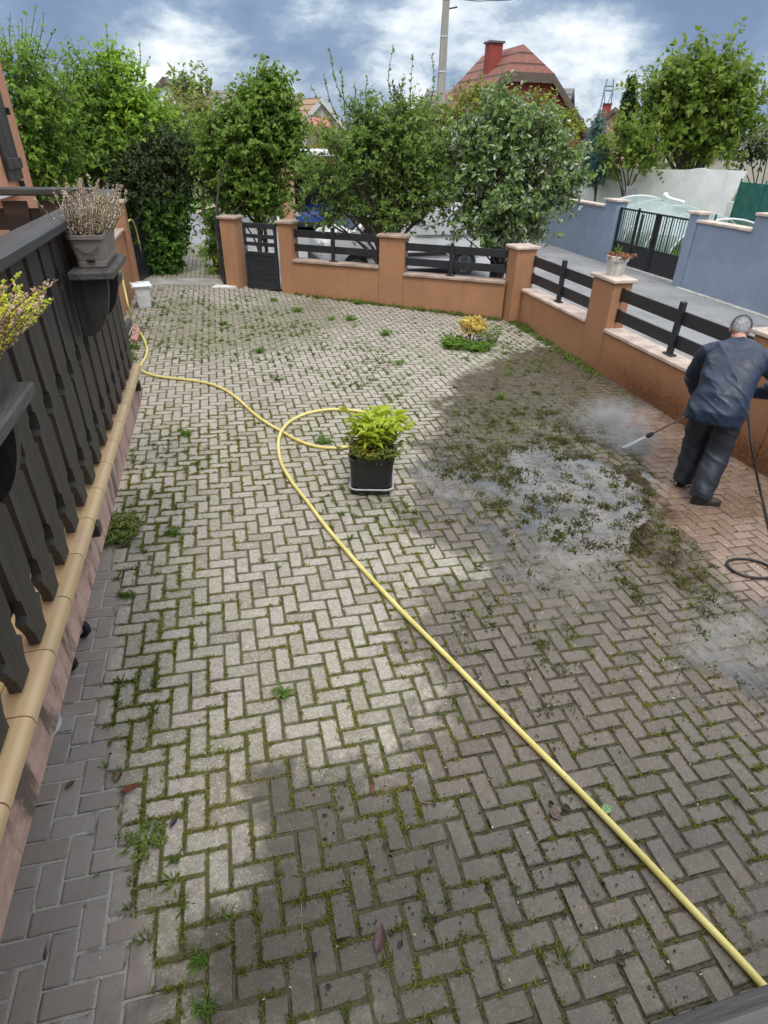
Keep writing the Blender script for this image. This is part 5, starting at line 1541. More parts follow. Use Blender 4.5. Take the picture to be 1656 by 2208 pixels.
# far wood closing the horizon
rngf = np.random.default_rng(77); lv = Leaves()
for k in range(260):
    a = rad(-52 + 104 * k / 260 + rngf.normal(0, .2)) + .0; D_ = rngf.uniform(62, 110); c_ = CAM[:2] + D_ * np.array([math.sin(a + .25), math.cos(a + .25)]); h_ = rngf.uniform(1.8, 4.2); n = 190
    p_ = rngf.normal(size=(n, 3)) * np.array([1.9, 1.9, h_ * .34]) + np.array([c_[0], c_[1], h_ * .42 - .5])
    lv.add(*leaf_arrays(p_, rngf.normal(size=(n, 3)), rngf.normal(size=(n, 3)) + [0, 0, .8], rngf.uniform(.5, .95, n), rngf.uniform(.3, .6, n), far=True))
link('far_trees', lv.mesh('far_trees'), leaf_mat('leaf_far_wood', (.075, .095, .055), (.12, .145, .075), trans=.1), kind='stuff')

# ------------------------------------------------------------------ pole, pylon, wires
M_POLE = simple('pole_concrete', (.36, .33, .30), .85, .2, 6, .3, 60, grain=(1, 1, .2))
b_ = at_y(951, 195, 26); tp = at_y(963, -60, 26); pz = at_y(963, -60, 26)[2]
po = thing('utility_pole', (b_[0], b_[1], -.5), 'tall concrete utility pole left of the red house', 'pole')
m = MB(); m.loft([[(b_[0] + sx * w, b_[1] + sy * w * .7, z) for sx, sy in ((-1, -1), (1, -1), (1, 1), (-1, 1))] for z, w in ((-.8, .21), (pz, .115))]); m.build('shaft', M_POLE, po)
for z in (4.2, 5.4, 6.6, 7.8):
    w = .21 + (.115 - .21) * (z + .8) / (pz + .8); m = MB(); m.box((b_[0], b_[1], z), (2 * w + .03, 1.4 * w + .03, .04)); m.build('band', M_WTRIM, po)
m = MB(); w0 = np.array([b_[0], b_[1], at_y(965, 0, 26)[2] + .05]); w1 = at_d(1100, 0, 33)
m.tube([w0, (w0 + w1) / 2 - [0, 0, .06], w1, w1 + (w1 - w0) * .8 + [0, 0, .6]], .015, 4); m.tube([w0 - [0, 0, .35], w0 + [.5, 0, -.25]], .03, 5)
tag(m.build('power_line', M_BLKP), 'thin power line leaving the top of the concrete pole to the right', 'cable')
py = thing('pylon', at_d(1300, 255, 170), 'far-off lattice power pylon on the horizon left of the slim cypress', 'pylon')
M_PYL = simple('haze_tinted_steel', (.20, .27, .36), .8, .05)  # pale blue haze of the distance put into the steel's own colour
P0 = at_d(1300, 262, 170); s_ = 170 / FPX * 1.03; sidev = np.array([.97, -.24, 0])
def PP(dx, y): return P0 + sidev * (dx * s_) + np.array([0, 0, (262 - y) * s_])
m = MB(); r_ = .16
for sg in (-1, 1):
    m.tube([PP(sg * 14, 290), PP(sg * 8, 240), PP(sg * 7, 218)], r_, 4); m.tube([PP(sg * 7, 218), PP(sg * 5, 205)], r_, 4); m.tube([PP(sg * 7, 220), PP(sg * 2, 240), PP(sg * 5, 265)], r_ * .8, 4)
m.tube([PP(-8, 220), PP(8, 220)], r_, 4); m.tube([PP(-7, 214), PP(7, 214)], r_, 4); m.tube([PP(-9, 248), PP(9, 248)], r_ * .8, 4)
for a0, b0, a1, b1 in ((-9, 248, 11, 270), (9, 248, -11, 270), (-8, 240, 9, 248), (8, 240, -9, 248)): m.tube([PP(a0, b0), PP(a1, b1)], r_ * .6, 4)
m.build('lattice', M_PYL, py)

# ------------------------------------------------------------------ the man with the pressure washer
def remesh(mb, voxel, smooth_it=0):
    """fuse overlapping shapes into one continuous surface"""
    me = mb.mesh('tmp'); o = bpy.data.objects.new('tmp', me); col.objects.link(o)
    r = o.modifiers.new('r', 'REMESH'); r.mode = 'VOXEL'; r.voxel_size = voxel; r.use_smooth_shade = True
    if smooth_it:
        s = o.modifiers.new('s', 'SMOOTH'); s.iterations = smooth_it; s.factor = .5
    dg = bpy.context.evaluated_depsgraph_get(); dg.update()
    out = bpy.data.meshes.new_from_object(o.evaluated_get(dg))
    bpy.data.objects.remove(o); bpy.data.meshes.remove(me)
    out.polygons.foreach_set('use_smooth', np.ones(len(out.polygons), bool))
    return out


def coords(me):
    v = np.empty(len(me.vertices) * 3, np.float32); me.vertices.foreach_get('co', v); return v.reshape(-1, 3).astype(float)


def normals(me):
    v = np.empty(len(me.vertices) * 3, np.float32); me.vertices.foreach_get('normal', v); return v.reshape(-1, 3).astype(float)


def setco(me, V): me.vertices.foreach_set('co', V.astype(np.float32).ravel()); me.update()


def limb(m, pts, rs, n=14):
    p = spline(pts, 5); r = np.interp(np.linspace(0, len(rs) - 1, len(p)), range(len(rs)), rs); m.tube(p, list(r), n)


MAN = np.array([4.82, -.06, float(gz(4.82, -.06))]); MA = -math.radians(46)          # local +y looks away from the balcony
def mt_(p): c, s = math.cos(MA), math.sin(MA); return np.array([MAN[0] + p[0] * c - p[1] * s, MAN[1] + p[0] * s + p[1] * c, MAN[2] + p[2]])


man = thing('person', MAN, 'grey-haired man in navy jacket and dark trousers bending over his pressure washer lance', 'person')
man.rotation_euler = (0, 0, MA)


def mlink(name, me, m, parent=None):
    o = bpy.data.objects.new(name, me); col.objects.link(o); me.materials.append(m); o.parent = parent or man; return o


def skin_mat():
    t = NT('skin'); n = t.noise(t.obj(), 30, 4, .6)
    t.col(t.mix(n, (.42, .22, .155), (.52, .30, .22))); t.rough(.5); t.b.inputs['Subsurface Weight'].default_value = .08; return t.m


M_SKIN = skin_mat()
HC = np.array([-.055, .665, 1.495]); HT = .62                     # head centre, forward tilt
def hd(p):
    y, z = p[1], p[2]; return HC + np.array([p[0], y * math.cos(HT) + z * math.sin(HT), -y * math.sin(HT) + z * math.cos(HT)])


RH = np.array([.06, .60, .90]); NOZ = np.array([-.600, .70, .215]); LD = (NOZ - RH) / np.linalg.norm(NOZ - RH)
LHP = RH + LD * .34
b = MB()
# trunk, neck, head
limb(b, [(0, .07, .90), (0, .12, 1.0), (0, .25, 1.15), (0, .42, 1.28), (0, .52, 1.345)], [.125, .12, .12, .12, .085], 18)
limb(b, [(-.19, .50, 1.32), (0, .50, 1.33), (.19, .49, 1.33)], [.058, .08, .058])
limb(b, [(0, .50, 1.34), (-.02, .56, 1.40), tuple(hd((0, -.02, -.07)))], [.075, .062, .058])
def headball(c, r):
    m = MB(); m.ball((0, 0, 0), r, 20, 14); b.add([hd(np.array(v) + np.array(c)) for v in m.v], m.f)
headball((0, 0, .02), (.077, .098, .100)); headball((0, .035, -.045), (.062, .070, .075)); headball((0, .055, -.085), (.042, .045, .035))
headball((0, .108, -.02), (.014, .022, .026)); headball((0, .090, .022), (.055, .018, .012)); headball((0, .098, -.062), (.024, .012, .010))
for sx in (-1, 1):
    headball((sx * .082, -.004, -.012), (.009, .020, .033)); headball((sx * .085, -.014, .004), (.008, .014, .018)); headball((sx * .03, .088, .005), (.015, .012, .009))
# arms
limb(b, [(.20, .50, 1.32), (.36, .51, 1.19), (.46, .50, 1.05)], [.055, .05, .042]); limb(b, [(.46, .50, 1.05), (.30, .57, .97), tuple(RH + [.05, -.015, .03])], [.042, .038, .028])
limb(b, [(-.20, .51, 1.31), (-.27, .58, 1.15), (-.30, .60, 1.0)], [.055, .05, .042]); limb(b, [(-.30, .60, 1.0), (-.24, .63, .86), tuple(LHP + [-.01, -.03, .075])], [.042, .038, .028])
# legs
for s_, hip, knee, ank in ((1, (.095, .07, .88), (.11, .06, .48), (.088, -.14, .09)), (-1, (-.095, .08, .88), (-.10, .19, .48), (-.095, .15, .09))):
    limb(b, [hip, knee, ank], [.085, .06, .042]); limb(b, [ank, (ank[0], ank[1] + .1, .05)], [.04, .03])


def hand(wr, axis_pt, along, palm_n, scale=1.0, sgn=1):
    """palm plus four curled fingers and a thumb closed round the lance"""
    al = np.array(along) / np.linalg.norm(along); pn = np.array(palm_n, float); pn -= al * (pn @ al); pn /= np.linalg.norm(pn); cr = np.cross(al, pn)
    c = np.array(axis_pt)
    limb(b, [np.array(wr), c + pn * .034 + cr * .0], [.026, .030])
    for k, (o, L) in enumerate(((-.033, .9), (-.011, 1.0), (.011, .97), (.033, .8))):
        P = []
        for a in (0, 45, 95, 150, 200):
            a_ = math.radians(a) * sgn; rr = .026 * (.92 + .08 * L); P.append(c + al * o + (pn * math.cos(a_) + cr * math.sin(a_)) * rr)
        limb(b, P[:5] if L > .85 else P[:4], [.0105, .010, .0095, .009, .008][:5 if L > .85 else 4], 8)
    P = [c + pn * .03 - al * .035, c - cr * sgn * .026 + pn * .012 - al * .045, c - cr * sgn * .025 - pn * .012 - al * .040]
    limb(b, P, [.013, .011, .009], 8)


hand(RH + [.05, -.015, .03], RH + LD * .03, LD, (.6, -.4, .7), 1, 1)
hand(LHP + [-.01, -.03, .075], LHP, LD, (.0, -.5, .9), 1, -1)
mlink('body', remesh(b, .0065, 1), M_SKIN)

# hair: cap that hugs the skull plus short strands
def hair_mat():
    t = NT('grey_hair'); p = t.obj(); n = t.noise(t.scale(p, (60, 14, 60)), 1.5, 4, .7); isl = t.island()
    c = t.mix(t.step(n, .35, .65), (.20, .198, .198), (.40, .40, .405)); c = t.mix(t.step(isl, .1, .9), c, (.62, .62, .63)); t.col(c); t.rough(.5); return t.m


M_HAIR = hair_mat()
hm = MB(); V = []; F = []
NU, NV = 36, 16
for j in range(NV + 1):
    th = math.pi * .0 + (math.pi * .62) * j / NV
    for k in range(NU):
        a = 2 * math.pi * k / NU
        back = .5 - .5 * math.sin(a)                  # 1 at the back of the head
        lim = .42 + .24 * back; t_ = th / (math.pi * .62) * math.pi * lim
        rr = 1.05
        V.append(hd(np.array([.078 * rr * math.sin(t_) * math.cos(a), .100 * rr * math.sin(t_) * math.sin(a), .02 + .101 * rr * math.cos(t_)])))
for j in range(NV):
    for k in range(NU): F.append((j * NU + k, j * NU + (k + 1) % NU, (j + 1) * NU + (k + 1) % NU, (j + 1) * NU + k))
hm.add(V, F)
rngh = np.random.default_rng(8); S = 7000
a = rngh.uniform(0, 2 * math.pi, S); back = .5 - .5 * np.sin(a); t_ = np.sqrt(rngh.uniform(0, 1, S)) * math.pi * (.42 + .25 * back)
Pn = np.stack([np.sin(t_) * np.cos(a), np.sin(t_) * np.sin(a), np.cos(t_)], 1)
P0 = np.array([hd(np.array([.0815 * p[0], .1045 * p[1], .02 + .1055 * p[2]])) for p in Pn])
dn = np.array([hd(p) - HC for p in Pn]); dwn = np.array([hd(np.array([0, -.55, -.9])) - HC]) + rngh.normal(0, .28, (S, 3)); dwn = dwn - dn * (dwn * dn).sum(1, keepdims=True)
Vh, Fh = leaf_arrays(P0, unit(dwn) + dn * .20, dn, rngh.uniform(.024, .044, S), rngh.uniform(.0016, .0032, S), .1, .25, far=True)
hmesh = hm.mesh('hair'); V0 = coords(hmesh); F0 = np.array([tuple(p.vertices) for p in hmesh.polygons])
mlink('hair', np_mesh('hair', np.concatenate([V0, Vh]), [F0, Fh + len(V0)], smooth_f=True), M_HAIR)


def ring_at(c, a, bb, tilt, n=28, p=2.4, dx=0):
    """super-ellipse ring: a half width, bb half depth, tilt of the spine forward"""
    P = []
    for k in range(n):
        t = 2 * math.pi * k / n; cx, sy = math.cos(t), math.sin(t)
        x = a * math.copysign(abs(cx) ** (2 / p), cx); y = bb * math.copysign(abs(sy) ** (2 / p), sy)
        P.append((c[0] + x, c[1] + y * math.cos(tilt), c[2] - y * math.sin(tilt)))
    return P


def wrinkle(me, amp, spec):
    V = coords(me); N = normals(me); d = np.zeros(len(V))
    for (ax, sx, sy, a_, seed) in spec:
        ax = np.array(ax, float); ax /= np.linalg.norm(ax); u = V @ ax; w = V @ np.array([0.31, .52, .79]) - u * .4; q = V @ np.array([.9, -.2, .1])
        h = fbm(u * sx + q * sy * .4, w * sy + q * sy * .6, seed, 2); d += a_ * ((1 - np.abs(2 * h - 1)) ** 3.5 * 2.2 - .35)
    setco(me, V + N * (d[:, None] * amp * .62 + .0015))


def cloth(name, dark, lite, rough, sheen=.0):
    t = NT(name); p = t.obj(); n = t.noise(p, 5, 5, .65); n2 = t.noise(p, 900, 2, .5); n3_ = t.noise(p, 22, 5, .7)
    c = t.mix(t.step(n, .35, .7), dark, lite); c = t.mix(t.step(n3_, .60, .80, 0, .35), c, tuple(v * 1.3 for v in lite))
    t.col(c); t.rough(t.step(n3_, .3, .7, rough - .12, rough + .1)); t.normal(t.bump(t.math('ADD', n3_, t.math('MULTIPLY', n2, .3)), (.25), .010)); return t.m


M_JACK = cloth('navy_rain_jacket', (.009, .017, .040), (.015, .027, .060), .46)
M_TROU = cloth('dark_work_trousers', (.014, .018, .028), (.022, .029, .043), .5)
j = MB()
j.loft([ring_at((-.025, .055, .795), .245, .185, .10), ring_at((-.022, .06, .84), .243, .190, .12), ring_at((-.02, .065, .88), .240, .195, .18), ring_at((-.01, .115, 1.0), .228, .180, .42), ring_at((0, .215, 1.12), .232, .172, .66),
        ring_at((0, .335, 1.225), .243, .165, .74), ring_at((0, .435, 1.30), .240, .145, .78), ring_at((-.005, .510, 1.352), .205, .110, .80), ring_at((-.012, .555, 1.385), .135, .088, .80), ring_at((-.02, .578, 1.402), .10, .078, .75)])
limb(j, [(.14, .44, 1.30), (.24, .47, 1.285), (.37, .50, 1.19), (.485, .50, 1.05)], [.10, .098, .085, .078], 18)
limb(j, [(.485, .50, 1.05), (.40, .545, 1.0), (.28, .58, .96), tuple(RH + [.075, -.02, .045])], [.082, .072, .062, .050], 18)
limb(j, [(-.14, .45, 1.30), (-.225, .49, 1.275), (-.285, .57, 1.15), (-.315, .61, 1.0)], [.10, .095, .085, .078], 18)
limb(j, [(-.315, .61, 1.0), (-.27, .63, .90), tuple(LHP + [-.02, -.04, .12])], [.080, .066, .050], 18)
limb(j, [(-.125, .54, 1.40), (-.09, .485, 1.415), (-.02, .462, 1.42), (.06, .482, 1.415), (.10, .54, 1.40)], [.022] * 5, 8)
jm = remesh(j, .0075, 2)
wrinkle(jm, 1.0, [((.25, .4, 1), .8, 5, .013, 3), ((1, .2, .35), 1.2, 7, .009, 9), ((.7, -.5, -.6), .8, 9, .005, 14)])
mlink('jacket', jm, M_JACK)
hmb = MB(); hr = ring_at((-.025, .055, .797), .246, .186, .10, 40); hmb.tube([np.array(p) for p in hr], .007, 6, closed=True); hmb_o = mlink('jacket_hem', hmb.mesh('jacket_hem', 'all'), cloth('hem_navy', (.03, .05, .10), (.05, .08, .15), .4))
tr = MB()
tr.loft([ring_at((0, .075, .98), .19, .15, .3), ring_at((0, .07, .90), .205, .165, .1), ring_at((0, .07, .80), .205, .16, 0)])
def leg(path, rs, sq):
    p = spline(path, 5); r = np.interp(np.linspace(0, len(rs) - 1, len(p)), range(len(rs)), rs)
    tr.tube(p, list(r), 20)
leg([(.10, .075, .88), (.108, .07, .66), (.112, .055, .47), (.10, -.06, .25), (.092, -.125, .075)], [.122, .114, .104, .100, .098], 1)
leg([(-.10, .085, .88), (-.105, .15, .66), (-.105, .19, .47), (-.10, .175, .25), (-.098, .155, .06)], [.120, .112, .104, .100, .096], 1)
tm = remesh(tr, .0095, 2)
wrinkle(tm, 1.0, [((.2, .3, 1), 1.2, 6, .009, 33), ((1, .3, .2), 1.6, 9, .006, 39), ((.3, 0, 1), 9, 2.5, .007, 45)])
mlink('trousers', tm, M_TROU)
M_SHOE = simple('dark_brown_leather', (.030, .018, .013), .4, .3, 12); M_SOLE = simple('shoe_sole', (.014, .012, .012), .7)
for c_, yaw in (((.105, -.125, 0), -1.05), ((-.098, .20, 0), -.25)):
    ca, sa = math.cos(yaw), math.sin(yaw)
    def sp(p): return (c_[0] + p[0] * ca - p[1] * sa, c_[1] + p[0] * sa + p[1] * ca, c_[2] + p[2])
    def sring(y, w, z0, z1): return [sp((w * math.cos(t), y, z0 + (z1 - z0) * max(0, math.sin(t)) if math.sin(t) > 0 else z0)) for t in [2 * math.pi * k / 16 for k in range(16)]]
    m = MB(); m.loft([sring(-.075, .026, .022, .07), sring(-.06, .036, .02, .105), sring(0, .040, .02, .11), sring(.06, .045, .02, .085), sring(.13, .048, .02, .065), sring(.18, .040, .02, .052), sring(.205, .018, .022, .036)])
    so = mlink('shoe', m.mesh('shoe', True), M_SHOE)
    m = MB(); O = [(-.030, -.075), (-.042, -.02), (-.044, .06), (-.052, .13), (-.042, .19), (0, .215), (.042, .19), (.052, .13), (.044, .06), (.042, -.02), (.030, -.075), (0, -.085)]
    V_ = [sp((x, y, 0)) for x, y in O]; m.prism([(p[0], p[1]) for p in V_], .002, .026); mlink('sole', m.mesh('sole'), M_SOLE, so)

# lance, jet, hose
M_LANCE = simple('lance_steel', (.30, .24, .19), .35, .2, 10, .05, metal=.7); M_BLKR = simple('black_rubber', (.014, .014, .015), .55, .2, 20)
lan = thing('pressure_washer_lance', MAN, 'pressure washer lance with dark nozzle held across in front of the man', 'lance')
m = MB(); q0, q1 = mt_(RH + LD * .06), mt_(NOZ - LD * .07); m.tube([q0, (q0 + q1) / 2, q1], .0105, 8); m.build('pipe', M_LANCE, lan, smooth_f=True)
m = MB(); ax_ = mt_(NOZ) - mt_(NOZ - LD * .1); ax_ /= np.linalg.norm(ax_); m.lathe(mt_(NOZ - LD * .085), [(.012, 0), (.020, .012), (.024, .02), (.024, .045), (.028, .05), (.028, .075), (.018, .088), (.010, .092)], 14, ax_); m.build('nozzle', M_BLKR, lan, smooth_f=True)
m = MB(); m.tube([mt_(RH - LD * .05), mt_(RH), mt_(RH + LD * .10)], [.020, .022, .020], 10); m.tube([mt_(RH - LD * .04), mt_(RH - LD * .04 + [.01, -.02, -.10])], .016, 8); m.build('grip', M_BLKR, lan, smooth_f=True)
m = MB(); m.tube([mt_(LHP - LD * .06), mt_(LHP + LD * .06)], .019, 10); m.build('foregrip', M_BLKR, lan, smooth_f=True)
hs = [mt_(RH - LD * .04 + [.01, -.02, -.10]), mt_(np.array([.16, .42, .78])), mt_(np.array([.24, .26, .77])), at_z(1612, 890, .62), at_z(1616, 925, .52), at_z(1622, 970, .36), at_z(1632, 1025, .12), at_z(1641, 1066, -.06)] + [gp(x, y, .012) for x, y in ((1648, 1094), (1655, 1125), (1672, 1180), (1690, 1225), (1668, 1243), (1632, 1246), (1595, 1238), (1571, 1222), (1570, 1210), (1590, 1205), (1625, 1208), (1660, 1222), (1720, 1262), (1800, 1330))]
m = MB(); m.tube(spline(hs, 9), .0115, 8); tag(m.build('pressure_hose', M_BLKR, smooth_f=True), 'black pressure hose looping on the wet bricks at the right edge', 'hose')
# jet and mist
tgt = mt_(NOZ + LD * .315); nz = mt_(NOZ + LD * .012); jd = tgt - nz


def mist_mat(name, dens, sc):
    t = NT(name); t.n.remove(t.b); v = t.node('ShaderNodeVolumePrincipled'); v.inputs['Color'].default_value = (.95, .96, .98, 1)
    p = t.pos(); n = t.noise(p, sc, 5, .65, .3); o = t.obj()
    g = t.node('ShaderNodeTexGradient', gradient_type='SPHERICAL'); t.l.new(o, g.inputs[0])
    d = t.math('MULTIPLY', t.step(n, .35, .75), t.math('POWER', g.outputs['Fac'], 1.3)); t.l.new(t.math('MULTIPLY', d, dens), v.inputs['Density']); v.inputs['Anisotropy'].default_value = .2
    t.l.new(v.outputs[0], t.out.inputs['Volume']); return t.m


spr = thing('water_spray', tgt, 'white water jet and drifting mist in front of the lance nozzle', 'spray')
t = NT('jet_water'); t.col((.97, .98, 1.0)); t.rough(.6); t.b.inputs['Alpha'].default_value = .92
m = MB(); m.tube([nz, nz + jd * .5, tgt], [.008, .015, .026], 10); m.build('jet', t.m, spr, smooth_f=True)
rngd = np.random.default_rng(3); lv = Leaves(); S = 700
pd = tgt + rngd.normal(size=(S, 3)) * [.18, .20, .07] * rngd.uniform(.2, 1.6, (S, 1)) + np.array([-.15, .22, .0]) * rngd.uniform(0, 1.6, (S, 1)); pd[:, 2] = np.abs(pd[:, 2] - gz(pd[:, 0], pd[:, 1])) + gz(pd[:, 0], pd[:, 1])
lv.add(*leaf_arrays(pd, rngd.normal(size=(S, 3)), rngd.normal(size=(S, 3)), rngd.uniform(.003, .008, S), rngd.uniform(.002, .005, S), far=True)); link('droplets', lv.mesh('droplets'), t.m, spr)['kind'] = 'stuff'
for c_, r_, dn_ in ((gp(1365, 950, .10), (.36, .36, .20), 18), (gp(1320, 905, .17), (.60, .55, .30), 9)):
    m = MB(); m.ball((0, 0, 0), 1, 20, 12); me = m.mesh('mist', 'all'); o = link('mist', me, mist_mat('mist', dn_, 5.0), None); o.parent = spr; o.location = tuple(c_ - wloc(spr)); o.scale = r_; o['kind'] = 'stuff'

# ------------------------------------------------------------------ yellow garden hose
M_HOSE = NT('yellow_hose'); _p = M_HOSE.obj(); _n = M_HOSE.noise(_p, 40, 4, .7); _n2 = M_HOSE.noise(_p, 3, 4, .6)
_c = M_HOSE.mix(M_HOSE.step(_n2, .35, .65), (.62, .52, .16), (.72, .63, .24)); _c = M_HOSE.mix(M_HOSE.step(_n, .62, .74, 0, .6), _c, (.24, .17, .05)); M_HOSE.col(_c); M_HOSE.rough(.45)
HR = .0185
hang = [at_x(251, 572, -1.12), at_x(262, 596, -1.10), at_x(270, 630, -1.08), at_x(277, 662, -1.05)]
path = hang + [gp(x, y, HR) for x, y in ((287, 700), (293, 712), (305, 722), (313, 738), (317, 754), (314, 770), (305, 784), (303, 793), (308, 801), (330, 809), (365, 815), (405, 819), (450, 827), (485, 841), (515, 862), (545, 890), (575, 912), (605, 929), (645, 951), (690, 964), (735, 965), (775, 957), (815, 945))]
path += [gp(845, 925, HR), gp(830, 903, HR * 1.1), gp(800, 892, HR), gp(770, 886, HR), gp(735, 883, HR), gp(700, 884, HR), gp(660, 892, HR), gp(627, 908, HR), gp(610, 925, HR * 2.9), gp(602, 943, HR * 2.2), gp(600, 965, HR), gp(607, 1000, HR), gp(630, 1040, HR), gp(665, 1085, HR), gp(700, 1132, HR), gp(755, 1197, HR), gp(810, 1258, HR), gp(870, 1322, HR), gp(950, 1402, HR), gp(1040, 1494, HR), gp(1130, 1586, HR), gp(1220, 1676, HR), gp(1310, 1768, HR), gp(1400, 1862, HR), gp(1490, 1958, HR), gp(1570, 2042, HR), gp(1650, 2130, HR), gp(1730, 2220, HR)]
m = MB(); m.tube(spline(path, 8), HR, 10)
tag(m.build('garden_hose', M_HOSE.m, smooth_f=True), 'long yellow garden hose curving across the paving and around the black planter', 'hose')
hp = [at_y(275, 500, 10.0), at_y(274, 484, 10.0), at_y(280, 474, 10.1), at_y(288, 480, 10.3), at_y(296, 505, 10.5), at_y(302, 535, 10.6), at_y(303, 556, 10.6), at_y(299, 575, 10.6)]
m = MB(); m.tube(spline(hp, 8), .016, 8); m.tube(spline([at_y(276, 505, 9.7), at_y(279, 520, 9.75), at_y(281, 535, 9.8), at_y(279, 545, 9.8)], 6), .014, 8)
tag(m.build('garden_hose', M_HOSE.m, smooth_f=True), 'short yellow hose loop hung over the open left gate leaf', 'hose')

# ------------------------------------------------------------------ planter in the middle of the yard
M_PLANT = simple('black_plastic_planter', (.018, .018, .020), .32, .25, 9, .25, 240, .0015)
PC = np.array([1.695, .62]); pz0 = float(gz(*PC)); PA = -.24
pt = thing('planter', (PC[0], PC[1], pz0), 'square black plastic planter with pale rimmed base tray', 'planter')


def rring(c, h, z, r=.05, n=5, rz=0.0):
    P = []
    for sx, sy, a0 in ((1, 1, 0), (-1, 1, 90), (-1, -1, 180), (1, -1, 270)):
        for k in range(n + 1):
            a = rad(a0 + 90 * k / n); x, y = sx * (h - r) + r * math.cos(a), sy * (h - r) + r * math.sin(a)
            P.append((c[0] + x * math.cos(rz) - y * math.sin(rz), c[1] + x * math.sin(rz) + y * math.cos(rz), z))
    return P


def rr(h, z, r=.075): return rring(PC, h, pz0 + z, r, 5, PA)
m = MB(); m.loft([rr(.175, .085), rr(.190, .09), rr(.192, .11), rr(.205, .36), rr(.213, .362), rr(.214, .392), rr(.205, .396), rr(.195, .39), rr(.192, .33)]); m.build('tub', M_PLANT, pt, smooth_f=True)
m = MB(); m.loft([rr(.165, .022), rr(.182, .028), rr(.203, .078), rr(.203, .082)]); tray = m.build('base_tray', M_PLANT, pt, smooth_f=True)
m = MB(); m.tube([np.array(p) for p in rr(.206, .084)], .0085, 6, closed=True); m.build('tray_rim', simple('pale_tray_rim', (.42, .43, .44), .5, .2, 20), tray, smooth_f=True)
m = MB(); m.loft([rr(.192, .33), rr(.192, .345)]); m.build('soil', M_SOIL, pt)
for sx in (-1, 1):
    for sy in (-1, 1):
        m = MB(); m.box((PC[0] + sx * .12, PC[1] + sy * .12, pz0 + .012), (.07, .07, .026), PA, .004); m.build('foot', M_PLANT, pt)
G_LIME = leaf_mat('leaf_lime', (.16, .22, .020), (.34, .42, .045), hue2=(.40, .46, .06), trans=.35, rough=.4, gain=1.35)
G_HERB = leaf_mat('leaf_trailing', (.05, .075, .02), (.12, .16, .035), hue2=(.15, .15, .04), gain=1.6)
rngp = np.random.default_rng(21)


def stems_plant(name, label, cat, base, r0, n, H, lean, leaf, nleaf, mat, stem_m, seed, spread_up=.55, group=None, tmin=.3, droop=.25, cluster=True, zrange=(.8, 1.1)):
    """upright stems with leaves set along them"""
    rg = np.random.default_rng(seed); base = np.asarray(base, float); root = thing(name, base, label, cat, group); m = MB(); lv = Leaves()
    for k in range(n):
        a = rg.uniform(0, 6.28); rr_ = r0 * math.sqrt(rg.uniform(0, 1)); p0 = base + np.array([rr_ * math.cos(a), rr_ * math.sin(a), 0])
        d = np.array([math.cos(a) * lean * rr_ / max(r0, 1e-3) + rg.normal(0, lean * .35), math.sin(a) * lean * rr_ / max(r0, 1e-3) + rg.normal(0, lean * .35), 1.0]); h = H * rg.uniform(*zrange)
        p1 = p0 + d * h * np.array([1, 1, 1]); path = np.array(spline([p0, (p0 + p1) / 2 + rg.normal(0, .02 * H, 3), p1], 4)); m.tube(path, list(np.linspace(.0045, .002, len(path)) * (H / .35) ** .5), 5, cap=False)
        t = rg.uniform(tmin, 1.0, nleaf); i = (t * (len(path) - 1.01)).astype(int); P = path[i] + (path[i + 1] - path[i]) * rg.uniform(0, 1, (nleaf, 1))
        ang = rg.uniform(0, 6.28, (nleaf, 1)); D = np.concatenate([np.cos(ang), np.sin(ang), np.full((nleaf, 1), spread_up)], 1) + rg.normal(0, .15, (nleaf, 3)); N = np.array([0, 0, 1.0]) + rg.normal(0, .35, (nleaf, 3)); sz = rg.uniform(.65, 1.2, nleaf)
        lv.add(*leaf_arrays(P, D, N, leaf[0] * sz, leaf[1] * sz, .22, droop))
    m.build('stems', stem_m, root, smooth_f=True); link('leaves', lv.mesh('leaves'), mat, root); return root


M_STEM = simple('green_stem', (.10, .13, .04), .6); M_STEMR = simple('reddish_stem', (.16, .08, .04), .6)
top = np.array([PC[0], PC[1], pz0 + .34])
stems_plant('peony', 'lime green leafy plant rising from the square black planter', 'plant', top + [.03, .06, 0], .11, 34, .36, .40, (.135, .042), 13, G_LIME, M_STEMR, 31, .45, tmin=.42, droop=.3)
r_ = stems_plant('trailing_plant', 'low trailing greenery with tiny yellow flowers over the planter rim', 'plant', top, .17, 90, .17, .9, (.045, .022), 14, G_HERB, M_STEM, 32, .2, tmin=.1, droop=.4)
lv = Leaves(); S = 70; a = rngp.uniform(0, 6.28, S); rr2 = .14 + .08 * rngp.uniform(0, 1, S)
P = np.stack([PC[0] + rr2 * np.cos(a), PC[1] + rr2 * np.sin(a), pz0 + .40 + .10 * rngp.uniform(0, 1, S)], 1); P = np.repeat(P, 5, 0) + rngp.normal(0, .006, (S * 5, 3)); keep = (P[:, 0] < PC[0] + .05) | (rngp.uniform(0, 1, len(P)) < .2); P = P[keep]
lv.add(*leaf_arrays(P, rngp.normal(size=P.shape) + [0, 0, .4], rngp.normal(size=P.shape) + [0, -.6, .6], np.full(len(P), .013), np.full(len(P), .010), far=True)); me_ = lv.mesh('flowers'); link('flowers', me_, simple('yellow_petal', (.75, .42, .03), .6), r_)

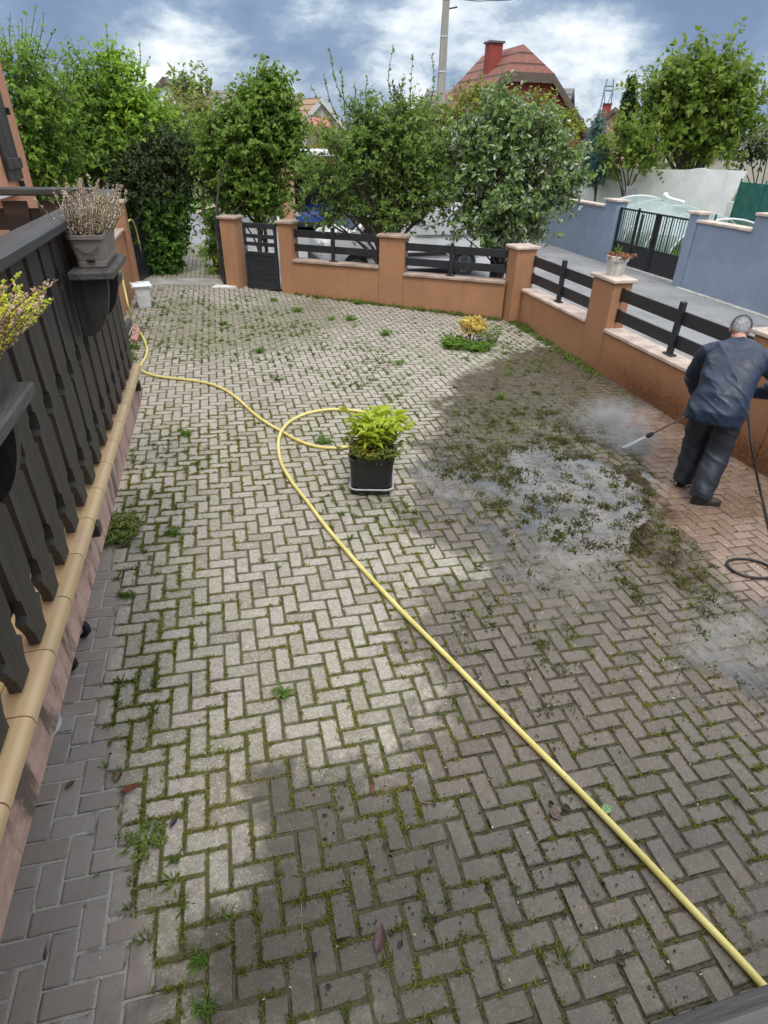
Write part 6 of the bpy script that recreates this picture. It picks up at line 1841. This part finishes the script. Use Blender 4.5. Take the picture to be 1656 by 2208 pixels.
# ------------------------------------------------------------------ golden shrub in the paving
bp = gp(1015, 742); G_YEL = leaf_mat('leaf_golden_yellow', (.42, .33, .07), (.60, .48, .16), hue2=(.56, .44, .12), trans=.2, dry=(.30, .18, .06), gain=1.35)
tree('golden_shrub', 'round golden yellow dwarf shrub growing from the paving by the wall', 'shrub', bp + np.array([0, 0, -.02]), [(bp + np.array([x, y, z]), r) for x, y, z, r in ((-.12, 0, .30, .13), (.05, .04, .32, .14), (.18, -.02, .28, .11), (0, -.10, .26, .12), (-.05, .10, .33, .11), (.12, .08, .34, .10))], G_YEL, 51, leaf=(.045, .026), twig=.09, per=26, nleaf=9, hole=.12, stems=4, spread=.05, trunk_r=.016, bark=M_BARKD, up=.9)
G_WEED = leaf_mat('leaf_weed', (.040, .085, .018), (.10, .175, .035), hue2=(.13, .20, .04), gain=1.7)
for dx, dy, r_, h_, sd_, lab in ((-.34, -.12, .17, .14, 61, 'tall weeds at the left foot of the golden shrub'), (.34, .05, .15, .26, 62, 'feathery weeds at the right foot of the golden shrub'), (.02, -.30, .16, .08, 63, 'low weeds in front of the golden shrub')):
    stems_plant('weed_clump', lab, 'weed', bp + np.array([dx, dy, 0]), r_, 34, h_, .6, (.10, .026) if sd_ != 62 else (.05, .012), 11, G_WEED, M_STEM, sd_, .35, tmin=.05, droop=.35)

# ------------------------------------------------------------------ heather in the flower boxes
M_HSTEM = simple('heather_twig', (.12, .075, .05), .8)


def heather(name, label, c, n, H, mats, seed, rx=.06, ry=.17, lean=.45, green=.05, bias=(.05, 0)):
    rg = np.random.default_rng(seed); c = np.asarray(c, float); root = thing(name, c, label, 'plant'); m = MB(); lv = Leaves(); lg_ = Leaves()
    for k in range(n):
        p0 = c + np.array([rg.uniform(-rx, rx), rg.uniform(-ry, ry), 0]); d = np.array([(p0[0] - c[0]) / rx * lean * .9 + rg.normal(bias[0], .18), (p0[1] - c[1]) / ry * lean * .8 + rg.normal(bias[1], .22), 1.0]); h = H * rg.uniform(.5, 1.12)
        d /= np.linalg.norm(d); p1 = p0 + d * h; path = np.array(spline([p0, (p0 + p1) / 2 + rg.normal(0, .012, 3) - [0, 0, .01], p1], 6)); m.tube(path, list(np.linspace(.0022, .0010, len(path))), 4, cap=False)
        K = int(h / .0032); t = rg.uniform(.22, 1, K); f = t * (len(path) - 1.01); i = f.astype(int); P = path[i] + (path[i + 1] - path[i]) * (f - i)[:, None]
        ang = rg.uniform(0, 6.28, (K, 1)); D = np.concatenate([np.cos(ang), np.sin(ang), np.full((K, 1), .55)], 1); S_ = rg.uniform(.006, .0105, K)
        V, F = leaf_arrays(P, D, rg.normal(size=(K, 3)), S_, S_ * .62, .2, .1, far=True)
        (lg_ if rg.uniform() < green else lv).add(V, F)
    m.build('twigs', M_HSTEM, root); link('blossom', lv.mesh('blossom'), mats[0], root)
    if lg_.V: link('fresh_shoots', lg_.mesh('fresh_shoots'), mats[1], root)
    return root


H_DRY = leaf_mat('heather_dry', (.28, .235, .19), (.62, .57, .49), hue2=(.46, .37, .32), trans=.2, dry=(.22, .14, .10), gain=1.35); H_GRN = leaf_mat('heather_green', (.10, .15, .03), (.20, .27, .06), gain=1.5); H_YEL = leaf_mat('heather_yellow', (.36, .42, .03), (.60, .62, .08), hue2=(.45, .55, .06), trans=.3, gain=1.25); H_PINK = leaf_mat('heather_faded_pink', (.34, .22, .16), (.56, .42, .34), trans=.2, gain=1.25)
heather('heather', 'pale dried heather in the taupe box on the far shelf', (-.037, -.95, 2.42), 150, .225, (H_DRY, H_GRN), 71, rx=.06, ry=.18, lean=.5, bias=(.22, .10))
heather('heather', 'yellow-green heather with faded pink twigs at the left edge', (-.02, -2.80, 2.425), 260, .175, (H_PINK, H_YEL), 72, rx=.07, ry=.17, lean=.8, green=.66, bias=(.38, 1.25))

# ------------------------------------------------------------------ bucket, slabs, trolley
M_BUCKET = simple('white_plastic', (.74, .75, .77), .35, .05, 3, .03)
bc = np.array([-1.02, 8.02]); bz = float(gz(*bc))
bk = thing('bucket', (*bc, bz), 'square white plastic bucket with a crumpled bag lid, left by the driveway', 'bucket')
def br(h, z, r=.035): return rring(bc, h, bz + z, r, 4, .15)
m = MB(); m.loft([br(.115, .0), br(.118, .01), br(.142, .34), br(.150, .342), br(.150, .37), br(.142, .372)]); m.build('tub', M_BUCKET, bk, smooth_f=True)
m = MB(); P0 = br(.158, .365); rgb = np.random.default_rng(2)
rings = []
for k, (h, z) in enumerate(((.150, .36), (.172, .362), (.178, .385), (.165, .41), (.10, .425), (.03, .428))): rings.append([tuple(np.array(p) + rgb.normal(0, .010, 3) * (1 if k else .2)) for p in rring(bc, h, bz + z, min(.03, h * .5), 4, .15)])
m.loft(rings); m.build('bag_lid', simple('white_bag', (.78, .80, .82), .3, .05, 8, .3, 30, .01), bk, smooth_f=True)
m = MB(); m.tube(spline([(bc[0] - .15, bc[1] - .05, bz + .33), (bc[0] - .08, bc[1] - .17, bz + .25), (bc[0] + .06, bc[1] - .18, bz + .24), (bc[0] + .15, bc[1] - .08, bz + .33)], 6), .004, 5); m.build('handle', M_BUCKET, bk)
M_PINKS = simple('pink_stone', (.50, .26, .25), .85, .2, 12)
s1, s2, s3, s4 = gp(283, 737), gp(297, 741), gp(304, 716), gp(291, 703)
m = MB(); m.prism([p[:2] for p in (s1, s2, s3, s4)], float(s1[2]) - .0, float(s1[2]) + .055); tag(m.build('stone_slab', M_PINKS), 'pinkish stone slab lying under the yellow hose beside the balcony', 'slab')
s1, s2, s3, s4 = gp(270, 735), gp(280, 728), gp(292, 704), gp(280, 700)
m = MB(); m.prism([p[:2] for p in (s1, s2, s3, s4)], float(s1[2]) - .0, float(s1[2]) + .05); tag(m.build('stone_slab', simple('pale_pink_stone', (.52, .40, .37), .85, .2, 12)), 'paler stone slab left of the pinkish one, beside the balcony', 'slab')
tl = thing('trolley', gp(130, 1420), 'red-framed trolley under the balcony edge, its black wheels poking out', 'trolley')
M_REDP = simple('red_paint', (.42, .03, .025), .4, .15)
for (px_, py_) in ((158, 1374), (128, 1447)):
    g_ = gp(px_, py_); c_ = np.array([g_[0] + .055, g_[1], gz(g_[0], g_[1]) + .075]); axv = np.array([.45, .9, 0]); axv /= np.linalg.norm(axv)
    m = MB(); m.lathe(c_, [(.042, -.018), (.066, -.022), (.075, -.014), (.075, .014), (.066, .022), (.042, .018)], 20, axv); w_ = m.build('wheel', M_TYRE, tl, smooth_f=True)
    m = MB(); m.lathe(c_, [(.012, -.026), (.040, -.020), (.044, .020), (.012, .026)], 16, axv); m.build('hub', simple('grey_hub', (.42, .43, .44), .5), w_)
    m = MB(); m.box(c_ + np.array([-.06, 0, .07]), (.10, .05, .13), .4, .01); m.build('fork', M_REDP if py_ < 1400 else M_RIM, tl)
a_, b_ = gp(150, 1385), gp(118, 1470); m = MB()
m.box(((a_[0] + b_[0]) / 2 - .32, (a_[1] + b_[1]) / 2 + .02, a_[2] + .20), (.42, .62, .05), .1, .01); m.build('deck', M_REDP, tl)
m = MB(); g_ = gp(96, 1576); m.lathe((g_[0] - .03, g_[1] + .02, g_[2]), [(.09, 0), (.115, .01), (.125, .10), (.130, .105), (.12, .11), (.115, .10), (.09, .02)], 22); tag(m.build('bowl', M_BUCKET, smooth_f=True), 'white bowl half hidden under the balcony edge', 'bowl')

# ------------------------------------------------------------------ flower pots on the wall pillars
M_OLDPOT = NT('weathered_pot'); _p = M_OLDPOT.obj(); _n = M_OLDPOT.noise(_p, 9, 5, .7); _n2 = M_OLDPOT.noise(M_OLDPOT.scale(_p, (12, 12, 3)), 1.4, 5, .7)
_c = M_OLDPOT.mix(M_OLDPOT.step(_n, .35, .7), (.62, .60, .55), (.42, .42, .38)); _c = M_OLDPOT.mix(M_OLDPOT.step(_n2, .5, .72, 0, .8), _c, (.23, .25, .19)); M_OLDPOT.col(_c); M_OLDPOT.rough(.9); M_OLDPOT.normal(M_OLDPOT.bump(_n, .4, .006))


def old_pot(c, s, label):
    t = thing('flower_pot', c, label, 'flower pot'); m = MB(); n = 8
    def oc(r, z):
        P = []
        for k in range(32):
            a = 2 * math.pi * k / 32 + .2; q = math.cos(math.pi / n) / math.cos(((a + math.pi / n) % (2 * math.pi / n)) - math.pi / n); q = .72 * q + .28; P.append((c[0] + r * q * math.cos(a), c[1] + r * q * math.sin(a), c[2] + z))
        return P
    m.loft([oc(.112 * s, .0), oc(.118 * s, .012), oc(.140 * s, .19 * s), oc(.158 * s, .20 * s), oc(.162 * s, .265 * s), oc(.150 * s, .27 * s), oc(.140 * s, .23 * s)]); m.build('pot', M_OLDPOT.m, t, smooth_f=True)
    m = MB(); m.loft([oc(.140 * s, .22 * s), oc(.140 * s, .235 * s)]); m.build('soil', M_SOIL, t); return t


p5 = np.array([6.12, 3.86, 1.215]); old_pot(p5, 1.0, 'weathered white pot of withered leaves on the fence pillar')
G_DEAD = leaf_mat('leaf_withered', (.14, .06, .035), (.36, .22, .15), hue2=(.28, .12, .08), trans=.15, gain=1.3)
stems_plant('withered_plant', 'withered pinkish-brown plant hanging over the weathered white pot', 'plant', p5 + [0, 0, .235], .13, 42, .07, 1.0, (.060, .020), 10, G_DEAD, M_STEMR, 81, -.25, tmin=.2, droop=.6)
stems_plant('grass_tuft', 'single upright green leaf tuft at the back of the withered pot plant', 'plant', p5 + [-.02, .05, .235], .02, 5, .12, .25, (.10, .014), 3, G_WEED, M_STEM, 82, 1.2, tmin=.0)
p6 = np.array([6.17, .66, 1.225]); old_pot(p6, 1.0, 'weathered pot on the next pillar at the right edge, beside the man')

# ------------------------------------------------------------------ weeds, moss tufts, litter
G_MOSST = leaf_mat('leaf_moss', (.08, .095, .014), (.19, .205, .03), hue2=(.22, .20, .04), trans=.2, gain=1.25)
G_GRASS = leaf_mat('leaf_grass', (.045, .085, .016), (.12, .20, .035), hue2=(.19, .20, .06), trans=.25, dry=(.30, .25, .12), gain=1.45)
G_WET = leaf_mat('leaf_wet_moss', (.045, .055, .014), (.12, .135, .030), hue2=(.08, .07, .025), trans=.1, rough=.35, gain=1.15)
rw = np.random.default_rng(99)


def joint_points(n, x0, x1, y0, y1, dens, tol=.014, seed=0):
    """random points that fall on brick joints, kept with probability dens(x, y)"""
    x = rw.uniform(x0, x1, n); y = rw.uniform(y0, y1, n)
    k = (joint_dist(x, y) < tol) & (in_yard(x, y) > .02); x, y = x[k], y[k]
    k = rw.uniform(0, 1, len(x)) < dens(x, y); return x[k], y[k]


def tufts(x, y, nb, L, W, lean, sprd, zoff=0.0):
    n = len(x); P = np.stack([x, y, gz(x, y) + zoff - .004], 1); P = np.repeat(P, nb, 0) + np.concatenate([rw.normal(0, sprd, (n * nb, 2)), np.zeros((n * nb, 1))], 1)
    a = rw.uniform(0, 6.28, (n * nb, 1)); D = np.concatenate([np.cos(a) * lean, np.sin(a) * lean, np.ones((n * nb, 1))], 1) + rw.normal(0, .25, (n * nb, 3)); sz = np.repeat(rw.uniform(.55, 1.25, n), nb) * rw.uniform(.6, 1.2, n * nb)
    return leaf_arrays(P, D, rw.normal(size=(n * nb, 3)) + [0, -.3, .6], L * sz, W * sz, .2, .35)


def fdens(x, y):
    f = fields(x, y); return moss_field(x, y, f)


# tiny moss and grass in the joints
lv = Leaves()
x, y = joint_points(420000, -.9, 5.9, -4.2, 3.0, lambda x, y: np.clip(fdens(x, y) ** 1.5 * (1 - .55 * fields(x, y)['wet'] * smooth(-2.2, -1.0, y)) * .85 * smooth(.36, .54, fbm(x * 5, y * 5, 71)), 0, 1), .011)
lv.add(*tufts(x, y, 6, .017, .0065, 1.0, .007)); n_m = len(x)
link('joint_tufts', lv.mesh('joint_tufts'), G_MOSST, kind='stuff')
lv = Leaves()
GR = W2([(215, 1130), (330, 1140), (350, 1230), (260, 1300), (330, 1420), (300, 1560), (280, 1700), (330, 1830), (400, 2080), (300, 2000), (260, 1850), (240, 1700), (215, 1190)])
G2 = W2([(290, 640), (560, 640), (700, 720), (900, 770), (880, 860), (560, 800), (330, 770)])
G3 = W2([(690, 1040), (900, 960), (930, 1080), (880, 1130), (760, 1130), (690, 1100)])
G4 = W2([(930, 720), (1090, 700), (1240, 750), (1200, 800), (1060, 820), (940, 790)])
G5 = W2([(380, 2040), (560, 1950), (760, 2000), (1150, 1980), (1300, 2200), (380, 2300)])
G6 = W2([(210, 1000), (330, 900), (420, 930), (420, 1130), (230, 1190)])


def gdens(x, y):
    d = .12 * smooth(.50, .72, fbm(x * 1.6, y * 1.6, 88)); nz_ = fbm(x * 3.2, y * 3.2, 91)
    for P, a in ((GR, .85), (G2, .8), (G3, .9), (G4, .9), (G5, .5), (G6, .6)): d = np.maximum(d, a * smooth(-.15, .12, sd_poly(x, y, P) + (nz_ - .5) * .7) * smooth(.36, .60, nz_))
    f = fields(x, y); return d * (1 - f['wash']) * (1 - .85 * f['clean'])


x, y = joint_points(60000, -1.3, 5.9, -4.2, 9.8, lambda x, y: gdens(x, y) * .42, .016)
lv.add(*tufts(x, y, 11, .042, .0055, .75, .011))
x, y = joint_points(9000, -1.3, 5.9, -4.2, 9.8, lambda x, y: gdens(x, y) * .22, .016)
lv.add(*tufts(x, y, 12, .045, .012, .9, .012))
# along the foot of the walls
for A_, B_, n in (((5.93, 6.4), (5.93, 3.2), 90), ((5.75, 6.6), (2.0, 8.93), 130), ((-.95, 6.5), (-.80, 3.5), 60)):
    t_ = rw.uniform(0, 1, n) ** 1.3; x = A_[0] + (B_[0] - A_[0]) * t_ - np.abs(rw.normal(0, .09, n)); y = A_[1] + (B_[1] - A_[1]) * t_ - np.abs(rw.normal(0, .05, n)); lv.add(*tufts(x, y, 14, .075, .013, .7, .03))
link('joint_grass', lv.mesh('joint_grass'), G_GRASS, kind='stuff')
# washed-off moss mats in the wet part
lv = Leaves(); N_ = 16000
x = rw.uniform(1.8, 5.9, N_); y = rw.uniform(-2.3, 3.4, N_); nz_ = fbm(x * 3.1, y * 3.1, 120); n2_ = fbm(x * 9, y * 9, 121)
n4_ = fbm(x * 22, y * 22, 125)
pr = smooth(-.35, .25, sd_poly(x, y, CLUMP)) * smooth(.49, .60, nz_ * .30 + n2_ * .32 + n4_ * .38) * .58
pr = np.maximum(pr, .05 * smooth(-.1, .2, sd_poly(x, y, WET)) * smooth(.50, .64, n2_)); k = (rw.uniform(0, 1, N_) < pr) & (fields(x, y)['wash'] < .6) & (in_yard(x, y) > .05)
x, y = x[k], y[k]; lv.add(*tufts(x, y, 16, .036, .009, 1.3, .026, .004)); link('washed_moss', lv.mesh('washed_moss'), G_WET, kind='stuff')
# dark crumbs of soil and small pale petals
lv = Leaves(); N_ = 26000
x = rw.uniform(.6, 5.9, N_); y = rw.uniform(-4.2, 3.2, N_); k = rw.uniform(0, 1, N_) < .60 * smooth(-.05, .5, sd_poly(x, y, WET)) * smooth(.35, .62, fbm(x * 2.2, y * 2.2, 131)) * (1 - .8 * fields(x, y)['wash']) + .012
k &= in_yard(x, y) > .03; x, y = x[k], y[k]; n = len(x); P = np.stack([x, y, gz(x, y) + .004], 1); a = rw.uniform(0, 6.28, (n, 1))
sz = rw.lognormal(math.log(.0095), .5, n); lv.add(*leaf_arrays(P, np.concatenate([np.cos(a), np.sin(a), rw.normal(0, .25, (n, 1))], 1), rw.normal(0, .4, (n, 3)) + [0, 0, 1], sz, sz * .75, .35, .2))
link('soil_crumbs', lv.mesh('soil_crumbs'), simple('wet_soil', (.030, .024, .018), .6, .4, 40), kind='stuff')
lv = Leaves(); N_ = 1500; x = rw.uniform(-.6, 5.9, N_); y = rw.uniform(-4.2, 4.0, N_); k = (in_yard(x, y) > .03) & (rw.uniform(0, 1, N_) < .16 + .55 * smooth(-.1, .4, sd_poly(x, y, WET))); x, y = x[k], y[k]; n = len(x)
P = np.stack([x, y, gz(x, y) + .006], 1); a = rw.uniform(0, 6.28, (n, 1)); sz = rw.uniform(.007, .018, n); lv.add(*leaf_arrays(P, np.concatenate([np.cos(a), np.sin(a), rw.normal(0, .15, (n, 1))], 1), rw.normal(0, .3, (n, 3)) + [0, 0, 1], sz, sz * rw.uniform(.25, .7, n), .2, .2))
link('petals', lv.mesh('petals'), leaf_mat('petal', (.48, .44, .30), (.80, .78, .70), trans=.2, hue2=(.62, .56, .40), gain=1), kind='stuff')
# straw bits and twigs
lv = MB()
for k in range(60):
    x_, y_ = rw.uniform(-.2, 4.5), rw.uniform(-4.1, 1.5)
    if in_yard(np.array([x_]), np.array([y_]))[0] < .05: continue
    a = rw.uniform(0, 6.28); L = rw.uniform(.03, .09); p = np.array([x_, y_, gz(x_, y_) + .006]); d = np.array([math.cos(a), math.sin(a), .03]) * L; lv.tube([p - d / 2, p + [0, 0, .004], p + d / 2 + rw.normal(0, .006, 3) * [1, 1, 0]], .0016, 4)
lv.build('straw', simple('straw', (.36, .29, .17), .8), kind='stuff')
# single leaves lying about
M_DL1 = simple('dead_leaf_rust', (.20, .062, .035), .6, .3, 30, .4, 60); M_DL2 = simple('dead_leaf_plum', (.135, .075, .075), .5, .25, 30, .4, 60); M_DL3 = simple('dead_leaf_brown', (.13, .07, .045), .6, .3, 30, .4, 60); M_DL4 = simple('fresh_leaf', (.18, .30, .12), .5, .2, 30)


def dead_leaf(px_, py_, L, W, yaw, m_, curl, label):
    g_ = gp(px_, py_, .006); V = []; F = []; nu, nv = 9, 5
    for i in range(nu):
        s = i / (nu - 1); w = W * (math.sin(math.pi * min(1, s * .96 + .03)) ** .75) * (1 - .25 * s)
        for q in range(nv):
            v = q / (nv - 1) * 2 - 1; x_ = (s - .5) * L; y_ = v * w / 2; z_ = .003 + curl * (abs(v) ** 1.6) * w * .9 + curl * L * .55 * max(0, s - .55) ** 1.5 + .003 * math.sin(s * 14 + v * 4)
            V.append((g_[0] + x_ * math.cos(yaw) - y_ * math.sin(yaw), g_[1] + x_ * math.sin(yaw) + y_ * math.cos(yaw), g_[2] + z_))
    for i in range(nu - 1):
        for q in range(nv - 1): F.append((i * nv + q, i * nv + q + 1, (i + 1) * nv + q + 1, (i + 1) * nv + q))
    t = thing('fallen_leaf', g_, label, 'leaf'); me = bpy.data.meshes.new('blade'); me.from_pydata(V, [], F); me.polygons.foreach_set('use_smooth', [True] * len(F)); link('blade', me, m_, t)
    m = MB(); e = np.array(V[2]); d = np.array([-math.cos(yaw), -math.sin(yaw), 0]); mid = [np.array(V[i * nv + 2]) + [0, 0, .0015] for i in range(nu)]; m.tube([e + d * L * .22, e] + mid[1:], [.0016] * 2 + [.0014] * (nu - 1), 4); m.build('midrib', m_, t)


dead_leaf(280, 1702, .085, .045, .1, M_DL1, .30, 'rust-red fallen leaf lying on the bricks, largest of three at lower left')
dead_leaf(256, 1676, .055, .042, 1.2, M_DL3, .40, 'small brown fallen leaf just above the rust-red one')
dead_leaf(152, 1692, .050, .036, .7, M_DL3, .2, 'brown fallen leaf on the clean grey bricks near the balcony edge')
dead_leaf(818, 2022, .105, .050, 1.15, M_DL2, .45, 'curled plum-brown fallen leaf near the bottom centre')
dead_leaf(1196, 1757, .065, .05, 2.1, M_DL2, .15, 'plum-brown fallen leaf just left of the yellow hose')
dead_leaf(1308, 1745, .060, .052, .4, M_DL4, .12, 'pale green fallen leaf just right of the yellow hose')
dead_leaf(803, 1700, .07, .018, 1.4, M_DL1, .2, 'narrow red fallen leaf standing in a joint, centre of the paving')
dead_leaf(375, 1775, .05, .03, .9, simple('dead_leaf_black', (.04, .032, .035), .6), .4, 'blackened fallen leaf beside the mossy clump, lower left')
# countable weeds
WD = [(760, 690, .10), (640, 672, .09), (560, 760, .08), (830, 722, .10), (600, 820, .06), (400, 940, .07), (770, 655, .10), (590, 650, .07), (715, 690, .06), (430, 2075, .036), (440, 2170, .04), (1290, 705, .13), (700, 955, .08), (610, 1497, .05), (1080, 860, .06), (280, 1285, .045), (372, 1150, .06), (1230, 740, .10), (860, 785, .07), (480, 700, .07)]
for i, (px_, py_, h_) in enumerate(WD):
    g_ = gp(px_, py_)
    stems_plant('weed', 'small leafy green weed sprouting singly from a joint of the dry paving', 'weed', g_, h_ * .45, 9, h_ * .75, .9, (h_ * .95, h_ * .22), 5, G_WEED, M_STEM, 200 + i, .35, tmin=.0, droop=.35, group='single weeds in the paving joints')
m_ = stems_plant('thistle', 'tall dry thistle seedling against the foot of the right wall', 'weed', gp(1218, 748), .03, 6, .24, .5, (.10, .018), 4, G_DEAD, M_STEMR, 301, .8)
stems_plant('mossy_clump', 'mossy yellow-green clump of seedlings beside the clean grey bricks, lower left', 'weed', gp(315, 1815), .07, 34, .03, 1.2, (.022, .012), 7, G_GRASS, M_STEM, 302, .4, tmin=.0)
stems_plant('weed_clump', 'leafy weed clump at the foot of the balcony edge by the drain spout', 'weed', gp(245, 1150), .20, 90, .06, .9, (.055, .016), 9, G_GRASS, M_STEM, 303, .5, tmin=.0)
